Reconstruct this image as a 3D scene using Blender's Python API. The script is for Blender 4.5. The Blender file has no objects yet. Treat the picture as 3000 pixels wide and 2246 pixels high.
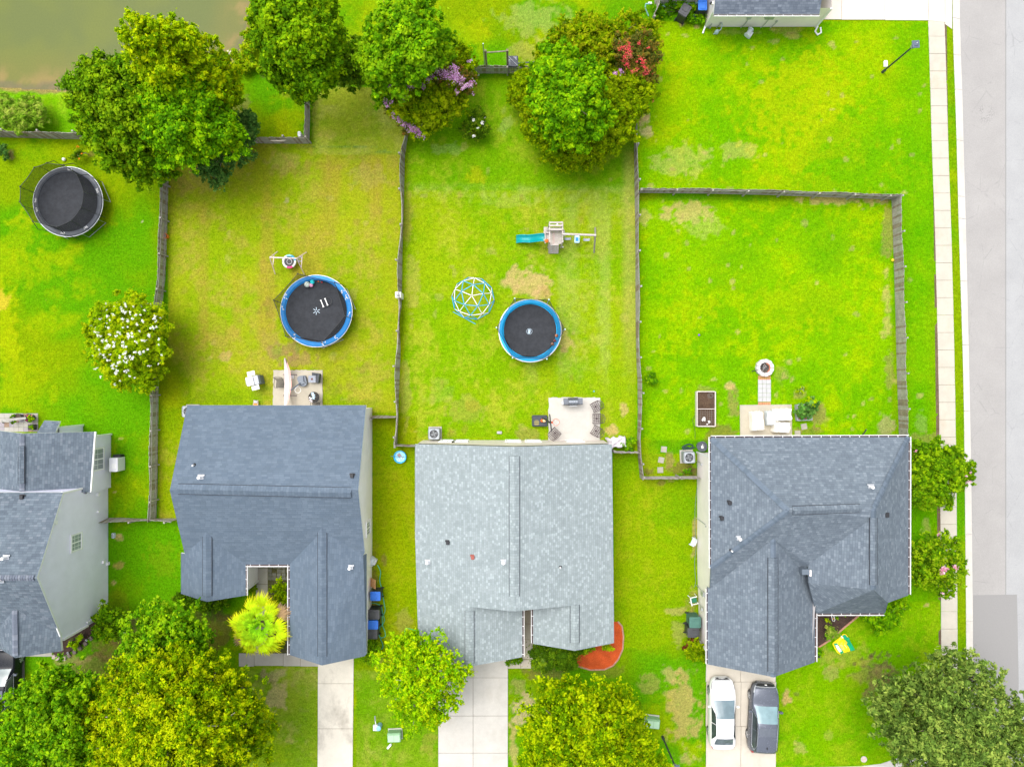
import bpy, math, random
import numpy as np
from mathutils import Vector, Matrix
PI = math.pi
# ------------------------------------------------------------------ camera, world, sun, exposure
sc = bpy.context.scene
CAMH = 48.0
def P(px, py, z=0.0):                       # a surveyed point of the photograph at its real height -> metres
    k = (CAMH - z) / 2000.0
    return Vector(((px - 1500.0) * k, (1123.0 - py) * k, z))
cam = bpy.data.cameras.new('camera'); cam.lens = 24; cam.sensor_width = 36; cam.clip_end = 2000
camo = bpy.data.objects.new('camera', cam); camo.location = (0, 0, CAMH); sc.collection.objects.link(camo); sc.camera = camo
EL, AZ = math.radians(66), math.radians(318)
w = bpy.data.worlds.new('World'); sc.world = w; w.use_nodes = True
nt = w.node_tree; nt.nodes.clear()
sky = nt.nodes.new('ShaderNodeTexSky'); sky.sky_type = 'NISHITA'; sky.sun_disc = False
sky.sun_elevation = EL; sky.sun_rotation = AZ; sky.air_density = 1.0; sky.dust_density = 5.0; sky.ozone_density = 1.0
hs = nt.nodes.new('ShaderNodeHueSaturation'); hs.inputs['Saturation'].default_value = 0.3
bg = nt.nodes.new('ShaderNodeBackground'); bg.inputs['Strength'].default_value = 0.15
wo = nt.nodes.new('ShaderNodeOutputWorld')
nt.links.new(sky.outputs[0], hs.inputs['Color']); nt.links.new(hs.outputs[0], bg.inputs[0]); nt.links.new(bg.outputs[0], wo.inputs[0])
sl = bpy.data.lights.new('sun', 'SUN'); sl.energy = 0.6; sl.angle = math.radians(50); sl.color = (1, .96, .9)
so = bpy.data.objects.new('sun', sl); sc.collection.objects.link(so)
sd = Vector((math.sin(AZ) * math.cos(EL), math.cos(AZ) * math.cos(EL), math.sin(EL)))
so.rotation_euler = sd.to_track_quat('Z', 'Y').to_euler()
sc.view_settings.view_transform = 'Standard'; sc.view_settings.look = 'None'; sc.view_settings.gamma = 1
sc.view_settings.exposure = 1.02
random.seed(7); rng = np.random.default_rng(11)

# ------------------------------------------------------------------ materials
def sock(nt, x):
    return x
class NT:
    def __init__(s, name):
        s.m = bpy.data.materials.new(name); s.m.use_nodes = True; s.t = s.m.node_tree
        s.b = s.t.nodes['Principled BSDF']; s.o = s.t.nodes['Material Output']
    def n(s, ty, **kw):
        nd = s.t.nodes.new('ShaderNode' + ty)
        for k, v in kw.items():
            if k in nd.inputs: s.put(nd.inputs[k], v)
            else: setattr(nd, k, v)
        return nd
    def put(s, i, v):
        if isinstance(v, bpy.types.NodeSocket): s.t.links.new(v, i)
        else: i.default_value = v
    def noise(s, scale, detail=4, rough=.6, vec=None, dist=0):
        nd = s.n('TexNoise'); nd.inputs['Scale'].default_value = scale; nd.inputs['Detail'].default_value = detail
        nd.inputs['Roughness'].default_value = rough; nd.inputs['Distortion'].default_value = dist
        s.put(nd.inputs['Vector'], vec if vec is not None else s.co()); return nd.outputs['Fac']
    def co(s):
        if not hasattr(s, '_co'): s._co = s.n('TexCoord')
        return s._co.outputs['Object']
    def uv(s):
        if not hasattr(s, '_uv'): s._uv = s.n('UVMap')
        return s._uv.outputs['UV']
    def mapv(s, vec, scale):
        nd = s.n('Mapping'); s.put(nd.inputs['Vector'], vec); nd.inputs['Scale'].default_value = scale; return nd.outputs[0]
    def ramp(s, fac, lo, hi, a=0.0, b=1.0):
        nd = s.n('MapRange'); s.put(nd.inputs['Value'], fac)
        for k, v in (('From Min', lo), ('From Max', hi), ('To Min', a), ('To Max', b)): nd.inputs[k].default_value = v
        return nd.outputs[0]
    def mix(s, fac, a, b, mode='MIX'):
        nd = s.n('Mix', data_type='RGBA', blend_type=mode); s.put(nd.inputs[0], fac)
        for i, v in ((6, a), (7, b)):
            if isinstance(v, tuple) and len(v) == 3: v = v + (1,)
            s.put(nd.inputs[i], v)
        return nd.outputs[2]
    def scale(s, col, fac):                 # col * scalar socket
        nd = s.n('VectorMath', operation='SCALE'); s.put(nd.inputs[0], col); s.put(nd.inputs['Scale'], fac); return nd.outputs[0]
    def bump(s, h, d=.02, st=.5):
        nd = s.n('Bump'); nd.inputs['Distance'].default_value = d; nd.inputs['Strength'].default_value = st
        s.put(nd.inputs['Height'], h); s.put(s.b.inputs['Normal'], nd.outputs[0])
    def done(s, col=None, rough=.8, metal=0, spec=.5):
        if col is not None:
            if isinstance(col, tuple) and len(col) == 3: col = col + (1,)
            s.put(s.b.inputs['Base Color'], col)
        s.put(s.b.inputs['Roughness'], rough); s.b.inputs['Metallic'].default_value = metal
        s.b.inputs['Specular IOR Level'].default_value = spec
        return s.m
MC = {}
def mat(name, col, rough=.7, var=.12, sc_=6.0, metal=0, spec=.4, bump=0):
    if name in MC: return MC[name]
    s = NT(name); f = s.noise(sc_, 5, .65); k = s.ramp(f, .3, .7, 1 - var, 1 + var)
    c = s.n('RGB'); c.outputs[0].default_value = tuple(col) + (1,)
    r = s.ramp(s.noise(sc_ * 2.3, 3), .3, .7, max(.03, rough - .08), min(1, rough + .08))
    if bump: s.bump(s.noise(sc_ * 4, 4), bump, .6)
    MC[name] = s.done(s.scale(c.outputs[0], k), r, metal, spec); return MC[name]

def mat_grass():
    s = NT('lawn'); a = s.n('Attribute', attribute_name='Col'); v = s.co()
    f1 = s.noise(4.5, 8, .85, v); f3 = s.noise(12, 4, .85, s.mapv(v, (1, .7, 1))); f2 = s.noise(.9, 7, .75, v); f4 = s.noise(1.7, 7, .8, s.mapv(v, (1.2, 1, 1)), .4)
    c = s.scale(a.outputs['Color'], s.ramp(f1, .36, .64, .58, 1.08)); c = s.scale(c, s.ramp(f3, .38, .62, .74, 1.26))
    c = s.mix(s.ramp(f2, .50, .64, 0, .5), c, s.mix(1.0, c, (.66, .90, .6), 'MULTIPLY'))
    c = s.mix(s.ramp(f4, .54, .68, 0, .45), c, s.mix(1.0, c, (1.35, 1.02, 1.6), 'MULTIPLY'))
    sp = s.ramp(s.noise(3.3, 6, .75, s.mapv(v, (1.3, 1, 1))), .60, .72, 0, .30)
    c = s.mix(sp, c, (.34, .30, .05))
    s.bump(s.noise(14, 4, .8, v), .05, .6)
    return s.done(s.mix(1.0, c, (1.10, 1.0, .8), 'MULTIPLY'), 1, 0, 0)
def mat_attr(name, rough=.8, spec=.3, nscale=5, var=.1, trans=0.0):
    s = NT(name); a = s.n('Attribute', attribute_name='Col')
    c = s.scale(a.outputs['Color'], s.ramp(s.noise(nscale, 4), .3, .7, 1 - var, 1 + var))
    s.done(c, rough, 0, spec)
    if trans:
        tr = s.n('BsdfTranslucent'); s.put(tr.inputs['Color'], c)
        mx = s.n('MixShader'); mx.inputs[0].default_value = trans
        s.t.links.new(s.b.outputs[0], mx.inputs[1]); s.t.links.new(tr.outputs[0], mx.inputs[2]); s.t.links.new(mx.outputs[0], s.o.inputs[0])
    return s.m
def mat_shingle(name, c1, c2, seam, bw, bh, light, streak=.10, lo=.15, hi=.85):
    s = NT(name); sx = s.n('SeparateXYZ'); s.put(sx.inputs[0], s.uv())
    def m(op, a_, b_=None):
        nd = s.n('Math', operation=op); s.put(nd.inputs[0], a_)
        if b_ is not None: s.put(nd.inputs[1], b_)
        return nd.outputs[0]
    vr = m('DIVIDE', sx.outputs['Y'], bh); row = m('FLOOR', vr)
    wn = s.n('TexWhiteNoise', noise_dimensions='1D'); s.put(wn.inputs['W'], row)
    un = m('ADD', m('DIVIDE', sx.outputs['X'], bw), m('MULTIPLY', wn.outputs['Value'], 7.3)); col = m('FLOOR', un)
    def cell(k):
        cb = s.n('CombineXYZ'); s.put(cb.inputs[0], m('FLOOR', m('DIVIDE', un, k))); s.put(cb.inputs[1], row); cb.inputs[2].default_value = k
        w_ = s.n('TexWhiteNoise', noise_dimensions='3D'); s.put(w_.inputs['Vector'], cb.outputs[0]); return w_.outputs['Value']
    v1 = cell(1.0); v2 = cell(2.0)
    c = s.mix(s.ramp(m('ADD', m('MULTIPLY', v1, .75), m('MULTIPLY', v2, .25)), lo, hi), c1, c2)
    c = s.mix(s.ramp(v1, .86, .9, 0, .6), c, light)
    e1 = s.ramp(m('FRACT', vr), .82, .97, 0, 1); e2 = s.ramp(m('FRACT', un), .90, .97, 0, .8)
    e = m('MAXIMUM', e1, e2); c = s.mix(m('MULTIPLY', e, .55), c, seam)
    k = s.ramp(s.noise(.35, 5, .6, s.mapv(s.uv(), (1, .6, 1))), .3, .7, 1 - streak, 1 + streak)
    c = s.scale(s.scale(c, k), s.ramp(s.noise(30, 3, .8, s.uv()), .3, .7, .93, 1.07))
    s.bump(e, -.012, .6)
    return s.done(c, .93, 0, .2)
def mat_siding(name, col, axis_period=.11):
    s = NT(name); g = s.n('NewGeometry'); sx = s.n('SeparateXYZ'); s.put(sx.inputs[0], s.co())
    m = s.n('Math', operation='DIVIDE'); s.put(m.inputs[0], sx.outputs['Z']); m.inputs[1].default_value = axis_period
    fr = s.n('Math', operation='FRACT'); s.put(fr.inputs[0], m.outputs[0])
    s.bump(fr.outputs[0], .012, .9)
    k = s.ramp(fr.outputs[0], 0, .12, .82, 1.0); k2 = s.ramp(s.noise(1.2, 4), .3, .7, .95, 1.04)
    c = s.n('RGB'); c.outputs[0].default_value = col + (1,)
    return s.done(s.scale(s.scale(c.outputs[0], k), k2), .6, 0, .4)
def mat_concrete(name, col, stain=(.30, .25, .19), amt=.5, bright=1):
    s = NT(name); v = s.co()
    k = s.ramp(s.noise(.9, 8, .7, v), .3, .7, .90, 1.08); k2 = s.ramp(s.noise(26, 3, .7, v), .3, .7, .94, 1.06)
    c = s.n('RGB'); c.outputs[0].default_value = col + (1,)
    c = s.scale(s.scale(c.outputs[0], k), k2)
    st = s.ramp(s.noise(.45, 7, .72, s.mapv(v, (1, .6, 1))), .52, .78, 0, amt)
    s.bump(s.noise(40, 3), .004, .4)
    return s.done(s.mix(st, c, stain), .9, 0, .2)
def mat_wood(name, c1, c2):
    s = NT(name); v = s.co()
    f = s.noise(3, 6, .75, v); f2 = s.noise(22, 3, .7, v)
    c = s.mix(s.ramp(f, .35, .65), c1, c2)
    s.bump(f2, .004, .6)
    return s.done(s.scale(c, s.ramp(f2, .3, .7, .75, 1.25)), .9, 0, .15)
def mat_mulch(name, c1, c2):
    s = NT(name); v = s.co()
    f = s.noise(16, 6, .85, v, .6); f2 = s.noise(1.5, 4, .6, v)
    c = s.mix(s.ramp(f, .38, .62), c1, c2); s.bump(f, .05, 1)
    return s.done(s.scale(c, s.ramp(f2, .3, .7, .8, 1.2)), .95, 0, .15)
def mat_net(name, col=(.01, .01, .012), alpha=.45):
    s = NT(name); s.done(col, .9, 0, .1)
    tr = s.n('BsdfTransparent'); mx = s.n('MixShader'); mx.inputs[0].default_value = alpha
    s.t.links.new(tr.outputs[0], mx.inputs[1]); s.t.links.new(s.b.outputs[0], mx.inputs[2]); s.t.links.new(mx.outputs[0], s.o.inputs[0])
    return s.m
M_LAWN = mat_grass(); M_LEAF = mat_attr('leaves', .8, .03, 1.5, .12, .35); M_PETAL = mat_attr('petals', .7, .2, 4, .06, .2)
M_BARK = mat('bark', (.16, .12, .085), .95, .3, 8, bump=.02); M_PALEBARK = mat('pale_bark', (.42, .37, .31), .9, .2, 8)
M_CONC = mat_concrete('pale_concrete', (.50, .48, .44), (.34, .30, .24), .4)
M_CONC2 = mat_concrete('stained_concrete', (.60, .56, .48), (.27, .24, .20), .95)
M_CONCP = mat_concrete('patio_concrete', (.44, .40, .32), (.25, .21, .17), .6)
M_CONCG = mat_concrete('grey_concrete', (.38, .36, .32), (.22, .20, .17), .5)
M_WALK = mat_concrete('walk_concrete', (.46, .43, .36), (.44, .27, .14), .45)
M_DIRT = mat_mulch('joint_dirt', (.10, .07, .04), (.18, .13, .08))
M_WHITE = mat('white_paint', (.78, .78, .77), .45, .04); M_DARK = mat('black_plastic', (.025, .026, .03), .5, .2)
M_GREY = mat('grey_metal', (.33, .35, .38), .45, .1, metal=.3); M_STEEL = mat('galvanised', (.5, .52, .55), .4, .1, metal=.6)
M_GLASS = mat('window_glass', (.30, .34, .34), .12, .15, 2, spec=.7)
M_GUT = mat('gutter_inside', (.07, .05, .05), .8, .3, 9)
M_WOOD = mat_wood('weathered_wood', (.25, .235, .21), (.40, .375, .34)); M_WOOD2 = mat_wood('brown_wood', (.18, .14, .11), (.31, .255, .205))
M_BLUE = mat('blue_vinyl', (.01, .22, .58), .5, .12, 3); M_CYAN = mat('cyan_vinyl', (.0, .42, .85), .45, .1, 3)

# ------------------------------------------------------------------ mesh builder
class MB:
    def __init__(s): s.v = []; s.f = []; s.mi = []; s.uv = {}
    def add(s, vs, fs, m=0):
        o = len(s.v); s.v += [tuple(p) for p in vs]
        for f in fs: s.f.append([i + o for i in f]); s.mi.append(m)
        return s
    def box(s, c, d, rz=0, m=0, R=None, taper=1.0):
        R = R or Matrix.Rotation(rz, 3, 'Z'); c = Vector(c); vs = []
        for z in (-.5, .5):
            k = taper if z > 0 else 1
            for x, y in ((-.5, -.5), (.5, -.5), (.5, .5), (-.5, .5)):
                vs.append(c + R @ Vector((x * d[0] * k, y * d[1] * k, z * d[2])))
        return s.add(vs, [(3, 2, 1, 0), (4, 5, 6, 7), (0, 1, 5, 4), (1, 2, 6, 5), (2, 3, 7, 6), (3, 0, 4, 7)], m)
    def bar(s, a, b, wd, ht, m=0, up=Vector((0, 0, 1))):       # rectangular bar between two points
        a = Vector(a); b = Vector(b); d = b - a; L = d.length
        if L < 1e-5: return s
        d.normalize(); x = d.cross(up)
        if x.length < 1e-4: x = d.cross(Vector((0, 1, 0)))
        x.normalize(); z = x.cross(d); R = Matrix((x, d, z)).transposed()
        return s.box((a + b) / 2, (wd, L, ht), R=R, m=m)
    def rbox(s, c, d, r=.05, rz=0, m=0, n=3):                   # box with rounded plan corners and a chamfered top
        pts = []
        for cx, cy, a0 in ((1, 1, 0), (-1, 1, PI / 2), (-1, -1, PI), (1, -1, 1.5 * PI)):
            for i in range(n + 1):
                a = a0 + PI / 2 * i / n
                pts.append((cx * (d[0] / 2 - r) + r * math.cos(a), cy * (d[1] / 2 - r) + r * math.sin(a)))
        R = Matrix.Rotation(rz, 3, 'Z'); c = Vector(c); N = len(pts); vs = []
        h = d[2] / 2; ch = min(r * .5, h * .5)
        for z, k in ((-h, 0), (h - ch, 0), (h, ch)):
            for x, y in pts:
                vs.append(c + R @ Vector((x * (1 - k / (d[0] / 2)), y * (1 - k / (d[1] / 2)), z)))
        fs = [tuple(range(N - 1, -1, -1)), tuple(range(2 * N, 3 * N))]
        for l in range(2):
            for i in range(N): j = (i + 1) % N; fs.append((l * N + i, l * N + j, l * N + N + j, l * N + N + i))
        return s.add(vs, fs, m)
    def tube(s, pts, r, n=6, m=0, closed=False):
        pts = [Vector(p) for p in pts]; rs = r if isinstance(r, (list, tuple)) else [r] * len(pts); vs = []; fs = []
        N = len(pts)
        for i, p in enumerate(pts):
            a = pts[i - 1] if (i or closed) else pts[i]; b = pts[(i + 1) % N] if (i < N - 1 or closed) else pts[i]
            d = (b - a).normalized() if (b - a).length > 1e-6 else Vector((0, 0, 1))
            x = d.cross(Vector((0, 0, 1)))
            if x.length < .05: x = d.cross(Vector((0, 1, 0)))
            x.normalize(); y = x.cross(d)
            for k in range(n):
                t = 2 * PI * k / n; vs.append(p + (x * math.cos(t) + y * math.sin(t)) * rs[i])
        for i in range(N if closed else N - 1):
            j = (i + 1) % N
            for k in range(n): l = (k + 1) % n; fs.append((i * n + k, i * n + l, j * n + l, j * n + k))
        if not closed: fs += [tuple(range(n - 1, -1, -1)), tuple(range((N - 1) * n, N * n))]
        return s.add(vs, fs, m)
    def cyl(s, c, r, h, n=20, m=0, r2=None):
        c = Vector(c); r2 = r if r2 is None else r2; vs = []
        for z, q in ((0, r), (h, r2)):
            for k in range(n): t = 2 * PI * k / n; vs.append(c + Vector((q * math.cos(t), q * math.sin(t), z)))
        return s.add(vs, [tuple(range(n - 1, -1, -1)), tuple(range(n, 2 * n))] + [(k, (k + 1) % n, n + (k + 1) % n, n + k) for k in range(n)], m)
    def lathe(s, prof, c=(0, 0, 0), n=24, m=0, cap=False, a0=0):
        c = Vector(c); vs = []; fs = []
        for r, z in prof:
            for k in range(n): t = a0 + 2 * PI * k / n; vs.append(c + Vector((r * math.cos(t), r * math.sin(t), z)))
        for i in range(len(prof) - 1):
            for k in range(n): l = (k + 1) % n; fs.append((i * n + k, i * n + l, i * n + n + l, i * n + n + k))
        if cap: fs.append(tuple(range((len(prof) - 1) * n, len(prof) * n)))
        return s.add(vs, fs, m)
    def sphere(s, c, r, m=0, n=10, sz=1.0):
        prof = [(max(1e-4, r * math.sin(PI * i / n)), -r * sz * math.cos(PI * i / n)) for i in range(n + 1)]
        return s.lathe(prof, c, n * 2, m)
    def prism(s, poly, z0, z1, m=0, mt=None):
        N = len(poly); vs = [(p[0], p[1], z0) for p in poly] + [(p[0], p[1], z1) for p in poly]
        area = sum(poly[i][0] * poly[(i + 1) % N][1] - poly[(i + 1) % N][0] * poly[i][1] for i in range(N))
        T = tuple(range(N, 2 * N)); B = tuple(range(N - 1, -1, -1))
        sd_ = [(i, (i + 1) % N, N + (i + 1) % N, N + i) for i in range(N)]
        if area < 0: T = T[::-1]; B = B[::-1]; sd_ = [f[::-1] for f in sd_]
        s.add(vs, [B] + sd_, m); o = len(s.v) - 2 * N
        s.f.append([i + o for i in T]); s.mi.append(m if mt is None else mt); return s
    def mesh(s, name, mats, off=None, smooth=False):
        me = bpy.data.meshes.new(name)
        vs = s.v if off is None else [(p[0] - off[0], p[1] - off[1], p[2] - off[2]) for p in s.v]
        me.from_pydata(vs, [], s.f); mats = mats if isinstance(mats, (list, tuple)) else [mats]
        for m in mats: me.materials.append(m)
        me.polygons.foreach_set('material_index', s.mi)
        if smooth: me.polygons.foreach_set('use_smooth', [True] * len(s.f))
        me.update(); return me
def link(name, me, parent=None):
    o = bpy.data.objects.new(name, me); sc.collection.objects.link(o)
    if parent is not None: o.parent = parent
    return o
def part(name, mb, mats, parent, world=False, smooth=False, label=None):
    o = link(name, mb.mesh(name, mats, parent_loc(parent) if world else None, smooth), parent)
    if label: o['label'] = label
    return o
def parent_loc(p):
    v = Vector((0, 0, 0))
    while p is not None: v = v + p.location; p = p.parent
    return v
def tag(o, label=None, cat=None, group=None, kind=None):
    if label: o['label'] = label
    if cat: o['category'] = cat
    if group: o['group'] = group
    if kind: o['kind'] = kind
    return o
def thing(name, label, cat, loc=(0, 0, 0), rz=0, group=None):
    o = bpy.data.objects.new(name, None); sc.collection.objects.link(o); o.location = loc; o.rotation_euler = (0, 0, rz)
    o.empty_display_size = .2
    return tag(o, label, cat, group)
def single(name, mb, mats, label, cat, loc=(0, 0, 0), rz=0, group=None, smooth=False):
    o = link(name, mb.mesh(name, mats, None, smooth)); o.location = loc; o.rotation_euler = (0, 0, rz)
    return tag(o, label, cat, group)
def struct(name, mb, mats, smooth=False):
    return tag(link(name, mb.mesh(name, mats, None, smooth)), kind='structure')
def dup(o, parent=None, loc=None, rz=None, label=None):
    c = o.copy(); sc.collection.objects.link(c)
    if parent is not None: c.parent = parent
    for ch in list(o.children): dup(ch, c)
    if loc is not None: c.location = loc
    if rz is not None: c.rotation_euler = (0, 0, rz)
    if label: c['label'] = label
    return c
# ------------------------------------------------------------------ noise in numpy
def vnoise(x, y, f, seed):
    r = np.random.default_rng(seed); L = r.random((257, 257)); X = x * f + 1000.5; Y = y * f + 1000.5
    xi = np.floor(X).astype(int); yi = np.floor(Y).astype(int); fx = X - xi; fy = Y - yi
    fx = fx * fx * (3 - 2 * fx); fy = fy * fy * (3 - 2 * fy); a = xi % 256; b = yi % 256
    return (L[a, b] * (1 - fx) + L[a + 1, b] * fx) * (1 - fy) + (L[a, b + 1] * (1 - fx) + L[a + 1, b + 1] * fx) * fy
def fbm(x, y, f, seed, o=4, g=.55):
    t = 0; a = 1; s_ = 0
    for i in range(o): t = t + a * vnoise(x, y, f * 2 ** i, seed + i); s_ += a; a *= g
    return t / s_
def sstep(a, b, x): t = np.clip((x - a) / (b - a), 0, 1); return t * t * (3 - 2 * t)
def setcol(me, col):
    a = me.color_attributes.new('Col', 'FLOAT_COLOR', 'POINT'); c = np.ones((len(me.vertices), 4), np.float32); c[:, :3] = col
    a.data.foreach_set('color', c.ravel())
def polydist(X, Y, poly):                     # signed-ish: inside mask and distance to an outline
    inside = np.zeros(X.shape, bool); d = np.full(X.shape, 1e9); N = len(poly)
    for i in range(N):
        x0, y0 = poly[i]; x1, y1 = poly[(i + 1) % N]
        c = ((y0 > Y) != (y1 > Y)); xs = (x1 - x0) * (Y - y0) / ((y1 - y0) if y1 != y0 else 1e-9) + x0
        inside ^= c & (X < xs)
        dx, dy = x1 - x0, y1 - y0; t = np.clip(((X - x0) * dx + (Y - y0) * dy) / (dx * dx + dy * dy), 0, 1)
        d = np.minimum(d, np.hypot(X - x0 - t * dx, Y - y0 - t * dy))
    return inside, d

# ------------------------------------------------------------------ ground, pond, road and paving
POND = [(-1200, -1200), (-1200, 250), (0, 254), (45, 258), (109, 260), (172, 264), (226, 263), (330, 268), (450, 262), (560, 240), (630, 222),
        (652, 204), (672, 180), (693, 154), (715, 110), (722, 60), (735, 20), (748, -20), (770, -200), (800, -1200)]
KL = ([-9000, 90, 245, 430, 679, 750, 976, 1203, 1475, 1904, 12000], [2760, 2791, 2797, 2803, 2809, 2811, 2819, 2824, 2827, 2831, 2850])
KR = ([-9000, 90, 254, 430, 679, 863, 1158, 1429, 1813, 12000], [2780, 2815, 2821.6, 2826, 2833, 2837, 2844, 2849, 2853, 2870])
SW = ([-9000, 60, 245, 430, 679, 954, 1203, 1429, 1541, 1858, 12000], [2705, 2719, 2725, 2730, 2739, 2746, 2751, 2754, 2755, 2757, 2765])
LIME = (.165, .29, .003); GRN = (.085, .285, .003); YEL = (.30, .40, .004); TAN = (.27, .31, .025); STR = (.50, .37, .20); DIRT = (.27, .19, .105)
OLV = (.13, .24, .005); DKG = (.06, .19, .004); PALE = (.29, .40, .09); BRN = (.16, .11, .055); MUD = (.09, .065, .04)
def ground():
    fx = np.arange(-37.5, 37.51, .125); fy = np.arange(-28.5, 28.51, .125)
    out = np.array([2, 5, 10, 20, 40, 80, 160, 300.])
    gx = np.concatenate([-37.5 - out[::-1], fx, 37.5 + out]); gy = np.concatenate([-28.5 - out[::-1], fy, 28.5 + out])
    X, Y = np.meshgrid(gx, gy); px = X * 41.667 + 1500; py = 1123 - Y * 41.667
    n1 = fbm(X, Y, .16, 1); n2 = fbm(X, Y, .55, 20); n3 = fbm(X, Y, 1.9, 40); n4 = fbm(X, Y, .3, 60, 6, .7); n5 = fbm(X, Y, 2.6, 70, 2, .8); wob = (n2 - .5) * 60 + (n3 - .5) * 40
    L = lambda c: np.array(c)[None, None, :]
    m = lambda c, c2, t: c * (1 - t[..., None]) + (L(c2) if isinstance(c2, tuple) else c2) * t[..., None]
    C = np.zeros(X.shape + (3,)) + L(LIME)
    C = m(C, GRN, sstep(.40, .62, n1)); C = m(C, YEL, sstep(.52, .70, n4) * .55)
    def region(x0, y0, x1, y1, cols, soft=6):
        d = np.minimum(np.minimum(px - x0, x1 - px), np.minimum(py - y0, y1 - py)) + (n3 - .5) * 10
        t = sstep(0, soft, d); base = np.zeros_like(C) + L(cols[0])
        base = m(base, cols[1], sstep(.36, .64, n4) * .9); base = m(base, cols[2], sstep(.46, .72, n2 * .6 + n5 * .4) * .75)
        return m(C, base, t)
    # each garden has a turf of its own
    C = region(490, 418, 1175, 1210, [(.27, .35, .014), (.20, .34, .006), (.31, .31, .045)])
    C = region(912, 255, 1192, 455, [(.27, .36, .03), (.33, .40, .08), (.20, .34, .01)])
    C = region(462, 1050, 560, 1530, [(.22, .31, .004), (.14, .27, .003), (.27, .30, .03)])
    C = region(1190, 230, 1862, 560, [(.15, .34, .004), (.11, .31, .003), (.24, .36, .02)])
    C = region(1180, 555, 1868, 1300, [(.22, .36, .006), (.15, .335, .003), (.31, .38, .03)])
    C = region(1870, 585, 2618, 1290, [(.17, .385, .002), (.11, .33, .002), (.26, .42, .002)])
    C = region(1865, 60, 2722, 565, [(.19, .385, .002), (.105, .33, .002), (.27, .40, .003)])
    C = region(1085, 1215, 1225, 1960, [(.20, .30, .003), (.15, .28, .002), (.25, .31, .01)])
    C = region(1795, 1325, 2045, 1900, [(.18, .32, .003), (.13, .295, .003), (.24, .33, .01)])
    C = region(2575, 20, 2800, 2245, [(.12, .34, .002), (.085, .31, .002), (.16, .36, .003)], 110)
    C = region(700, 1950, 935, 2300, [(.20, .32, .02), (.14, .29, .01), (.30, .32, .09)])
    C = region(1040, 1960, 1290, 2300, [(.15, .30, .01), (.11, .28, .004), (.24, .33, .04)])
    C = region(2275, 1760, 2757, 2245, [(.15, .345, .002), (.11, .32, .002), (.22, .36, .01)])
    C = region(-50, 270, 440, 402, [(.17, .39, .004), (.11, .34, .003), (.24, .42, .02)])
    # mown stripes and streaks
    st = vnoise(X, Y * .08, 1.3, 90); C = m(C, PALE, sstep(.45, .8, st * .6 + n5 * .4) * .5 * sstep(1520, 1570, px) * sstep(1868, 1840, px) * sstep(560, 620, py) * sstep(1180, 1050, py))
    st2 = vnoise(X * .07, Y, 1.0, 91); C = m(C, PALE, sstep(.3, .7, st2 * .6 + n5 * .4) * .7 * sstep(1190, 1215, px) * sstep(1868, 1850, px) * sstep(530, 560, py) * sstep(610, 575, py))
    C = m(C, (.34, .36, .10), sstep(1815, 1840, px) * sstep(1868, 1862, px) * sstep(400, 500, py) * sstep(1150, 900, py) * .5)
    st3 = vnoise(X, Y * .1, .9, 92); C = m(C, (.33, .23, .05), sstep(.5, .8, st3) * .38 * sstep(495, 520, px) * sstep(1160, 1100, px) * sstep(430, 500, py) * sstep(1080, 950, py))
    def patch(x, y, rx, ry, col, s=1.0, soft=.5, nf=1.0):
        nonlocal C
        r = np.hypot((px - x) / rx, (py - y) / ry) + (n3 - .5) * .9 * nf + (n2 - .5) * .8 * nf
        C = m(C, col, sstep(.35, .75, sstep(1.1 + soft * .5, .8 - soft, r) + (n5 - .5) * 1.5 * nf) * sstep(1.5, 1.2, r) * s * .72)
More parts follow.
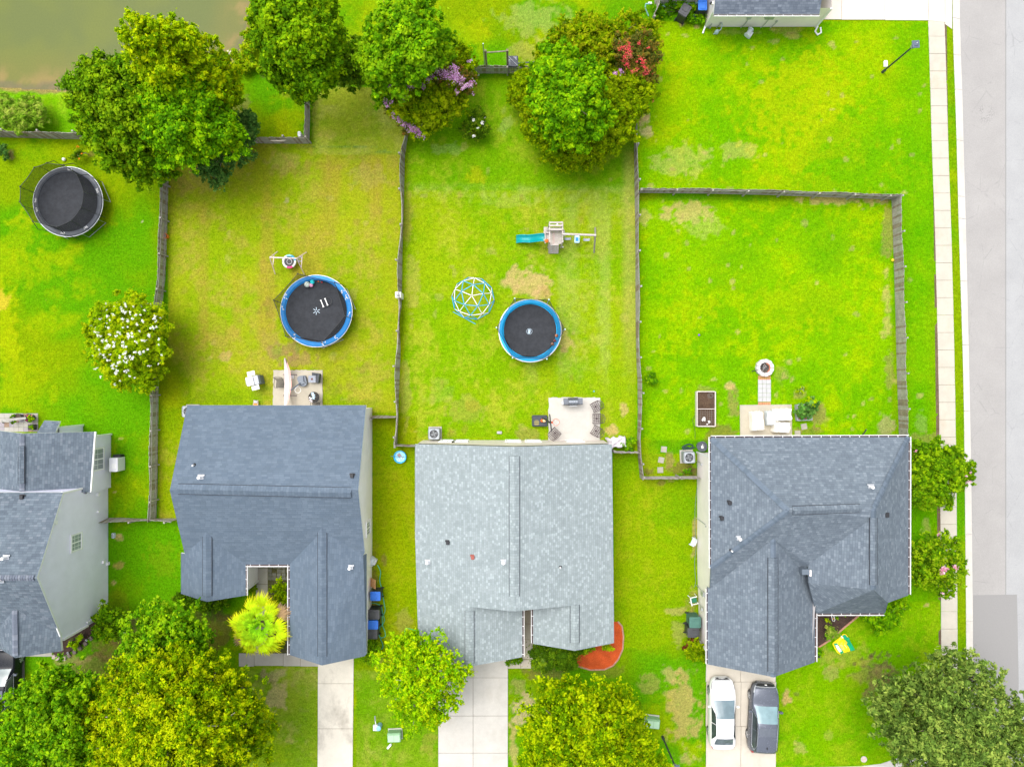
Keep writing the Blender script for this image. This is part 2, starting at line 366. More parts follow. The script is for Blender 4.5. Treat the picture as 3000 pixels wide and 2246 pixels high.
    for a in [(2350, 330, 190, 170, YEL, .8), (2330, 560, 150, 60, YEL, .35), (2480, 430, 110, 90, GRN, .5), (2000, 470, 90, 60, (.36, .38, .13), .55),
              (2160, 440, 60, 30, STR, .35), (1890, 370, 22, 40, (.55, .48, .30), .85), (1885, 345, 20, 30, STR, .7), (2020, 620, 75, 38, STR, .75), (1885, 635, 22, 30, STR, .5),
              (2060, 660, 60, 40, (.34, .40, .12), .5), (2440, 587, 90, 12, STR, .8), (2560, 590, 45, 18, STR, .8), (2600, 680, 18, 100, DIRT, .65), (2598, 880, 17, 110, STR, .6),
              (2605, 1080, 15, 60, DIRT, .6), (2600, 1245, 30, 35, (.35, .30, .2), .8), (2450, 720, 120, 80, GRN, .6), (2150, 800, 110, 80, GRN, .45), (2350, 900, 160, 80, YEL, .4),
              (2440, 760, 60, 60, GRN, .5), (2030, 900, 90, 50, YEL, .35), (2150, 1180, 18, 45, DIRT, .7), (2138, 1128, 16, 12, STR, .9), (2115, 1268, 50, 26, BRN, .8), (2070, 1140, 26, 12, DIRT, .5),
              (2395, 1215, 32, 38, DIRT, .8), (2370, 1262, 40, 18, BRN, .6), (2345, 1150, 20, 16, STR, .5), (2290, 1100, 25, 30, DIRT, .35), (2310, 1060, 10, 12, STR, .6), (2295, 1105, 9, 14, STR, .5),
              (1545, 820, 62, 48, STR, .85), (1590, 860, 26, 22, STR, .8), (1500, 830, 30, 25, STR, .5), (1660, 1000, 26, 36, STR, .6), (1650, 1025, 16, 12, (.33, .23, .14), .8),
              (1828, 1195, 14, 22, STR, .85), (1790, 1262, 26, 20, STR, .9), (1740, 1205, 18, 10, STR, .3), (1545, 1272, 40, 22, DIRT, .5), (1480, 590, 100, 20, PALE, .35),
              (1350, 1200, 90, 45, (.27, .30, .06), .6), (1290, 1150, 50, 40, PALE, .3), (1385, 1190, 26, 16, (.33, .27, .04), .5), (1300, 440, 60, 20, (.28, .42, .16), .35), (1480, 365, 26, 40, (.25, .42, .15), .4),
              (1390, 515, 40, 25, (.42, .38, .01), .45), (1210, 840, 22, 100, (.36, .32, .10), .5), (1190, 1130, 16, 120, (.30, .28, .08), .6), (1195, 620, 16, 90, (.34, .31, .08), .5),
              (830, 1030, 60, 35, (.25, .17, .10), .85), (790, 1000, 40, 45, (.30, .24, .08), .5), (880, 1050, 55, 26, (.27, .19, .10), .75), (790, 900, 26, 60, BRN, .35),
              (660, 1045, 20, 22, (.40, .30, .15), .85), (640, 980, 80, 90, (.32, .24, .05), .35), (560, 1060, 60, 60, (.24, .27, .03), .5), (1000, 1110, 90, 60, (.20, .28, .01), .6),
              (1060, 1080, 30, 25, BRN, .35), (1010, 1135, 50, 16, BRN, .3), (760, 1150, 35, 35, GRN, .5), (620, 1165, 90, 25, OLV, .7), (1000, 1180, 120, 22, OLV, .7), (900, 1095, 60, 20, GRN, .5),
              (880, 490, 90, 26, (.24, .19, .05), .45), (1080, 510, 80, 40, (.33, .30, .10), .5), (840, 470, 60, 30, (.36, .30, .12), .4), (600, 520, 70, 45, (.30, .28, .07), .6), (540, 540, 30, 60, BRN, .35),
              (960, 395, 40, 18, (.40, .30, .12), .35), (1010, 340, 90, 60, (.25, .37, .02), .5), (840, 590, 10, 10, (.35, .33, .2), .8), (980, 430, 90, 4, (.10, .25, .05), .6), (1060, 432, 60, 4, (.10, .22, .08), .7), (1130, 444, 55, 4, (.10, .22, .08), .6),
              (700, 310, 40, 40, (.20, .14, .09), .6), (860, 260, 60, 30, (.17, .19, .02), .7), (1000, 235, 50, 22, BRN, .6), (1560, 60, 120, 60, (.38, .42, .14), .5), (1530, 150, 60, 35, STR, .3),
              (1460, 90, 60, 60, GRN, .4), (950, 60, 120, 60, GRN, .6), (1997, 72, 11, 10, STR, 1), (2042, 77, 10, 9, STR, 1), (2300, 88, 60, 10, (.36, .28, .12), .5), (2330, 105, 30, 12, STR, .5), (2265, 120, 20, 8, STR, .5), (2160, 95, 70, 8, STR, .25),
              (10, 950, 50, 130, YEL, .9), (5, 880, 22, 30, (.55, .42, .05), .8), (200, 640, 140, 60, YEL, .5), (60, 700, 60, 70, YEL, .5), (330, 760, 100, 80, GRN, .7), (350, 1130, 80, 60, GRN, .6), (160, 440, 120, 30, YEL, .4),
              (340, 1569, 14, 8, STR, 1), (352, 1578, 12, 8, STR, .6), (350, 1654, 22, 12, (.38, .28, .1), .9), (335, 1707, 9, 6, STR, .9), (338, 1440, 9, 7, STR, .8), (352, 1285, 8, 5, STR, .7),
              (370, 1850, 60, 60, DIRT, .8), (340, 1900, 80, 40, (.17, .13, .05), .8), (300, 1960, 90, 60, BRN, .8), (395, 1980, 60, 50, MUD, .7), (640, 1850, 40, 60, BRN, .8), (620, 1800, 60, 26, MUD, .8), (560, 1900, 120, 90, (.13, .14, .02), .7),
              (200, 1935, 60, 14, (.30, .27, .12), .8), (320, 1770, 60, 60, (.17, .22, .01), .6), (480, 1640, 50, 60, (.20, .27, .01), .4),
              (800, 1978, 45, 22, (.40, .34, .24), .8), (815, 2040, 34, 50, (.42, .35, .22), .85), (775, 1985, 40, 24, MUD, .5), (900, 2000, 40, 40, (.17, .30, .01), .6), (760, 2180, 110, 60, (.22, .36, .005), .6), (860, 2170, 30, 10, STR, .4),
              (1110, 1930, 20, 22, (.38, .42, .10), .6), (1180, 1820, 26, 40, (.26, .26, .07), .7), (1125, 1640, 8, 20, BRN, .7), (1095, 1740, 12, 120, (.17, .13, .06), .7), (1090, 2200, 30, 8, STR, .2), (1260, 2180, 20, 30, (.3, .27, .06), .5),
              (1530, 2080, 40, 70, (.50, .40, .30), .9), (1505, 2170, 16, 60, STR, .7), (1520, 2010, 40, 30, (.30, .27, .12), .7), (1600, 1975, 80, 22, (.17, .13, .06), .8), (1780, 1960, 70, 26, (.21, .20, .04), .6),
              (2005, 2080, 52, 130, (.46, .33, .16), .8), (1960, 1975, 22, 26, STR, .6), (1900, 2000, 40, 30, (.33, .28, .1), .6), (1980, 1790, 35, 12, STR, .5), (2035, 1560, 10, 90, (.38, .30, .15), .9), (2030, 1750, 16, 40, (.3, .24, .1), .6), (1990, 1860, 22, 40, (.36, .33, .14), .5), (2010, 2220, 30, 20, STR, .6),
              (2020, 1812, 20, 30, DIRT, .7), (1990, 1375, 50, 18, BRN, .85), (1960, 1350, 18, 30, DIRT, .8), (1900, 1382, 26, 14, BRN, .85), (2030, 1382, 16, 18, MUD, .9), (1938, 1410, 18, 16, BRN, .8), (1965, 1408, 10, 6, DIRT, .6),
              (2550, 1980, 60, 46, (.22, .19, .08), .6), (2580, 2010, 55, 70, (.20, .15, .09), .75), (2480, 1920, 70, 40, (.30, .30, .06), .5), (2430, 1970, 30, 20, (.33, .28, .13), .6), (2302, 2046, 20, 24, (.46, .30, .17), 1), (2334, 2030, 12, 9, (.12, .14, .04), .8),
              (2340, 2190, 26, 20, (.42, .36, .15), .6), (2430, 2150, 16, 20, (.36, .33, .1), .4), (2430, 1920, 50, 30, (.33, .33, .08), .45), (2700, 1280, 60, 20, (.26, .22, .09), .6), (2700, 1240, 20, 50, (.3, .36, .16), .35), (2716, 1770, 8, 8, STR, .8), (2715, 1550, 14, 30, STR, .4),
              (770, 215, 10, 24, MUD, .8), (745, 160, 24, 60, LIME, .9), (2340, 1262, 26, 10, DIRT, .5), (20, 330, 60, 50, (.20, .26, .10), .5), (270, 560, 8, 8, STR, .2), (418, 649, 5, 4, (.5, .46, .33), 1), (30, 455, 14, 14, DIRT, .9), (270, 450, 12, 12, BRN, .8), (1905, 1110, 14, 12, BRN, .6)]:
        patch(*a)
    for i in range(150):                    # small bare flecks and darker tufts all over
        a, b = rng.uniform(1880, 2710), rng.uniform(80, 1270)
        patch(a, b, rng.uniform(4, 12), rng.uniform(4, 10), [STR, GRN, (.35, .25, .15)][i % 3], .5)
    for i in range(120):
        a, b = rng.uniform(500, 1860), rng.uniform(430, 1280)
        patch(a, b, rng.uniform(5, 16), rng.uniform(5, 18), [(.36, .33, .12), GRN, (.25, .19, .05)][i % 3], .45)
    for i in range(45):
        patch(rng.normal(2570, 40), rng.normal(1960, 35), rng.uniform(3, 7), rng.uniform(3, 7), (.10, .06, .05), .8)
    # pond basin and drop to the road
    pw = [(P(*q).x, P(*q).y) for q in POND]; ins, d = polydist(X, Y, pw); d = d + (n3 - .5) * .5
    Z = np.where(ins, -1.4 * sstep(0, 3.5, d) - .12, 0) - .10 * sstep(.5, 0, d) * ~ins
    C = m(C, (.30, .22, .11), np.where(ins, 1., sstep(.35, .05, d) * .8))
    kl = np.interp(py, KL[0], KL[1]); Z = np.where((px > kl + 6) & (px < kl + 425), -.3, Z); Z += (n2 - .5) * .04 * (Z > -.05)
    nx, ny = len(gx), len(gy); idx = np.arange(nx * ny).reshape(ny, nx)
    q = np.stack([idx[:-1, :-1], idx[:-1, 1:], idx[1:, 1:], idx[1:, :-1]], -1).reshape(-1, 4)
    me = bpy.data.meshes.new('ground'); me.vertices.add(nx * ny); me.vertices.foreach_set('co', np.stack([X, Y, Z], -1).ravel())
    me.loops.add(q.size); me.loops.foreach_set('vertex_index', q.ravel()); me.polygons.add(len(q)); me.polygons.foreach_set('loop_start', np.arange(0, q.size, 4))
    me.update(calc_edges=True); me.materials.append(M_LAWN); setcol(me, C.reshape(-1, 3)); me.polygons.foreach_set('use_smooth', [True] * len(q))
    tag(link('ground', me), kind='structure')
    # pond water: murky, browner where the bottom shows through near the bank
    gx = np.concatenate([[-60, -50, -42], np.arange(-38, -17.5, .2)]); gy = np.concatenate([np.arange(19, 28, .2), [32, 40, 55]]); X, Y = np.meshgrid(gx, gy)
    ins, d = polydist(X, Y, pw); d = np.where(ins, d, 0) + (fbm(X, Y, .8, 5) - .5) * 1.3; n = fbm(X, Y, .25, 8); e = fbm(X, Y, 1.6, 9)
    W = np.zeros(X.shape + (3,)) + L((.112, .135, .024)); W = m(W, (.098, .122, .028), sstep(.4, .65, n)); W = m(W, (.14, .135, .026), sstep(3.5, 1.0, d) * .55)
    W = m(W, (.22, .16, .05), sstep(1.7, .4, d) * sstep(.35, .6, e) * .85); W = m(W, (.12, .10, .06), sstep(.5, .1, d) * .6)
    nx, ny = len(gx), len(gy); idx = np.arange(nx * ny).reshape(ny, nx); q = np.stack([idx[:-1, :-1], idx[:-1, 1:], idx[1:, 1:], idx[1:, :-1]], -1).reshape(-1, 4)
    me = bpy.data.meshes.new('pond_water'); me.from_pydata(np.stack([X, Y, X * 0 - .11], -1).reshape(-1, 3).tolist(), [], q.tolist())
    s = NT('murky_water'); a = s.n('Attribute', attribute_name='Col'); s.bump(s.noise(2.5, 3), .01, .15)
    c = s.scale(a.outputs['Color'], s.ramp(s.noise(9, 4, .8), .3, .7, .9, 1.1))
    me.materials.append(s.done(c, .3, 0, .1)); setcol(me, W.reshape(-1, 3)); tag(link('pond_water', me), kind='structure')
ground()

def strip_quads(mb, ys, fl, fr, z, m=0):
    for a, b in zip(ys[:-1], ys[1:]):
        v = [P(fl(a), a), P(fr(a), a), P(fr(b), b), P(fl(b), b)]
        mb.add([(p.x, p.y, z) for p in v], [(3, 2, 1, 0)], m)
ip = lambda t: (lambda y: float(np.interp(y, t[0], t[1])))
kl, kr, sw = ip(KL), ip(KR), ip(SW)
ysr = [-9000, -300, 90, 250, 430, 680, 860, 1160, 1430, 1740, 2000, 2400, 12000]
b = MB(); strip_quads(b, ysr, lambda y: kr(y) - 4, lambda y: kr(y) + 380, -.12)
def mat_road():
    s = NT('asphalt'); v = s.co(); sx = s.n('SeparateXYZ'); s.put(sx.inputs[0], v)
    f = s.noise(22, 5, .85, v); k = s.ramp(f, .3, .7, .84, 1.16); k2 = s.ramp(s.noise(.5, 5, .6, v), .3, .7, .94, 1.06)
    c = s.mix(s.ramp(sx.outputs['X'], 34.75, 34.9), (.31, .30, .29), (.325, .328, .33)); c = s.scale(s.scale(c, k), k2)
    d = s.n('VectorMath', operation='DISTANCE'); s.put(d.inputs[0], v); d.inputs[1].default_value = (P(2893, 332).x, P(2893, 332).y, -.12)
    cr = s.n('TexVoronoi', feature='DISTANCE_TO_EDGE'); cr.inputs['Scale'].default_value = 6; s.put(cr.inputs['Vector'], v)
    msk = s.ramp(d.outputs['Value'], .55, .8, 1, 0); ed = s.ramp(cr.outputs[0], .0, .05, 1, 0)
    mm = s.n('Math', operation='MULTIPLY'); s.put(mm.inputs[0], msk); s.put(mm.inputs[1], ed)
    wn = s.noise(2.2, 4, .7, v); m3 = s.n('Math', operation='MULTIPLY'); s.put(m3.inputs[0], mm.outputs[0]); s.put(m3.inputs[1], s.ramp(wn, .45, .55))
    sa = s.n('Math', operation='ABSOLUTE'); sb = s.n('Math', operation='SUBTRACT'); s.put(sb.inputs[0], sx.outputs['X']); sb.inputs[1].default_value = 34.8; s.put(sa.inputs[0], sb.outputs[0])
    c = s.mix(s.ramp(sa.outputs[0], .02, .05, .45, 0), c, (.14, .14, .14))
    lc = s.n('TexVoronoi', feature='DISTANCE_TO_EDGE'); lc.inputs['Scale'].default_value = .45; s.put(lc.inputs['Vector'], s.mapv(v, (1, .7, 1))); wk = s.n('Math', operation='MULTIPLY'); s.put(wk.inputs[0], s.ramp(lc.outputs[0], 0, .015, .3, 0)); s.put(wk.inputs[1], s.ramp(s.noise(.8, 5, .8, v), .48, .58)); c = s.mix(wk.outputs[0], c, (.15, .15, .15))
    c = s.mix(m3.outputs[0], c, (.10, .10, .10)); c = s.mix(s.ramp(s.noise(1.4, 5, .75, v), .68, .8, 0, .2), c, (.2, .2, .2))
    s.bump(f, .01, .5); return s.done(c, .95, 0, .15)
struct('road', b, mat_road())
b = MB(); b.prism([tuple(P(x, y).xy) for x, y in ((2857, 2420), (2982, 2420), (2988, 2000), (2983, 1742), (2855, 1744))], -.13, -.112)
struct('road_repair_patch', b, mat('newer_asphalt', (.25, .245, .24), .95, .08, 25, spec=.15))
# kerb with joints, sidewalk slabs
b = MB(); yk = [-700, -500, -300, -100, 53, 160, 262, 411, 575, 640, 823, 1010, 1204, 1390, 1565, 1820, 2000, 2180, 2400, 2600]
for a, c in zip(yk[:-1], yk[1:]):
    a += .5; c -= .5; b.prism([tuple(P(kl(a), a).xy), tuple(P(kr(a) - 13, a).xy), tuple(P(kr(c) - 13, c).xy), tuple(P(kl(c), c).xy)], -.3, .02)
    b.prism([tuple(P(kr(a) - 13.2, a).xy), tuple(P(kr(a), a).xy), tuple(P(kr(c), c).xy), tuple(P(kr(c) - 13.2, c).xy)], -.3, -.10)
struct('kerb', b, M_CONC)
b = MB()
for a, c in zip(yk[:-1], yk[1:]): b.prism([tuple(P(kr(a) + 378, a).xy), tuple(P(kr(a) + 410, a).xy), tuple(P(kr(c) + 410, c).xy), tuple(P(kr(c) + 378, c).xy)], -.3, .03)
struct('far_kerb', b, M_CONC)
b = MB(); y = -760.
while y < 2620:
    h = 51.0; a, c = y + .45, y + h - .45
    if not (-300 < a < 55): b.prism([tuple(P(sw(a), a).xy), tuple(P(sw(a) + 47.5, a).xy), tuple(P(sw(c) + 47.5, c).xy), tuple(P(sw(c), c).xy)], -.1, .025 + .006 * math.sin(y * 3))
    y += h
b.prism([tuple(P(sw(a) + 1, a).xy) for a in (-760, 2620)] + [tuple(P(sw(a) + 46, a).xy) for a in (2620, -760)], -.1, .006, m=1)
struct('sidewalk', b, [M_WALK, M_DIRT])
# corner where the front walk curves into the side walk
b = MB(); pts = [(2262, 2246), (2400, 2246), (2520, 2243), (2580, 2236), (2640, 2216), (2700, 2180), (2745, 2130), (2757, 2120), (2757, 2320), (1200, 2320), (1200, 2252), (2262, 2252)]
b.prism([tuple(P(*q).xy) for q in pts], -.1, .02); struct('front_walk', b, M_CONC)

def slab_set(name, rects, m, z=.03, base=True):
    b = MB()
    for r in rects:
        pts = r if len(r) > 2 and isinstance(r[0], tuple) else [(r[0], r[1]), (r[2], r[1]), (r[2], r[3]), (r[0], r[3])]
        cx = sum(q[0] for q in pts) / len(pts); cy = sum(q[1] for q in pts) / len(pts)
        b.prism([tuple(P(q[0] + (.5 if q[0] < cx else -.5), q[1] + (.5 if q[1] < cy else -.5)).xy) for q in pts], -.1, z + random.uniform(-.004, .004))
    if base:
        xs = [q for r in rects for q in ([p[0] for p in r] if isinstance(r[0], tuple) else [r[0], r[2]])]
        for r in rects:
            pts = r if isinstance(r[0], tuple) else [(r[0], r[1]), (r[2], r[1]), (r[2], r[3]), (r[0], r[3])]
            b.prism([tuple(P(*q).xy) for q in pts], -.1, z - .02, m=1)
    return struct(name, b, [m, M_DIRT])
slab_set('driveway', [[(932, 1880), (1037, 1880), (1036, 2001), (931, 2001)], [(931, 2001), (1036, 2001), (1034.5, 2133), (931, 2133)], [(931, 2133), (1034.5, 2133), (1033, 2300), (930, 2300)]], M_CONC2)
dv = []
for y0, y1 in ((1900, 1984), (1984, 2095.5), (2095.5, 2204), (2204, 2300)): dv += [(1284, y0, 1386, y1), (1386, y0, 1488, y1)]
slab_set('driveway', dv, M_CONC)
dv = []
for y0, y1 in ((1930, 1996), (1996, 2126), (2126, 2300)): dv += [[(2069, y0), (2171, y0), (2169, y1), (2067, y1)], [(2171, y0), (2274, y0), (2272, y1), (2169, y1)]]
slab_set('driveway', dv, mat_concrete('cream_concrete', (.53, .485, .41), (.33, .27, .20), .5))
slab_set('driveway', [(2360, -300, 2465, 58), (2465, -300, 2592, 59), [(2592, -300), (2718, -300), (2719, 61), (2592, 60)], [(2718, -300), (2766, -300), (2768, 66), (2719, 61)], [(2768, -300), (2789, -300), (2789, 55), (2789, 86), (2768, 72)]],
         mat_concrete('bright_concrete', (.60, .55, .48), (.5, .42, .32), .3))
slab_set('driveway', [(-200, 1890, 66, 2110)], M_CONCG); slab_set('driveway_end', [(60, 1906, 153, 1922), (56, 1922, 72, 2060)], M_CONCG)
slab_set('front_path', [(750, 1640, 785, 1664), (750, 1664, 785, 1710), (750, 1710, 785, 1760), (750, 1760, 785, 1812), (745, 1812, 785, 1912), (700, 1912, 745, 1951), (745, 1912, 830, 1949), (830, 1912, 880, 1950), (880, 1912, 933, 1951)], M_CONCG)
slab_set('front_path', [(1530, 1770, 1561, 1826), (1530, 1826, 1561, 1872), (1530, 1872, 1561, 1930), (1488, 1931, 1525, 1957), (1525, 1931, 1556, 1957)], M_CONCP)
def irregular(px0, py0, px1, py1, jl, jt, jr):
    pts = []
    n = 26
    for i in range(n + 1): pts.append((px0 + (px1 - px0) * i / n, py0 + random.uniform(-jt, jt)))
    for i in range(1, 14): pts.append((px1 + random.uniform(-jr, jr), py0 + (py1 - py0) * i / 14))
    pts += [(px1, py1), (px0, py1)]
    for i in range(13, 0, -1): pts.append((px0 + random.uniform(-jl, jl), py0 + (py1 - py0) * i / 14))
    return pts
for nm, a, m_ in (('patio', (801, 1084, 945, 1204, 1.5, 1.2, .8), M_CONCP), ('patio', (1607, 1164, 1758, 1300, 1.5, 1.5, .8), M_CONC)):
    b = MB(); b.prism([tuple(P(*q).xy) for q in irregular(*a)], -.1, .05); struct(nm, b, m_)
b = MB(); b.prism([tuple(P(*q).xy) for q in ((2167, 1186), (2318, 1184.5), (2320, 1300), (2168.5, 1300))], -.1, .06)
struct('patio', b, mat_concrete('cream_patio', (.40, .365, .29), (.3, .24, .16), .2))
b = MB(); y = 1211
for i in range(4):
    for j in range(-2, 8): b.box(P(7 + j * 14, 1217 + i * 13.5) + Vector((0, 0, .0)), (.325, .31, .09), m=[0, 0, 1, 0, 2, 0, 1][(i * 3 + j * 5) % 7])
struct('paved_patio', b, [M_CONCG, mat('violet_paver', (.30, .27, .29), .9), mat('brown_paver', (.26, .18, .13), .9)])
b = MB()
for i in range(5):
    for j in range(3): b.box(P(2226.5 + j * 12.6, 1118 + i * 13), (.285, .295, .08), m=0)
for i in range(6):
    for yy in (1103.5, 1109.5, 1180, 1185.2): b.box(P(2223.5 + i * 6.2, yy), (.135, .115, .07), m=1)
struct('paver_path', b, [mat('grey_paver', (.42, .42, .42), .9, .1, 4), mat('red_brick', (.48, .23, .12), .9, .25, 9)])
def beds(name, pts, m_, z=.05, edge=None):
    b = MB(); b.prism([tuple(P(*q).xy) for q in pts], -.1, z)
    if edge: b.tube([P(*q, .04) for q in edge], .07, 6, m=1)
    return struct(name, b, [m_, mat('brick_edging', (.42, .22, .15), .9, .3, 8)])
M_MUL = mat_mulch('dark_mulch', (.035, .022, .018), (.11, .07, .055)); M_RED = mat_mulch('red_mulch', (.42, .055, .01), (.62, .12, .03))
red = [(1680, 1820), (1810, 1820), (1822, 1834), (1826, 1862), (1824, 1900), (1811, 1930), (1795, 1949), (1770, 1960), (1730, 1961), (1695, 1951), (1684, 1945)]
beds('mulch_bed', red, M_RED, .07, red[1:])
beds('mulch_bed', [(2380, 1780), (2530, 1780), (2510, 1805), (2470, 1840), (2430, 1875), (2395, 1897), (2380, 1900)], M_MUL, .05, [(2522, 1797), (2470, 1840), (2430, 1875), (2395, 1897)])
beds('mulch_bed', [(150, 1900), (180, 1870), (260, 1815), (290, 1790), (296, 1812), (275, 1845), (250, 1880), (192, 1918), (160, 1918)], M_MUL)
beds('flower_bed', [(786, 1640), (856, 1640), (856, 1912), (786, 1912)], mat_mulch('olive_soil', (.05, .055, .02), (.13, .12, .05)), .03)  # dark olive soil mix for the court bed
beds('flower_bed', [(719, 1640), (750, 1640), (748, 1720), (719, 1725)], mat_mulch('brown_soil', (.07, .05, .03), (.15, .11, .07)), .03)
b = MB()
for i in range(5):
    for j in range(4):
        if (i, j) not in ((4, 2), (1, 1)): b.box(P(792 + i * 13 + random.uniform(-1, 1), 1660 + j * 11) + Vector((0, 0, .04)), (.26, .22, .06), rz=random.uniform(-.1, .1))
struct('stepping_pavers', b, mat('mossy_paver', (.15, .15, .12), .95, .3, 6))

# ------------------------------------------------------------------ houses
def roof(parent, faces, mats, th=.16, name='roof'):
    """faces: lists of (px,py,z) or Vectors; UVs follow each slope, a skirt of fascia closes the edge"""
    V = []; key = {}; F = []
    def vid(p):
        k = (round(p[0], 2), round(p[1], 2), round(p[2], 2))
        if k not in key: key[k] = len(V); V.append(Vector(p))
        return key[k]
    for f in faces:
        ids = [vid(p) for p in f]
        ids = [a for i, a in enumerate(ids) if a != ids[i - 1]]
        n = (V[ids[1]] - V[ids[0]]).cross(V[ids[2]] - V[ids[1]])
        if n.z < 0: ids = ids[::-1]
        F.append(ids)
    cnt = {}
    for f in F:
        for i in range(len(f)): e = (f[i], f[(i + 1) % len(f)]); cnt[e] = cnt.get(e, 0) + 1
    me = bpy.data.meshes.new(name); off = parent.location; N = len(V)
    vs = [v - off for v in V] + [v - off - Vector((0, 0, th)) for v in V]
    fs = list(F) + [[i + N for i in f[::-1]] for f in F]; mi = [0] * len(F) + [1] * len(F)
    for (a, b_), c in cnt.items():
        if (b_, a) not in cnt: fs.append([b_, a, a + N, b_ + N]); mi.append(1)
    me.from_pydata([tuple(v) for v in vs], [], fs)
    for m_ in mats: me.materials.append(m_)
    me.polygons.foreach_set('material_index', mi); uv = me.uv_layers.new(name='UVMap')
    for p in me.polygons:
        n = p.normal.copy(); n = n if n.z > 0 else -n
        h = Vector((-n.y, n.x, 0)); h = h.normalized() if h.length > 1e-3 else Vector((1, 0, 0)); dn = n.cross(h)
        for li in p.loop_indices:
            c = me.vertices[me.loops[li].vertex_index].co + off; uv.data[li].uv = (c.dot(h) + 50, c.dot(dn) + 50)
    me.update(); o = link(name, me, parent); return o
def walls(parent, pts, m_, name='wall'):
    """pts: (x,y,ztop) world ring, vertical faces down to the ground; inner side too"""
    b = MB(); N = len(pts)
    for i in range(N):
        x0, y0, z0 = pts[i]; x1, y1, z1 = pts[(i + 1) % N]
        b.add([(x0, y0, -.05), (x1, y1, -.05), (x1, y1, z1), (x0, y0, z0)], [(0, 1, 2, 3)])
    return part(name, b, m_, parent, world=True)
def gutter(parent, a, b_, out, step=.62):
    """open gutter along an eave: dark trough, white outer lip, white brackets; out = horizontal direction away from the roof"""
    a = Vector(a); b_ = Vector(b_); out = Vector(out).normalized(); m_ = MB(); dz = Vector((0, 0, -.05))
    m_.bar(a + out * .05 + dz, b_ + out * .05 + dz, .10, .05, m=1); m_.bar(a + out * .12, b_ + out * .12, .036, .12, m=0)
    L = (b_ - a).length; d = (b_ - a) / L; k = step * .5
    while k < L:
        p = a + d * k; m_.bar(p - out * .01, p + out * .10, .028, .03, m=0); k += step
    return part('gutter', m_, [M_WHITE, M_GUT], parent, world=True)
def ridge_vent(parent, a, b_, wd, m_, slope=.44, name='ridge_vent'):
    a = Vector(a); b_ = Vector(b_); d = (b_ - a).normalized(); x = Vector((d.y, -d.x, 0)).normalized(); m2 = MB()
    h = wd / 2; up = Vector((0, 0, 1)); v = []
    for p in (a, b_):
        v += [p - x * h - up * (h * slope - .035), p - x * h - up * (h * slope - .075), p + up * .10, p + x * h - up * (h * slope - .075), p + x * h - up * (h * slope - .035)]
    m2.add(v, [(0, 1, 6, 5), (1, 2, 7, 6), (2, 3, 8, 7), (3, 4, 9, 8), (4, 3, 2, 1, 0), (5, 6, 7, 8, 9)])
    for s_ in (-1, 1):
        e_ = x * s_ * (h + .012) - up * (h * slope - .05); m2.bar(a + e_, b_ + e_, .035, .05, m=1)
    o = part(name, m2, [m_, mat('vent_slot', (.035, .04, .05), .9)], parent, world=True); me = o.data; uv = me.uv_layers.new(name='UVMap')
    for l in me.loops: c = me.vertices[l.vertex_index].co; uv.data[l.index].uv = (c.dot(x) * 1.4, c.dot(d) * .8)
    return o
def hip_caps(parent, a, b_, m_, wd=.34, step=.16, slope=.3, name='hip_cap'):
    a = Vector(a); b_ = Vector(b_); d = (b_ - a); L = d.length; d = d / L; x = Vector((d.y, -d.x, 0)).normalized(); m2 = MB(); k = 0
    while k < L - step:
        p0 = a + d * k; p1 = a + d * (k + step * 1.25); t = Vector((0, 0, .035)); e = Vector((0, 0, slope * wd / 2))
        m2.add([p0 + t * 1.6, p0 + t * 1.6 - x * wd / 2 - e, p1 + t * .6 - x * wd / 2 - e, p1 + t * .6, p0 + t * 1.6 + x * wd / 2 - e, p1 + t * .6 + x * wd / 2 - e,
                p0 - x * wd / 2 - e, p0 + x * wd / 2 - e, p0], [(0, 1, 2, 3), (0, 3, 5, 4), (1, 0, 8, 6), (0, 4, 7, 8)], m=random.choice((0, 0, 1)))
        k += step
    return part(name, m2, m_, parent, world=True)
def boards(parent, L_):
    for c_, d_ in L_: q_ = MB(); q_.box(c_, d_); part('corner_board', q_, M_WHITE, parent, world=True)
def on_roof(parent, px, py):
    from mathutils.bvhtree import BVHTree
    d = P(px, py, 0) - Vector((0, 0, CAMH)); d.normalize(); best = None
    for ch_ in parent.children:
        if ch_.name.startswith('roof') and 'vent' not in ch_.name:
            me = ch_.data; bv = BVHTree.FromPolygons([v.co + parent.location for v in me.vertices], [tuple(p.vertices) for p in me.polygons]); h_ = bv.ray_cast(Vector((0, 0, CAMH)), d)
            if h_[0] is not None and (best is None or h_[0].z > best.z): best = h_[0]
    return best
def pipe_vent(parent, p, kind='white', lean=(0, 0)):
    kx = 2000 / (CAMH - p[2]); p = on_roof(parent, p[0] * kx + 1500, 1123 - p[1] * kx) or p
    p = Vector(p); b = MB()
    if kind == 'white':
        b.box(p + Vector((0, .12, .03)), (.42, .10, .03), m=0); b.box(p + Vector((0, .02, .04)), (.30, .30, .03), m=0)
        b.cyl(p + Vector((-.03, 0, -.05)), .075, .42, 14, m=1); b.cyl(p + Vector((-.03, 0, .34)), .11, .06, 14, m=1, r2=.09)
        return part('vent_pipe', b, [M_STEEL, M_WHITE], parent, world=True)
    if kind == 'boot':
        b.cyl(p + Vector((0, 0, -.05)), .13, .12, 14, m=0, r2=.07); b.cyl(p, .05, .26, 12, m=1); return part('vent_pipe', b, [M_DARK, M_WHITE], parent, world=True)
    b.rbox(p + Vector((0, 0, .08)), (.22, .26, .16), .04, m=0); b.box(p + Vector((0, .1, .02)), (.34, .12, .02), m=0)
    return part('roof_vent', b, [mat('rusty_red', (.30, .09, .07), .8) if kind == 'red' else M_DARK], parent, world=True)
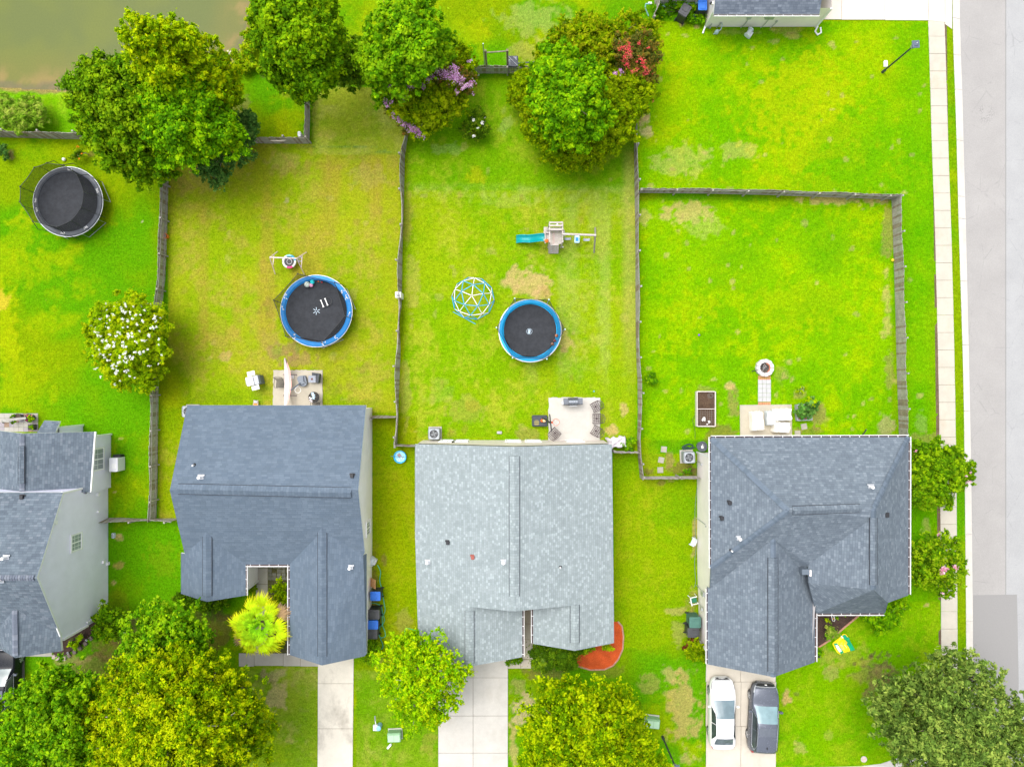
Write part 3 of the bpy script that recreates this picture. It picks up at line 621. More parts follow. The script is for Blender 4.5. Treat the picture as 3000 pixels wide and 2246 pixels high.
def wall_window(parent, c, wd, ht, nrm, cols=2, rows=2, name='window', panes=2):
    """window on a vertical wall: proud white frame and muntins, glass as a sub-part"""
    c = Vector(c); n = Vector(nrm).normalized(); x = Vector((-n.y, n.x, 0)); z = Vector((0, 0, 1)); b = MB(); R = Matrix((x, n, z)).transposed()
    def bx(u, v, w_, h_, d): b.box(c + x * u + z * v + n * (d / 2), (w_, d, h_), R=R)
    f = .075
    bx(0, ht / 2, wd + f * 2, f * 1.3, .07); bx(0, -ht / 2, wd + f * 2, f * 1.3, .08); bx(-wd / 2, 0, f * 1.3, ht, .07); bx(wd / 2, 0, f * 1.3, ht, .07)
    if panes == 2: bx(0, 0, f, ht, .06)
    else: bx(0, 0, wd, f, .06)
    for s_ in (-1, 1):
        for i in range(1, cols): bx(s_ * wd / 4 + (i / cols - .5) * wd / 2, 0, .02, ht, .035)
    for j in range(1, rows): bx(0, (j / rows - .5) * ht, wd, .02, .036)
    w_ = part(name, b, M_WHITE, parent, world=True); g = MB(); g.box(c + n * .015, (wd, .03, ht), R=R)
    part('pane', g, M_GLASS, w_, world=True); return w_
SH1 = mat_shingle('slate_blue_shingles', (.098, .132, .175), (.13, .168, .215), (.07, .09, .12), .36, .145, (.085, .115, .15), .05)
SH2 = mat_shingle('light_grey_shingles', (.225, .265, .272), (.285, .33, .34), (.13, .15, .155), .19, .14, (.345, .395, .41), .03)
SH3 = mat_shingle('blue_grey_shingles', (.112, .138, .168), (.155, .188, .222), (.055, .065, .08), .22, .15, (.185, .22, .255), .04)
SH0 = mat_shingle('charcoal_blue_shingles', (.095, .12, .15), (.145, .18, .215), (.04, .05, .065), .26, .15, (.165, .19, .225), .08)
SH4 = mat_shingle('grey_blue_shingles', (.09, .11, .14), (.14, .165, .20), (.05, .06, .08), .26, .15, (.17, .20, .24), .07)
W_OFF = mat_siding('off_white_siding', (.96, .92, .94)); W_BEIGE = mat_siding('beige_siding', (.80, .71, .66)); W_BLUE = mat_siding('pale_blue_siding', (.84, .82, .98))
W_CREAM = mat_siding('cream_siding', (.92, .85, .82)); W_TAN = mat_siding('tan_siding', (.47, .42, .34))

# --- house with the slate blue roof (second from the left)
h1 = thing('house', 'single storey house under a slate blue L-shaped roof with a palm in its front court', 'house', (-15.5, -8, 0), 0, 'houses in the row')
g = lambda x, y, z: Vector((x, y, z))
yN, yS, yR, zR, zE = -1.45, -12.0, -6.73, 5.0, 2.7; xW, xE = -21.55, -9.68
S = lambda y: zR - .436 * abs(y - yR)           # main slope height
# front wings: west wing ridge x=-19.83, east (garage) wing ridge x=-12.31
wx0, wxm, wx1, wy = -21.99, -19.83, -17.67, -14.05; wz = 2.7 + .436 * 2.16
ex0, exm, ex1, ey = -14.75, -12.31, -9.81, -18.0; ez = 2.7 + .436 * 2.46
yw = yR - (zR - wz) / .436; ye = yR - (zR - ez) / .436
roof(h1, [[g(xW, yN, zE), g(xE, yN, zE), g(xE, yR, zR), g(xW, yR, zR)],
          [g(xW, yR, zR), g(xE, yR, zR), g(xE, yS + .9, S(yS + .9)), g(ex1, yS + .7, S(yS + .7) + .0), g(exm, ye, ez), g(ex0, yS, 2.7), g(wx1, yS, 2.7), g(wxm, yw, wz), g(xW, yS + .8, S(yS + .8))],
          [g(wxm, yw, wz), g(wx1, yS, 2.7), g(wx1, wy, 2.7), g(wxm, wy - .12, wz)],
          [g(wxm, yw, wz), g(wxm, wy - .12, wz), g(wx0, wy + .1, 2.65), g(wx0, yS + .75, 2.65), g(xW, yS + .8, S(yS + .8))],
          [g(exm, ye, ez), g(ex0, yS, 2.7), g(ex0, ey, 2.7), g(exm, ey - .25, ez)],
          [g(exm, ye, ez), g(exm, ey - .25, ez), g(ex1, ey - .1, 2.65), g(-9.66, ey + .05, 2.6), g(-9.66, yS + .7, 2.62), g(ex1, yS + .7, S(yS + .7))]], [SH1, M_WHITE])
walls(h1, [(-21.3, -1.7, 2.6), (-9.83, -1.7, 2.6), (-9.83, yR, 4.8), (-9.83, -11.3, 2.8), (-9.9, -17.6, 2.5), (-12.31, -17.6, 3.6), (-14.55, -17.6, 2.6), (-14.55, -11.9, 2.6),
           (-17.86, -11.9, 2.6), (-17.86, -13.9, 2.6), (-19.83, -13.9, 3.5), (-21.8, -13.9, 2.5), (-21.8, -11.4, 2.5), (-21.35, -11.4, 2.7), (-21.35, yR, 4.8)], W_OFF)
boards(h1, [((-17.84, -12.05, 1.3), (.06, .06, 2.6)), ((-17.84, -13.87, 1.3), (.1, .1, 2.6))])
ridge_vent(h1, P(520, 1432, 5.0) + g(0, 0, 0), P(1028, 1443, 5.0), .62, SH1)
ridge_vent(h1, g(wxm, -9.5, wz), g(wxm, wy + .25, wz), .56, SH1); ridge_vent(h1, g(exm, -9.3, ez), g(exm, ey + .3, ez), .56, SH1)
gutter(h1, (wx1, yS, 2.7), (ex0, yS, 2.7), (0, -1, 0)); gutter(h1, (ex0, yS - .05, 2.7), (ex0, ey, 2.7), (-1, 0, 0)); gutter(h1, (wx1, yS - .05, 2.7), (wx1, wy, 2.7), (1, 0, 0))
pipe_vent(h1, P(590, 1397, 4.6), 'white'); pipe_vent(h1, P(569, 1362, 4.3), 'boot'); pipe_vent(h1, P(1032, 1393, 4.6), 'dark'); pipe_vent(h1, P(1028, 1661, 3.2), 'white')
wall_window(h1, (-9.83, -9.85, 1.45), .9, 1.1, (1, 0, 0), rows=2)
b = MB(); b.box((-12.2, -17.63, 1.1), (2.6, .08, 2.15)); part('garage_door', b, M_WHITE, h1, world=True)
# --- house with the light grey roof (centre)
h2 = thing('house', 'single storey house under a pale grey speckled gable roof with two front gables', 'house', (0.2, -9, 0), 0, 'houses in the row')
zR, sl_ = 4.7, .30; xr = .15; Z2 = lambda x: zR - sl_ * abs(x - xr)
xa, xb, yn, ys = -6.43, 6.62, -4.02, -14.44
lx, rx = -2.75, 4.09; lz, rz_ = Z2(lx), Z2(rx)
roof(h2, [[g(xa, yn, Z2(xa)), g(xr, yn, zR), g(xr, ys, zR), g(lx, ys, lz), g(lx, -18.3, lz), g(-6.2, -17.6, Z2(-6.2) - .05), g(xa, -10, Z2(xa))],
          [g(xr, yn, zR), g(xb, yn, Z2(xb)), g(6.7, -10, Z2(6.7)), g(6.77, -17.2, Z2(6.77)), g(rx, -17.4, rz_), g(rx, ys, rz_), g(xr, ys, zR)]], [SH2, M_WHITE])
roof(h2, [[g(lx, ys, lz), g(.68, ys, lz - sl_ * 3.43), g(.68, -18.1, lz - sl_ * 3.43), g(lx, -18.3, lz)],
          [g(rx, ys, rz_), g(1.40, ys, rz_ - sl_ * 2.69), g(1.40, -17.25, rz_ - sl_ * 2.69), g(rx, -17.4, rz_)]], [SH2, M_WHITE])
walls(h2, [(-6.25, -3.98, 2.6), (.15, -3.98, 4.5), (6.42, -3.98, 2.6), (6.5, -17.1, 2.6), (4.09, -17.1, 3.4), (1.55, -17.1, 2.5), (1.55, -14.5, 2.5), (.15, -14.4, 4.4), (.5, -14.5, 2.7), (.5, -17.9, 2.7), (-2.75, -17.9, 3.7), (-6.0, -17.4, 2.6)], W_BEIGE)
ridge_vent(h2, g(xr, -4.6, zR), g(xr, -13.5, zR), .62, SH2, .3); ridge_vent(h2, g(lx, -14.7, lz), g(lx, -18.1, lz), .56, SH2, .3); ridge_vent(h2, g(rx, -14.4, rz_), g(rx, -16.9, rz_), .56, SH2, .3)
gutter(h2, (1.40, -14.5, rz_ - sl_ * 2.69 - .02), (1.40, -17.2, rz_ - sl_ * 2.69 - .02), (-1, 0, 0)); gutter(h2, (.68, -14.5, 2.82), (.68, -18.05, 2.82), (1, 0, 0))
b = MB(); b.box((1.04, -14.46, 2.86), (.8, .06, .1)); part('fascia', b, M_WHITE, h2, world=True)
for x, y, k, z in ((1312, 1588, 'dark', 3.1), (1385, 1631, 'red', 3.6), (1254, 1645, 'white', 2.8), (1476, 1645, 'white', 4.2), (1641, 1660, 'boot', 3.8)): pipe_vent(h2, P(x, y, z), k)
for px_ in (1316, 1353, 1503, 1560, 1679): wall_window(h2, (P(px_, 1290).x, -3.97, 1.25), .95 if px_ != 1679 else 1.1, 1.3, (0, 1, 0), rows=2)
# --- house with the blue-grey hipped roof (right)
h3 = thing('house', 'single storey house under a blue-grey hipped roof with a two car driveway', 'house', (19, -10, 0), 0, 'houses in the row')
A, B_ = g(16.85, -7.76, 6.3), g(22.1, -7.6, 6.3); NW, NE = g(12.84, -3.5, 3.9), g(25.62, -3.45, 3.9); SWc = g(12.85, -11.9, 3.9)
G0, GR = g(16.43, -9.76, 5.1), g(16.43, -18.43, 5.1); SL = g(13.05, -13.5, 3.02); q1 = g(19.0, -11.6, 4.25); R1 = g(22.1, -12.6, 6.3)
roof(h3, [[NW, NE, B_, A], [NW, A, SWc], [A, B_, g(22.1, -8.2, 6.2), q1, g(19.0, -12.3, 3.58), G0, SL, SWc],
          [G0, SL, g(12.9, -13.4, 2.98), g(12.9, -18.5, 3.0), GR], [G0, GR, g(19.96, -18.35, 3.0), g(19.96, -13.3, 3.0), g(19.0, -12.3, 3.58)],
          [B_, g(22.1, -8.2, 6.2), q1, g(19.0, -12.75, 4.3), R1], [B_, NE, g(25.6, -13.67, 3.9), g(23.6, -13.75, 5.15), R1],
          [R1, g(23.6, -13.75, 5.15), g(24.5, -15.08, 3.15)], [R1, g(24.5, -15.08, 3.15), g(20.02, -15.12, 3.1)], [R1, g(20.02, -15.12, 3.1), g(19.0, -12.75, 4.3)]], [SH3, SH3])
walls(h3, [(13.02, -4.85, 3.8), (13.8, -4.85, 3.8), (13.8, -3.75, 3.8), (25.4, -3.75, 3.8), (25.4, -13.5, 3.8), (23.7, -13.6, 4.9), (22.1, -13.6, 4.8), (19.8, -13.6, 3.6), (19.75, -18.15, 2.95), (16.43, -18.15, 4.95), (13.17, -18.1, 2.95), (13.05, -13.4, 3.0), (13.02, -11.9, 3.7)], W_CREAM)
for a, c, o_ in ((NW, NE, (0, 1, 0)), (NW, SWc, (-1, 0, 0)), (NE, g(25.6, -13.6, 3.9), (1, 0, 0)), (g(12.9, -13.5, 3.0), g(12.9, -18.45, 3.0), (-1, 0, 0)), (g(19.96, -13.3, 3.0), g(19.96, -18.3, 3.0), (1, 0, 0)), (g(20.1, -15.1, 3.12), g(24.45, -15.08, 3.14), (0, -1, 0))):
    gutter(h3, a, c, o_)
HC = [mat('cap_shingle', (.125, .158, .20), .9, .1, 8, spec=.1), mat('cap_shingle_dark', (.105, .135, .17), .9, .1, 8, spec=.1)]
hip_caps(h3, A + g(0, 0, .02), NW, HC); hip_caps(h3, A + g(0, 0, .02), SWc, HC); hip_caps(h3, B_ + g(0, 0, .02), NE, HC); hip_caps(h3, B_ + g(0, 0, .02), R1, HC, slope=.6)
hip_caps(h3, GR + g(0, 0, .01), G0, HC, slope=.6)
ridge_vent(h3, A + g(.3, 0, .04), B_ + g(-.8, -.02, .04), .5, SH3, .6); ridge_vent(h3, G0 + g(0, -1.2, .04), GR + g(0, .3, .04), .6, SH3, .6); ridge_vent(h3, g(22.1, -8.2, 6.33), g(22.1, -12.3, 6.33), .42, SH3, .6)
for x, y, k, z in ((2550, 1425, 'white', 4.9), (2165, 1576, 'white', 4.4), (2137, 1472, 'dark', 4.1), (2114, 1517, 'dark', 4.1), (2142, 1612, 'boot', 4.2), (2597, 1508, 'dark', 5.2)): pipe_vent(h3, P(x, y, z), k)
b = MB(); b.box(P(2362, 1672, 4.1), (.75, .35, .5)); b.box(P(2371, 1676, 4.2), (.1, .4, .4), m=1); part('cricket_roof', b, [SH3, W_CREAM], h3, world=True)
boards(h3, [((13.0, -4.82, 1.9), (.1, .1, 3.8)), ((13.1, -18.0, 1.5), (.1, .1, 3.0))])
b = MB(); b.box((13.04, -4.2, 3.6), (.12, 1.2, .3)); part('porch_beam', b, M_WHITE, h3, world=True)
b = MB(); b.box((16.4, -18.2, 1.15), (4.9, .06, 2.25)); part('garage_door', b, M_WHITE, h3, world=True)
for y_, z_, s_ in ((1738, 1.6, (.14, .30, .55)), (1782, 1.3, (.12, .22, .30)), (1360, 1.2, (.1, .12, .2)), (1541, 2.3, (.05, .1, .12))):
    b = MB(); b.box((12.96, P(0, y_, z_).y, z_), s_); b.bar((12.98, P(0, y_, z_).y + .1, z_ - .2), (12.98, P(0, y_, z_).y + .1, .02), .04, .04); part('meter_box', b, M_STEEL, h3, world=True)
# --- two storey pale blue house (left edge)
h0 = thing('house', 'two storey pale blue house with dark grey roofs at the left edge', 'house', (-31, -9, 0), 0, 'houses in the row')
XE = -28.25; m0, mn, ms = -11.55, -6.85, -15.75
Zm = lambda y: 7.45 - .51 * abs(y - m0)
roof(h0, [[g(-40, m0, 7.45), g(XE + .02, m0, 7.45), g(XE, mn, 5.05), g(-40, mn, 5.05)],
          [g(-40, m0, 7.45), g(XE + .02, m0, 7.45), g(XE, ms, Zm(ms)), g(-28.25, ms, 5.3), g(-30.35, -13.7, Zm(-13.7)), g(-32.45, ms, 5.3), g(-40, ms, 5.3)]], [SH0, M_WHITE])
roof(h0, [[g(-30.35, -13.7, 6.36), g(-30.35, -16.75, 6.3), g(-28.3, -16.8, 5.1), g(-28.3, ms, 5.25)], [g(-30.35, -13.7, 6.36), g(-30.35, -16.75, 6.3), g(-32.45, -16.5, 5.1), g(-32.45, ms, 5.3)]], [SH0, M_WHITE])
rr = -31.35; rzz = 4.35
roof(h0, [[g(rr, -3.2, rzz), g(rr, -7.0, rzz), g(-27.95, -7.2, 2.75), g(-27.65, -3.2, 2.75)], [g(rr, -3.2, rzz), g(rr, -7.0, rzz), g(-34.1, -7.0, 3.1), g(-34.1, -3.05, 3.1)],
          ], [SH0, M_WHITE])
roof(h0, [[g(-30.9, -2.45, 2.9), g(-29.9, -2.5, 2.9), g(-29.9, -3.6, 3.5), g(-31.2, -3.6, 3.5)]], [SH0, M_WHITE])
walls(h0, [(-28.4, -6.9, 4.8), (-28.4, m0, 7.25), (-28.4, -16.2, 4.9), (-31, -16.2, 5.2), (-40, -16.2, 5), (-40, -6.9, 4.9)], W_BLUE)
walls(h0, [(-28.2, -3.6, 2.7), (-28.2, -7.3, 2.7), (-33.9, -7.3, 2.7), (-33.9, -3.6, 2.7), (rr, -3.6, 4.1)], W_BLUE)
walls(h0, [(-30.17, -2.95, 2.5), (-30.17, -3.7, 2.5), (-31.0, -3.7, 2.8), (-31.0, -2.95, 2.6)], W_BLUE)
boards(h0, [((-28.18, -3.57, 1.35), (.12, .12, 2.7)), ((-28.36, -16.18, 3.6), (.12, .12, 2.5)), ((-28.38, -6.93, 3.7), (.12, .12, 2.3)), ((-30.15, -2.93, 1.25), (.12, .12, 2.5)), ((-28.38, -15.95, 1.2), (.1, .1, 2.4))])
b = MB()
for a, c in (((-28.36, -6.85, 4.93), (-28.3, m0, 7.32)), ((-28.3, m0, 7.32), (-28.3, -15.8, 5.2))): b.bar(a, c, .07, .16)
b.bar((-27.63, -3.2, 2.7), (-27.93, -7.2, 2.7), .08, .12); part('fascia', b, M_WHITE, h0, world=True)
wall_window(h0, (-28.19, P(0, 1345, 1.6).y, 1.6), 1.45, 1.35, (1, 0, 0), cols=2, rows=2); wall_window(h0, (-28.39, P(0, 1592, 4.0).y, 3.55), 1.05, 1.05, (1, 0, 0), cols=2, rows=3)
for y_, z_, s_ in ((1530, 5.6, .22), (1448, 1.2, .2), (1498, 1.2, .12), (1645, .6, .2), (1774, .9, .3), (1650, .1, .2)):
    b = MB(); b.box((-28.34, P(0, y_, z_).y, z_), (.12, s_, s_)); part('wall_box', b, M_WHITE, h0, world=True)
hip_caps(h0, g(-28.4, m0, 7.47), g(-37.5, m0, 7.47), [mat('cap_dark', (.12, .14, .18), .9), mat('cap_mid', (.17, .19, .23), .9)], slope=.5); hip_caps(h0, g(-30.35, -16.6, 6.34), g(-30.35, -13.8, 6.4), [MC['cap_dark'], MC['cap_mid']], slope=.5)
hip_caps(h0, g(rr, -7.0, rzz + .02), g(rr, -3.3, rzz + .02), [MC['cap_dark'], MC['cap_mid']], slope=.45); ridge_vent(h0, g(rr, -4.0, rzz + .05), g(rr, -6.4, rzz + .05), .36, SH0)
pipe_vent(h0, P(20, 1632, 6.6), 'white'); pipe_vent(h0, P(66, 1455, 5.6), 'dark'); pipe_vent(h0, P(6, 1700, 7), 'white')
b = MB(); b.box((-28.15, -7.2, .3), (.03, 6, .02)); 
b = MB(); 
for i in range(12): b.bar((-35.2, -3.6 - i * .62, 2.6), (-33.95, -3.6 - i * .62, 2.6), .05, .14)
b.bar((-34.35, -3.1, 2.5), (-34.35, -10.5, 2.5), .12, .18); part('pergola_rafter', b, M_WHITE, h0, world=True)
# --- cream house at the top edge
h4 = thing('house', 'cream house at the top edge with a grey roof and a white gutter', 'house', (20, 28, 0), 0, 'houses in the row')
x0, x1, ye_ = P(2091, 41, 2.4).x, P(2401, 41, 2.4).x, P(2200, 42, 2.4).y
roof(h4, [[g(x0, ye_, 2.4), g(x1, ye_, 2.4), g(x1, ye_ + 6, 4.9), g(x0, ye_ + 6, 4.9)], [g(x0, ye_ + 6, 4.9), g(x1, ye_ + 6, 4.9), g(x1, ye_ + 12, 2.4), g(x0, ye_ + 12, 2.4)]], [SH4, M_WHITE])
yb = P(0, 79).y; xb0, xb1 = P(2066, 0).x, P(2352, 0).x + .9
walls(h4, [(xb0, yb, 2.4), (xb1, yb, 2.4), (xb1, yb + 11, 2.4), (xb0, yb + 11, 2.4)], W_CREAM)
walls(h4, [(P(1925, 0).x, P(0, 13).y, 2.6), (xb0 + .02, P(0, 13).y, 2.6), (xb0 + .02, P(0, 13).y + 7, 2.6), (P(1925, 0).x, P(0, 13).y + 7, 2.6)], W_CREAM)
roof(h4, [[g(P(1925, 0).x - .2, P(0, 13).y - .1 + .35, 2.65), g(xb0, P(0, 13).y + .25, 2.65), g(xb0, P(0, 13).y + 7, 4.4), g(P(1925, 0).x - .2, P(0, 13).y + 7, 4.4)]], [SH4, M_WHITE])
gutter(h4, (x0, ye_ - .02, 2.38), (x1, ye_ - .02, 2.38), (0, -1, 0))
b = MB(); b.box((xb0, yb - .02, 1.2), (.14, .1, 2.4)); b.bar((xb0 - .05, yb - .05, .15), (xb0 - .2, yb - .5, .08), .1, .08); part('downspout', b, M_WHITE, h4, world=True)
b = MB(); b.box((xb1, yb - .02, 1.2), (.14, .1, 2.4)); b.tube([(xb1 + .02, yb - .1, .3), (xb1 - .1, yb - .4, .15), (xb1 + .1, yb - .6, .08), (xb1 + .35, yb - .45, .08), (xb1 + .3, yb - .1, .1)], .06); part('downspout', b, M_WHITE, h4, world=True)
for px_, z_, s_ in ((2195, 1.35, (.28, .16, .3)), (2255, 1.35, (.6, .12, .4)), (2112, .6, (.14, .06, .14)), (2275, .8, (.12, .06, .16)), (2080, .1, (.12, .2, .1))):
    b = MB(); x_ = P(px_, 0, z_).x; b.box((x_, yb - .06, z_), s_); b.tube([(x_ + .04, yb - .05, z_ - .1), (x_ + .02, yb - .05, .5), (x_ - .15, yb - .1, .05)], .03); part('meter_box', b, M_STEEL, h4, world=True)

# ------------------------------------------------------------------ fences
def fence(pxpts, ztop, label, side=1, post_gap=2.44, wavy=.04, lean=0.0, start=True, rails=True, seed=0):
    r = random.Random(seed); pts = [P(*q) for q in pxpts]; c = pts[0].copy(); t = thing('wooden_fence', label, 'fence', tuple(c), 0, 'weathered picket fences')
    seg = [(a, b_, (b_ - a).length) for a, b_ in zip(pts[:-1], pts[1:])]; T = sum(s_[2] for s_ in seg); B = MB(); k = 0.0; ph = r.random() * 6
    def at(s_):
        for a, b_, L in seg:
            if s_ <= L or (a, b_, L) == seg[-1]: return a + (b_ - a) * min(1, s_ / L), (b_ - a).normalized()
            s_ -= L
    up = Vector((0, 0, 1))
    while k < T:
        p, d = at(k + .07); n = Vector((d.y, -d.x, 0)) * side; h = ztop + wavy * math.sin(k * 1.3 + ph) + r.uniform(-.025, .025)
        ln = n * (lean * math.sin(k * .9 + ph) + r.uniform(-.02, .02)); top = p + up * h + ln; R = .0
        B.bar(p + up * .02, top, .125 * 1.0, .022, up=n) if False else B.bar(p + up * .02, top, .128, .022, m=r.choice((0, 0, 1)), up=n)
        k += .142
    part('boards', B, [M_WOOD, M_WOOD2], t, world=True)
    if rails:
        for z in (.3, ztop - .22):
            k = 0; RL = MB()
            while k < T - .1:
                a, d = at(k); e, _ = at(min(T, k + 1.2)); n = Vector((d.y, -d.x, 0)) * side
                f = lean * z / ztop; RL.bar(a + up * z + n * (.045 + f * math.sin(k * .9 + ph)), e + up * z + n * (.045 + f * math.sin((k + 1.2) * .9 + ph)), .04, .085); k += 1.2
            part('rail', RL, M_WOOD, t, world=True)
    k = 0.05
    while k < T:
        p, d = at(k); n = Vector((d.y, -d.x, 0)) * side; Q = MB(); l = n * lean * math.sin(k * .9 + ph)
        Q.bar(p + n * .11, p + n * .11 + l + up * (ztop + .06), .09, .09, up=n); Q.box(p + n * .11 + l + up * (ztop + .075), (.11, .11, .03), rz=math.atan2(d.y, d.x))
        part('post', Q, [M_WOOD], t, world=True); k += post_gap
    return t
fence([(-60, 400), (0, 402), (100, 405), (180, 407), (250, 408), (330, 409)], 1.25, 'grey picket fence behind the yard with the black-rimmed trampoline, below the pond', side=-1, seed=1)
fence([(505, 445), (497, 480), (494, 514), (491, 634), (487, 750), (484, 818), (475, 900), (468, 1030), (465, 1121), (463, 1248), (461, 1430), (458, 1518)], 1.12, 'long grey picket fence dividing the lime green yard from the dry tan yard', wavy=.06, side=-1, seed=2)
fence([(300, 1517), (350, 1516), (420, 1519), (457, 1518), (520, 1518)], 1.1, 'short fence between the pale blue house and the slate roofed house', lean=.12, side=1, seed=3)
fence([(640, 418), (750, 420), (830, 421), (906, 421)], 1.2, 'brown grey fence running along the back of the tan yard to a corner', side=-1, seed=4)
fence([(906, 421), (908, 350), (908, 294), (909, 262)], 1.2, 'short fence going up from the corner to the big tree beside the pond', side=1, seed=5)
fence([(1190, 362), (1195, 398), (1186, 453), (1184, 520), (1183, 589), (1180, 680), (1178, 750), (1177, 840), (1176, 900), (1169, 935), (1171, 980), (1173, 1022), (1171, 1090), (1168, 1158), (1166, 1230), (1163, 1300)], 1.15, 'long leaning fence between the blue-rimmed trampoline and the climbing dome', lean=.14, side=1, seed=6)
fence([(1163, 1300), (1190, 1302), (1225, 1302)], 1.15, 'short fence stub beside the paddling pool joining the pale roofed house', side=1, seed=7)
fence([(1094, 1217), (1130, 1217), (1165, 1219)], 1.1, 'short fence stub closing the tan yard beside the slate roofed house', lean=.1, side=1, seed=8)
fence([(1857, 335), (1858, 430), (1859, 543), (1861, 640), (1862, 750), (1862, 860), (1863, 976), (1865, 1060), (1868, 1112), (1869, 1203), (1867, 1293), (1870, 1345), (1875, 1398)], 1.2, 'long fence between the playset yard and the yard with the raised bed', side=-1, wavy=.07, lean=.05, seed=9)
fence([(1876, 1396), (1960, 1396), (2040, 1395)], 1.15, 'short fence below the air conditioner ending at the cream wall', side=-1, seed=10)
fence([(1792, 1322), (1830, 1322), (1868, 1323)], 1.1, 'short fence stub beside the crumpled grey cover', side=-1, seed=11)
fence([(1868, 565), (1960, 566), (2060, 567), (2150, 569), (2250, 571), (2400, 577), (2520, 581), (2612, 584)], 1.2, 'long fence across the back of the right hand yard', side=1, wavy=.07, seed=12)
fence([(2612, 584), (2615, 660), (2618, 750), (2621, 840), (2624, 930), (2626, 1022), (2628, 1100), (2630, 1157), (2634, 1280)], 1.14, 'long fence running beside the sidewalk down to the hipped roof house', side=-1, wavy=.06, seed=13)
fence([(1383, 216), (1430, 216), (1490, 216), (1575, 214)], 1.2, 'short brown fence between two flowering trees at the back', side=1, seed=14)
fence([(1903, 78), (1912, 60), (1919, 40), (1917, 10), (1918, -60)], 1.3, 'crooked fence end beside the leaning black bin at the top edge', lean=.1, side=1, seed=15)

# ------------------------------------------------------------------ trees and shrubs
PAL = {'bright': [(.19, .34, .002), (.26, .40, .003), (.10, .22, .002), (.36, .48, .003)],
       'green': [(.08, .21, .003), (.125, .275, .003), (.04, .13, .003), (.21, .36, .004)],
       'vivid': [(.085, .26, .003), (.14, .33, .003), (.04, .15, .003), (.24, .42, .004)],
       'olive': [(.125, .23, .001), (.185, .30, .001), (.065, .15, .001), (.27, .37, .002)],
       'gold': [(.14, .27, .001), (.21, .34, .001), (.06, .16, .001), (.33, .44, .002)],
       'lime': [(.18, .38, .002), (.26, .46, .003), (.10, .27, .002), (.34, .53, .004)],
       'grey': [(.10, .19, .04), (.16, .27, .055), (.055, .11, .025), (.24, .34, .08)],
       'wine': [(.14, .03, .02), (.18, .05, .03), (.09, .02, .015), (.2, .08, .03)],
       'wisp': [(.15, .30, .02), (.22, .36, .04), (.10, .24, .015), (.30, .38, .08)],
       'deep': [(.05, .13, .004), (.09, .20, .006), (.03, .09, .004), (.16, .27, .008)],
       'rust': [(.09, .10, .02), (.14, .12, .02), (.05, .08, .015), (.20, .12, .025)],
       'bluegreen': [(.05, .15, .035), (.09, .21, .05), (.03, .10, .025), (.14, .28, .07)]}
for k_ in PAL: PAL[k_] = [(min(.6, a * 1.42 + .01), min(.62, b_ * 1.32 + .01), c_) for a, b_, c_ in PAL[k_]]
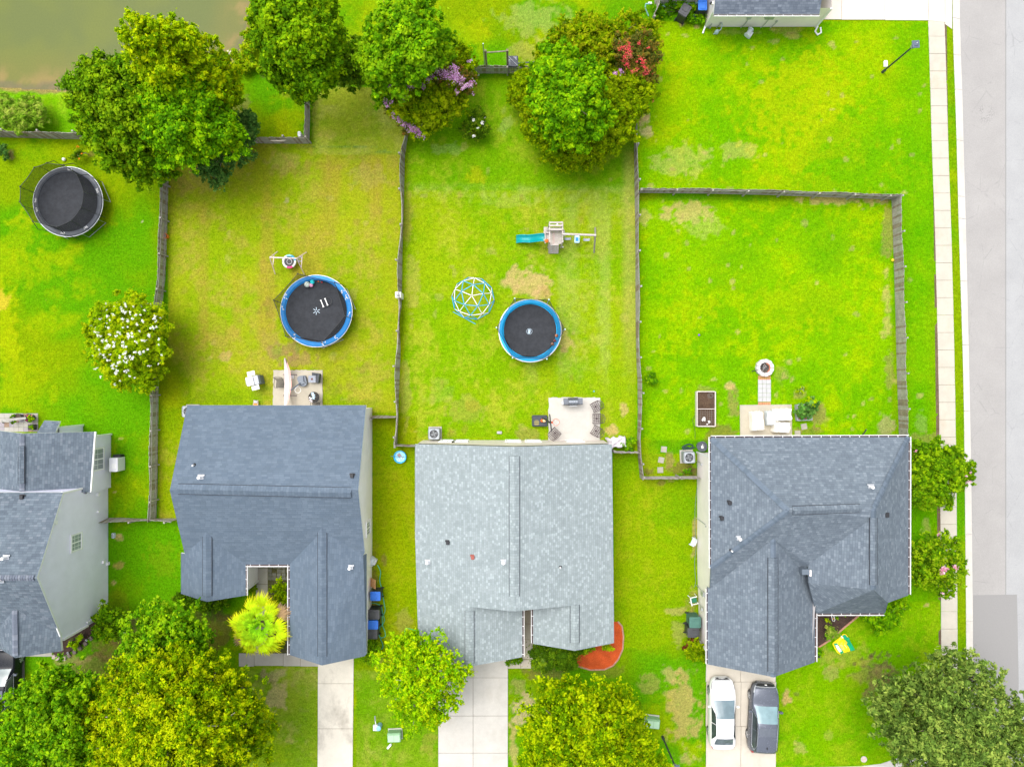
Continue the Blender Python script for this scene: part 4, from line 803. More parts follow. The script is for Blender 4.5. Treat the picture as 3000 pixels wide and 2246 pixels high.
def leaf_mesh(name, blobs, pal, size, dens, seed, off, clump=.42, flat=.8, up=.5, longf=1.7, tip=None, fill=.35, stretch=.35, lobe=.5):
    r = np.random.default_rng(seed); V = []; C = []
    pal = np.array(pal)
    for (cx, cy, cz, R) in blobs:
        nc = max(4, int(16 * (R / .9) ** 1.2)); d = r.normal(size=(nc, 3)); d /= np.linalg.norm(d, axis=1)[:, None]; d[:, 2] = np.where(d[:, 2] < -.35, -d[:, 2], d[:, 2])
        rad = R * r.uniform(.55, 1.0, nc)[:, None]; cc = np.array([cx, cy, cz]) + d * rad * np.array([1, 1, flat]); cr = R * clump * r.uniform(.55, 1.15, nc)
        n = int(dens * R * R); k = r.integers(0, nc, n); u = r.normal(size=(n, 3)); u /= np.linalg.norm(u, axis=1)[:, None]; u[:, 2] = np.abs(u[:, 2]) * .9 - .15
        G = r.normal(size=(n, 3)); G *= (np.minimum(1.0, 1.9 / (np.linalg.norm(G, axis=1) + 1e-6)) * .52)[:, None]; D_ = d[k]; al = (G * D_).sum(1)[:, None]
        p = cc[k] + (G * .82 + D_ * al * stretch) * cr[k][:, None] * 1.15; u = G / (np.linalg.norm(G, axis=1)[:, None] + 1e-6) + D_ * .4
        lt = r.random() if R < 1.0 else .5; tone = np.clip((lt - .5) * lobe + r.random(nc)[k] * .5 + r.random(n) * .5, 0, .999)
        ns = int(n * (.32 if stretch > 1 else .16)); w2 = r.normal(size=(ns, 3)); sp_ = np.array([cx, cy, cz]) + w2 * R * (.56 if stretch > 1 else .5) * np.array([1, 1, flat * .8]); sp_[:, 2] = np.maximum(sp_[:, 2], .1)
        p = np.concatenate([p, sp_]); u = np.concatenate([u, w2 / (np.linalg.norm(w2, axis=1)[:, None] + 1e-6)]); tone = np.concatenate([tone, r.random(ns)]); n = n + ns
        # inner fill
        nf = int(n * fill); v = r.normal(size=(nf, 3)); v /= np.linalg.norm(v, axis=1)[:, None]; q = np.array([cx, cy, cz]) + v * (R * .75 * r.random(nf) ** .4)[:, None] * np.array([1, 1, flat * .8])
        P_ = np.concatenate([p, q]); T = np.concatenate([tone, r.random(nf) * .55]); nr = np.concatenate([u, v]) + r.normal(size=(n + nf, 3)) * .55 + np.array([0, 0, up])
        nr /= np.linalg.norm(nr, axis=1)[:, None]; a = r.normal(size=nr.shape); t = np.cross(nr, a); t /= np.linalg.norm(t, axis=1)[:, None]; b_ = np.cross(nr, t)
        s_ = size * r.uniform(.6, 1.35, len(P_))[:, None]
        V.append(np.stack([P_ - t * s_ * longf / 2, P_ + b_ * s_ * .5 - t * s_ * .1, P_ + t * s_ * longf / 2, P_ - b_ * s_ * .5 - t * s_ * .1], 1).reshape(-1, 3))
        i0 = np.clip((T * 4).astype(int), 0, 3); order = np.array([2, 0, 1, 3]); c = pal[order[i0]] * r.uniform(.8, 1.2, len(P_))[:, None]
        if tip is not None:
            e = np.concatenate([np.linalg.norm(p - np.array([cx, cy, cz]), axis=1) / R, np.zeros(nf)]); tt = (sstep(.75, 1.15, e + r.uniform(-.3, .15, len(e))) * tip[1] * (1 if R > 1 else (1.0 if lt > .45 else .15)))[:, None]
            c = c * (1 - tt) + np.array(tip[0]) * tt
        C.append(np.repeat(c, 4, axis=0))
    V = np.concatenate(V) - np.array(off)[None]; C = np.concatenate(C); n = len(V) // 4
    me = bpy.data.meshes.new(name); me.vertices.add(len(V)); me.vertices.foreach_set('co', V.astype(np.float32).ravel())
    me.loops.add(len(V)); me.loops.foreach_set('vertex_index', np.arange(len(V), dtype=np.int32)); me.polygons.add(n); me.polygons.foreach_set('loop_start', np.arange(0, len(V), 4, dtype=np.int32))
    me.update(calc_edges=True); me.materials.append(M_LEAF); setcol(me, C); return me
NT_ = [0]
def tree(name, label, cat, blobs, pal, size=.15, dens=900, base=None, trunk=.13, tip=None, bark=None, flowers=None, group=None, clump=.42, limbs=3, longf=1.7, flat=.8, up=.75, fill=.35, sub=True, loose=False):
    """blobs (px,py,z,r): foliage masses seen at px,py, standing z metres up, r metres across the half"""
    NT_[0] += 1; seed = 100 + NT_[0]; r = random.Random(seed)
    W = [(P(a, b_, z).x, P(a, b_, z).y, z, R * (.9 if sub else 1)) for a, b_, z, R in blobs]
    w_ = sum(q[3] ** 2 for q in W); bx = sum(q[0] * q[3] ** 2 for q in W) / w_; by = sum(q[1] * q[3] ** 2 for q in W) / w_
    if base: bx, by = P(*base).x, P(*base).y
    t = thing(name, label, cat, (bx, by, 0), 0, group)
    if sub:          # break each mass into many uneven lobes and loose sprays
        W2 = []; k0 = .5 if loose else .72
        for x, y, z, R in W:
            W2.append((x, y, z, R * k0))
            k = int((11 if loose else 5) + R * (7 if loose else 3))
            for i in range(k):
                a = 2 * PI * i / k + r.uniform(-.6, .6); e = r.uniform(-.25, 1.2); q = R * r.uniform(.13, .33) if loose else R * r.uniform(.24, .48); d_ = (R - q * .5) * r.uniform(.75, 1.25 if loose else 1.1)
                W2.append((x + math.cos(a) * d_ * math.cos(e), y + math.sin(a) * d_ * math.cos(e), max(q * .7, z + math.sin(e) * d_ * .85), q))
            for i in range(int((9 + R * 8) if loose else (5 + R * 4))):
                a = r.uniform(0, 2 * PI); e = r.uniform(-.2, 1.1); q = r.uniform(.08, .2) * (1 + .25 * R); d_ = R * r.uniform(1.0, 1.42 if loose else 1.22)
                W2.append((x + math.cos(a) * d_ * math.cos(e), y + math.sin(a) * d_ * math.cos(e), max(.2, z + math.sin(e) * d_ * .9), q))
        L = W2
    else: L = W
    me = leaf_mesh('crown', L, PAL[pal], size * (.78 if sub else 1), dens * (1.55 if sub else 1), seed, (bx, by, 0), clump * (1.15 if loose else 1), flat, up, longf, tip, fill * (.6 if loose else 1), 1.1 if loose else .4, .9 if loose else .55); cr = link('crown', me, t)
    B = MB(); zt = min(q[2] for q in W); top = max(q[2] for q in W); k = Vector((bx, by, 0)); h = max(.3, zt * .8)
    B.tube([k + Vector((0, 0, -.1)), k + Vector((trunk * .3, 0, h * .5)), k + Vector((0, trunk * .4, h))], [trunk * 1.25, trunk, trunk * .8], 8)
    for x, y, z, R in W:
        e = Vector((x, y, z)); s0 = k + Vector((0, 0, h * .85)); mid = s0.lerp(e, .5) + Vector((0, 0, R * .15)); B.tube([s0, mid, e + Vector((0, 0, R * .3))], [trunk * .65, trunk * .45, trunk * .15], 6)
        for i in range(limbs):
            a = r.uniform(0, 2 * PI); d_ = Vector((math.cos(a), math.sin(a), r.uniform(.1, .8))) * R * r.uniform(.6, 1.0); q0 = mid.lerp(e, r.random()); B.tube([q0, q0 + d_ * .5 + Vector((0, 0, .1)), q0 + d_], [trunk * .3, trunk * .2, trunk * .07], 5)
    part('trunk', B, bark or M_BARK, t, world=True, smooth=True)
    if flowers:
        pts, col, nf, fs = flowers; F = []; rr_ = np.random.default_rng(seed + 7)
        for (a, b_, z, R) in pts: q = P(a, b_, z + (1.0 if top > 1.5 else .1)); F.append((q.x, q.y, q.z, R * .95))
        fl = leaf_mesh('blossom', F, col, fs, nf, seed + 5, (bx, by, 0), .55, .6, 1.2, 1.1, None, 0.0); fl.materials[0] = M_PETAL
        link('blossom', fl, t)
    return t
PINK = [(.50, .22, .48), (.60, .32, .58), (.42, .16, .38), (.70, .45, .66)]; REDF = [(.70, .03, .06), (.75, .08, .09), (.45, .03, .05), (.8, .16, .14)]
WHT = [(.8, .8, .74), (.85, .85, .8), (.7, .72, .6), (.9, .9, .88)]; PNK2 = [(.7, .3, .45), (.75, .45, .55), (.6, .2, .3), (.8, .55, .6)]
tree('cypress_tree', 'tall bright lime conical tree leaning out over the pond corner', 'tree',
     [(400, 85, 10.3, .75), (420, 120, 9.6, 1.1), (455, 110, 9.2, 1.0), (470, 150, 8.6, 1.5), (520, 130, 8, 1.3), (440, 190, 7.6, 1.1), (500, 200, 7, 1.8), (560, 160, 7, 1.5), (590, 200, 6, 1.7), (630, 230, 5, 1.7), (640, 270, 4, 1.5), (560, 240, 5.4, 1.8), (600, 290, 4, 1.6), (655, 235, 4.5, 1.2)],
     'bright', .13, 1100, base=(660, 320), trunk=.2, clump=.36, longf=2.2, loose=True)
tree('broadleaf_tree', 'wide mid green tree between the pond and the grey fence corner', 'tree',
     [(265, 250, 6.5, 1.2), (310, 230, 7, 1.2), (300, 290, 6, 1.9), (350, 250, 6.5, 1.6), (290, 340, 5, 1.5), (350, 320, 6, 2.1), (345, 400, 5, 1.8), (400, 360, 5.5, 1.8), (400, 440, 4.5, 1.8), (370, 460, 4, 1.3), (450, 480, 3.5, 1.3), (480, 505, 3.2, .9), (425, 500, 3.3, 1.2)],
     'green', .15, 800, base=(420, 420), trunk=.22, clump=.4, tip=((.24, .38, .01), .5), loose=True)
tree('broadleaf_tree', 'bushy green tree above the end of the long grey fence', 'tree',
     [(480, 290, 6.5, 1.5), (530, 300, 6.5, 1.7), (580, 290, 6, 1.5), (480, 350, 6, 1.8), (540, 370, 6, 2.0), (600, 360, 5.5, 1.7), (500, 420, 5, 1.7), (560, 430, 5, 1.6), (630, 410, 5, 1.4), (660, 390, 5, 1.1), (690, 420, 4.5, 1.0), (640, 350, 5, 1.3), (490, 250, 6, 1.2), (440, 250, 6, 1.1), (625, 305, 4.5, 1.0)],
     'vivid', .16, 800, base=(600, 460), trunk=.2, clump=.4)
tree('shrub', 'dusky blue green bush behind the brown fence beside the pond trees', 'shrub', [(700, 360, 2, 1.0), (735, 375, 2, .9), (725, 400, 1.8, .8), (680, 350, 2, .7)], 'bluegreen', .12, 900, trunk=.05)
tree('shrub', 'thin pale branching tree in the back corner of the tan yard', 'shrub', [(615, 480, 2.4, .9), (650, 500, 2, .8), (600, 500, 2, .6), (640, 530, 1.6, .7), (670, 470, 2, .7), (720, 450, 2, .9)], 'bluegreen', .11, 600, base=(612, 505), trunk=.07, bark=M_PALEBARK, limbs=6)
tree('broadleaf_tree', 'large round green tree on the right bank of the pond', 'tree',
     [(815, 30, 8, 1.6), (865, 10, 8, 2.0), (920, 40, 8, 1.9), (803, 80, 7, 1.5), (850, 80, 8, 2.1), (910, 100, 7.5, 2.0), (960, 110, 6.5, 1.6), (815, 150, 6.5, 1.7), (875, 160, 7, 2.1), (940, 170, 6, 1.8), (860, 220, 5, 1.9), (900, 250, 4.3, 1.3), (890, 275, 3.6, .8), (845, 225, 4.5, 1.2), (940, 230, 4.5, 1.2)],
     'green', .17, 800, base=(905, 270), trunk=.25, clump=.36)
tree('broadleaf_tree', 'small dark tree squeezed between two big green trees', 'tree', [(1010, 150, 3.5, 1.2), (1030, 180, 3.2, 1.3), (1020, 215, 3, 1.2), (1045, 235, 2.6, .8), (1000, 200, 3, .9)], 'deep', .14, 900, trunk=.1, tip=((.14, .30, .02), .5))
tree('broadleaf_tree', 'leafy light green tree above the lilac crepe myrtle', 'tree',
     [(1195, 30, 7.5, 1.0), (1230, 50, 7, 1.5), (1160, 70, 7, 1.6), (1210, 90, 7, 1.8), (1130, 130, 6.5, 1.6), (1190, 140, 7, 2.0), (1250, 110, 6, 1.4), (1090, 160, 5.5, 1.2), (1140, 190, 6, 2.0), (1210, 190, 6, 1.8), (1270, 160, 5, 1.4), (1300, 130, 4.5, 1.0), (1105, 235, 4.3, 1.1), (1125, 290, 2.8, .8)],
     'vivid', .16, 800, base=(1190, 260), trunk=.2, clump=.38, tip=((.25, .42, .012), .5))
lil = [(1128, 205, 3.6, .2), (1136, 215, 3.4, .2), (1140, 245, 3.5, .35), (1155, 250, 3.5, .3), (1165, 262, 3.5, .4), (1175, 250, 3.5, .3), (1190, 262, 3.5, .3), (1187, 225, 3.5, .3), (1205, 255, 3.5, .25), (1160, 275, 3.2, .25), (1182, 288, 3, .15), (1135, 305, 2.6, .3), (1145, 300, 2.6, .2),
       (1276, 168, 4, .3), (1300, 172, 4, .3), (1297, 185, 4, .25), (1290, 215, 4, .4), (1310, 215, 4, .3), (1320, 225, 4, .45), (1330, 205, 4, .35), (1340, 210, 4, .4), (1345, 225, 4, .3), (1350, 240, 3.6, .35), (1358, 250, 3.6, .35), (1338, 270, 3.2, .2), (1385, 245, 3, .3), (1375, 250, 3, .2), (1376, 178, 3.4, .2), (1245, 255, 3.2, .25), (1253, 240, 3.2, .2), (1326, 140, 3.5, .15), (1262, 150, 4, .15), (1263, 225, 3.6, .2), (1386, 275, 2.6, .12),
       (1157, 335, 2.2, .2), (1165, 352, 2, .25), (1190, 365, 1.8, .35), (1205, 370, 1.8, .35), (1218, 378, 1.7, .3), (1230, 395, 1.5, .3), (1245, 400, 1.4, .2), (1178, 358, 1.8, .2)]
tree('crepe_myrtle', 'lilac flowering crepe myrtle beside the small camellia bush', 'tree', [(1150, 260, 3, .9), (1180, 260, 3, .9), (1290, 200, 3.4, 1.3), (1335, 230, 3.2, 1.1), (1370, 245, 2.6, .7), (1200, 365, 1.4, .8), (1150, 320, 2, .8)], 'rust', .11, 420, base=(1240, 300), trunk=.08, bark=M_PALEBARK, flowers=(lil, PINK, 900, .062), fill=.2)
tree('shrub', 'big rounded olive green shrub in front of the lilac flowers', 'shrub', [(1190, 310, 2.6, 1.3), (1240, 290, 3, 1.5), (1290, 280, 3, 1.4), (1320, 310, 2.5, 1.2), (1250, 340, 2.5, 1.5), (1210, 345, 2, 1.0), (1290, 340, 2.2, 1.1), (1345, 290, 2, .8), (1260, 370, 1.7, .8)], 'olive', .10, 1900, trunk=.1, tip=((.32, .36, .01), .5), clump=.36)
tree('shrub', 'thin yellowish bush behind the lilac flowers beside the brown fence', 'shrub', [(1345, 165, 2.4, 1.0), (1360, 200, 2.2, .9), (1325, 140, 2.4, .9), (1370, 225, 1.8, .6), (1050, 90, 2, 1.0)][:4], 'olive', .11, 700, trunk=.06)
tree('camellia_bush', 'small round dark bush with white blossoms standing alone on the lawn', 'shrub', [(1395, 350, 1.2, .75), (1410, 375, 1.0, .7), (1375, 380, 1.0, .65), (1395, 395, .7, .45)], 'deep', .09, 1400, trunk=.05, bark=M_PALEBARK, limbs=5,
     flowers=([(1386, 352, 1.9, .1), (1413, 360, 1.8, .1), (1388, 400, 1.2, .1), (1400, 375, 1.9, .06), (1420, 345, 1.4, .06)], WHT, 3500, .09), tip=((.20, .22, .02), .5))
tree('broadleaf_tree', 'vivid green tree rising out of the olive thicket', 'tree', [(1625, 200, 6.5, 1.5), (1605, 250, 6, 1.3), (1660, 240, 6.5, 1.5), (1710, 245, 6, 1.5), (1610, 300, 6, 1.5), (1660, 300, 6.5, 1.9), (1710, 290, 6, 1.4), (1620, 360, 5.5, 1.5), (1680, 360, 5.5, 1.7), (1745, 345, 4.5, 1.2), (1650, 395, 5, 1.2), (1700, 395, 4.5, 1.2), (1735, 215, 5, .9)],
     'vivid', .15, 850, base=(1670, 330), trunk=.2, clump=.36)
tree('olive_thicket', 'dense olive green shrub thicket wrapped around the vivid green tree', 'shrub', [(1740, 250, 3.5, 1.4), (1770, 300, 3.6, 1.7), (1790, 350, 3.2, 1.6), (1820, 385, 2.6, 1.2), (1780, 400, 2.8, 1.4), (1740, 420, 2.8, 1.4), (1700, 440, 2.6, 1.4), (1650, 445, 2.6, 1.4), (1620, 420, 2.8, 1.3), (1590, 390, 2.5, 1.2), (1560, 370, 2.2, 1.0), (1555, 320, 2.4, 1.1), (1680, 470, 1.8, 1.1), (1740, 460, 1.6, 1.0), (1640, 468, 1.6, .8), (1720, 330, 3.4, 1.5)],
     'olive', .10, 1500, trunk=.14, tip=((.30, .34, .01), .4), clump=.36)
tree('shrub', 'spreading olive bush at the left end of the thicket, under the brown fence', 'shrub', [(1530, 270, 2, 1.1), (1560, 250, 2.2, 1.1), (1570, 300, 2.2, 1.1), (1520, 245, 1.8, .8), (1510, 290, 1.4, .7), (1545, 225, 2, .8), (1585, 215, 2.2, .9)], 'olive', .10, 1100, trunk=.08, clump=.36)
tree('shrub', 'tall golden olive bush at the top of the thicket', 'shrub', [(1650, 170, 3.4, 1.2), (1620, 175, 3, 1.0), (1690, 185, 3.4, 1.2), (1660, 110, 3.6, 1.0), (1700, 120, 3.8, 1.3), (1740, 130, 3.8, 1.4), (1760, 170, 3.5, 1.2), (1720, 165, 3.8, 1.2), (1780, 100, 3.2, 1.2), (1830, 95, 3, 1.2), (1880, 100, 2.8, 1.1), (1900, 140, 2.8, .9), (1730, 85, 3, 1.0), (1640, 140, 3.2, .9), (1750, 215, 3.2, 1.1), (1605, 155, 2.4, .8)], 'olive', .11, 950, trunk=.12, tip=((.36, .34, .01), .6), clump=.38, loose=True)
rd = [(1825, 140, 4.5, .3), (1840, 135, 4.5, .3), (1845, 150, 4.5, .3), (1838, 163, 4.5, .35), (1832, 175, 4.3, .3), (1833, 190, 4, .3), (1820, 147, 4.5, .2), (1842, 200, 3.6, .15), (1872, 130, 4, .2), (1878, 168, 4, .25), (1885, 183, 4, .25), (1895, 205, 3.8, .3), (1865, 180, 4, .15), (1900, 140, 3.8, .15), (1858, 212, 3.4, .3), (1893, 215, 3.5, .2), (1913, 298, 2, .12)]
tree('crepe_myrtle', 'red flowering crepe myrtle at the top right of the thicket', 'tree', [(1830, 150, 4, 1.1), (1870, 150, 4, 1.3), (1890, 190, 3.6, 1.1), (1845, 190, 3.6, 1.1), (1900, 230, 2.8, .7), (1810, 190, 3, .8), (1880, 215, 3.2, .9)], 'rust', .11, 550, base=(1835, 215), trunk=.08, bark=M_PALEBARK,
     flowers=(rd, REDF, 600, .058))
tree('shrub', 'dark green leafy bush with few lilac flowers below the red crepe myrtle', 'shrub', [(1810, 205, 2.4, .9), (1800, 235, 2.2, .8), (1820, 170, 2.8, .8), (1815, 260, 2, .7), (1822, 320, 1.6, .6), (1800, 300, 1.6, .6)], 'deep', .13, 900, trunk=.06, flowers=([(1804, 222, 3, .25), (1818, 212, 3, .2), (1830, 335, 2, .2), (1905, 260, 2, .15)], PINK, 1200, .08), tip=((.10, .24, .02), .5))
tree('shrub', 'rounded light olive shrub at the top of the long middle fence', 'shrub', [(1840, 240, 3.2, 1.3), (1870, 270, 3, 1.2), (1845, 300, 2.8, 1.3), (1880, 245, 2.6, .9), (1860, 325, 2.2, .8), (1835, 265, 3, 1.2)], 'olive', .10, 1700, trunk=.08, tip=((.30, .36, .01), .5), clump=.36)
wf = [(random.Random(i).uniform(262, 480), random.Random(i + 500).uniform(885, 1130), 0, 0) for i in range(190)]
wf = [(a, b_, 2.2 + 2.4 * max(0, 1 - ((a - 375) / 115) ** 2 - ((b_ - 1005) / 135) ** 2), .055 + .05 * random.Random(a).random()) for a, b_, _, _ in wf if ((a - 375) / 120) ** 2 + ((b_ - 1005) / 138) ** 2 < 1 and (a + b_ < 1460 or random.Random(a).random() < .35)]
tree('crepe_myrtle', 'round crepe myrtle dotted with white blossoms beside the long grey fence', 'tree', [(350, 940, 3, 1.8), (420, 930, 3, 1.6), (300, 960, 2.6, 1.2), (460, 960, 2.6, 1.1), (320, 1010, 3, 1.5), (385, 1010, 3.4, 2.0), (445, 1020, 3, 1.5), (360, 1070, 2.6, 1.5), (420, 1080, 2.6, 1.5), (460, 1080, 2.2, .9), (370, 1110, 2, 1.0), (435, 1115, 2, .8), (400, 890, 2.6, 1.0), (280, 990, 2.2, .7)],
     'bright', .10, 1250, trunk=.13, tip=((.36, .32, .01), .35), flowers=(wf, WHT, 5200, .052), clump=.34)
tree('shrub', 'wispy pale willow bush on the bank below the pond', 'shrub', [(60, 335, 1.2, 1.0), (30, 320, 1.1, .9), (90, 350, 1.1, .9), (70, 370, .9, .7), (120, 330, .9, .8), (20, 350, .9, .8), (85, 310, 1, .7)], 'wisp', .06, 1500, trunk=.04, longf=4, fill=.15, clump=.5)
tree('potted_citrus', 'small orange bearing shrub in a clay ringed pot behind the trampoline', 'shrub', [(232, 448, .7, .35), (222, 460, .6, .28), (212, 462, .4, .2)], 'deep', .08, 1200, base=(258, 452), trunk=.03, bark=M_PALEBARK, flowers=([(228, 428, .8, .09), (232, 465, .7, .07), (240, 450, .7, .06)], [(.8, .2, .01)] * 4, 3000, .06), sub=False)
tree('shrub', 'low silver green shrub in a mulch ring at the left edge', 'shrub', [(12, 445, .6, .4), (2, 435, .6, .4), (18, 460, .4, .25)], 'bluegreen', .08, 1200, trunk=.03, sub=False)
tree('rose_bush', 'small crimson flowering bush under the wide pond tree', 'shrub', [(380, 485, .7, .4), (395, 495, .5, .25)], 'deep', .08, 900, trunk=.03, sub=False, flowers=([(377, 485, 1.2, .14), (385, 492, 1.1, .14), (372, 480, 1.1, .1), (392, 488, 1, .1)], PNK2[:0] + REDF, 2500, .07))
tree('shrub', 'low weedy growth along the right bank of the pond', 'shrub', [(712, 175, .5, .55), (728, 140, .5, .6), (738, 105, .6, .6), (742, 65, .6, .6), (745, 25, .5, .55), (705, 195, .4, .4), (720, 200, .4, .45), (742, 190, .4, .4)], 'bright', .09, 1300, trunk=.03, tip=((.3, .28, .02), .5))
# front gardens
tree('birch_tree', 'light green tree reaching over the lawn between the blue house and the palm', 'tree', [(430, 1830, 4.5, 1.3), (480, 1810, 4.8, 1.4), (540, 1830, 4.5, 1.4), (580, 1850, 4, 1.0), (440, 1880, 5, 1.5), (500, 1880, 5, 1.6), (560, 1890, 4.5, 1.2), (400, 1920, 4.5, 1.1), (460, 1930, 4.5, 1.3)], 'vivid', .15, 520, base=(500, 1900), trunk=.12, bark=M_PALEBARK, tip=((.26, .42, .012), .6), clump=.32, fill=.15, loose=True)
tree('birch_tree', 'huge yellow green tree filling the bottom edge below the palm', 'tree', [(360, 1990, 5.5, 1.3), (420, 1960, 6, 1.3), (480, 1970, 7, 1.6), (560, 1960, 6.5, 1.6), (640, 1960, 5.5, 1.3), (400, 2040, 7, 1.8), (470, 2040, 8, 1.9), (540, 2040, 8, 2.0), (620, 2030, 7, 1.8), (700, 2010, 5.5, 1.4), (320, 2090, 6, 1.5), (400, 2120, 8, 2.0), (490, 2130, 9, 2.1), (580, 2120, 9, 2.1), (660, 2110, 7.5, 1.9), (730, 2090, 5.5, 1.4), (300, 2170, 6, 1.5), (370, 2200, 7, 1.8), (460, 2210, 8.5, 2.0), (560, 2210, 9, 2.1), (650, 2200, 7.5, 1.9), (730, 2180, 5.5, 1.4), (400, 2260, 7, 1.8), (520, 2270, 8, 2.0), (640, 2270, 7, 1.8), (770, 2130, 4.5, 1.0)],
     'gold', .12, 640, base=(640, 2040), trunk=.22, bark=M_PALEBARK, clump=.34, fill=.22, limbs=5, tip=((.54, .57, .004), .65), loose=True)
tree('broadleaf_tree', 'dark to mid green tree in the bottom left corner beside the dark car', 'tree', [(120, 1990, 4.5, .8), (165, 1985, 5, 1.1), (215, 1995, 5, 1.2), (85, 2065, 5, .9), (130, 2050, 6, 1.4), (190, 2050, 6.5, 1.7), (250, 2040, 5.5, 1.4), (40, 2100, 5.5, 1.6), (110, 2120, 7, 1.8), (190, 2130, 7, 1.8), (260, 2110, 5.5, 1.3), (30, 2190, 5.5, 1.6), (110, 2210, 7, 1.8), (200, 2220, 7, 1.8), (280, 2240, 5.5, 1.5), (60, 2270, 5.5, 1.6), (270, 2060, 5, 1.2)],
     'vivid', .15, 560, base=(210, 2080), trunk=.2, clump=.32, fill=.2, tip=((.20, .38, .012), .5), loose=True)
tree('shrub', 'rounded green bush at the corner of the pale blue house', 'shrub', [(320, 1800, 1.6, 1.0), (345, 1815, 1.5, .9), (310, 1840, 1.2, .8), (340, 1845, 1.1, .6), (295, 1825, 1.3, .5)], 'green', .11, 1100, trunk=.06, tip=((.18, .34, .012), .5))
tree('broadleaf_tree', 'airy lime green tree overhanging the centre driveway and roof corner', 'tree', [(1190, 1880, 4, .9), (1215, 1890, 4.3, .8), (1265, 1885, 4.8, .9), (1290, 1905, 4.8, .8), (1160, 1930, 4.5, 1.3), (1220, 1940, 5, 1.4), (1290, 1940, 5, 1.1), (1335, 1950, 4.6, .9), (1355, 1975, 4, .5), (1145, 1985, 4.5, .9), (1200, 1990, 5.5, 1.3), (1255, 1990, 5.5, 1.1), (1135, 2010, 4, .5), (1190, 2040, 5, 1.1), (1250, 2040, 5, 1.0), (1215, 2090, 4.2, 1.1), (1265, 2085, 4.2, .9), (1320, 1990, 4.5, .7), (1300, 2055, 4, .8), (1335, 2050, 3.8, .5), (1290, 2090, 3.6, .5)],
     'lime', .12, 500, base=(1230, 1960), trunk=.12, bark=M_PALEBARK, clump=.32, fill=.15, loose=True)
tree('broadleaf_tree', 'golden green tree at the bottom edge in front of the red mulch bed', 'tree', [(1620, 2015, 4.5, .7), (1670, 2010, 4.5, .8), (1610, 2060, 6, 1.6), (1680, 2070, 6.5, 1.5), (1745, 2055, 5.5, 1.3), (1800, 2045, 4.5, 1.0), (1590, 2110, 6, 1.5), (1650, 2120, 7.5, 1.9), (1730, 2120, 7.5, 1.9), (1800, 2100, 6, 1.5), (1850, 2080, 4.8, 1.1), (1610, 2180, 6.5, 1.7), (1690, 2190, 7.5, 2.0), (1780, 2180, 7, 1.8), (1860, 2160, 5.5, 1.3), (1660, 2250, 7, 1.8), (1760, 2250, 7, 1.8), (1850, 2240, 6, 1.6), (1910, 2240, 5, 1.2), (1580, 2240, 6, 1.3)],
     'gold', .12, 640, base=(1690, 2060), trunk=.16, clump=.34, fill=.22, tip=((.50, .58, .004), .65), loose=True)
tree('broadleaf_tree', 'sparse grey green tree over the street corner at the bottom right', 'tree', [(2780, 1930, 5, 1.1), (2830, 1960, 5.5, 1.2), (2740, 1970, 5, 1.1), (2880, 1990, 5.5, 1.2), (2690, 1990, 4.5, 1.1), (2620, 2010, 4, 1.0), (2580, 2050, 4, 1.0), (2650, 2060, 5, 1.5), (2730, 2050, 6, 1.6), (2810, 2050, 7, 1.7), (2590, 2100, 4.5, 1.1), (2650, 2130, 6, 1.7), (2730, 2130, 7.5, 1.9), (2810, 2130, 8, 1.9), (2880, 2100, 7, 1.5), (2940, 2060, 6, 1.2), (2960, 2120, 6.5, 1.5), (2980, 2090, 5, .8), (2690, 2200, 6, 1.6), (2760, 2210, 7.5, 1.8), (2850, 2200, 8, 1.9), (2930, 2190, 7, 1.7), (2640, 2190, 5, 1.1), (2990, 2180, 6, 1.3), (2720, 2260, 6, 1.5), (2820, 2270, 7, 1.7), (2920, 2260, 7, 1.7)],
     'grey', .11, 430, base=(2660, 2010), trunk=.2, clump=.34, fill=.2, longf=2.6, limbs=5, loose=True)
tree('crepe_myrtle', 'bushy green crepe myrtle touching the upper part of the right gutter', 'tree', [(2700, 1330, 3, 1.2), (2760, 1340, 3, 1.3), (2720, 1380, 3, 1.6), (2790, 1370, 2.8, 1.2), (2690, 1420, 2.8, 1.2), (2750, 1430, 2.8, 1.4), (2810, 1400, 2.5, .9), (2720, 1450, 2.4, 1.0), (2765, 1465, 2.2, .6), (2830, 1365, 2.4, .5)], 'green', .12, 800, trunk=.07, group='crepe myrtles by the sidewalk',
     tip=((.30, .44, .012), .6), clump=.34, flowers=([(2845, 1383, 2.4, .1), (2838, 1410, 2.2, .16), (2830, 1395, 2.4, .1), (2683, 1320, 3.3, .1)], PNK2, 1800, .06), longf=2.2)
tree('crepe_myrtle', 'smaller sparse crepe myrtle touching the lower part of the right gutter', 'tree', [(2710, 1610, 2.8, .9), (2745, 1600, 2.6, .9), (2700, 1650, 2.8, 1.1), (2750, 1650, 2.8, 1.2), (2780, 1620, 2.2, .7), (2795, 1660, 2.2, .7), (2715, 1690, 2.5, .8), (2760, 1700, 2.4, .9), (2770, 1725, 2, .5), (2790, 1585, 2, .3)], 'green', .12, 560, trunk=.06, group='crepe myrtles by the sidewalk',
     tip=((.32, .44, .012), .7), clump=.34, flowers=([(2764, 1672, 3.2, .25), (2772, 1665, 3.2, .15), (2800, 1662, 2.6, .2), (2760, 1735, 2.2, .15), (2750, 1565, 2.6, .12)], PNK2, 1500, .07), longf=2.2, fill=.15, loose=True)
tree('shrub', 'bright green shrub cluster at the front corner of the hipped roof house', 'shrub', [(2560, 1810, 1, .8), (2600, 1800, 1.1, .9), (2640, 1775, 1, .6), (2580, 1830, .7, .6), (2545, 1805, .8, .4)], 'vivid', .10, 1400, trunk=.04)
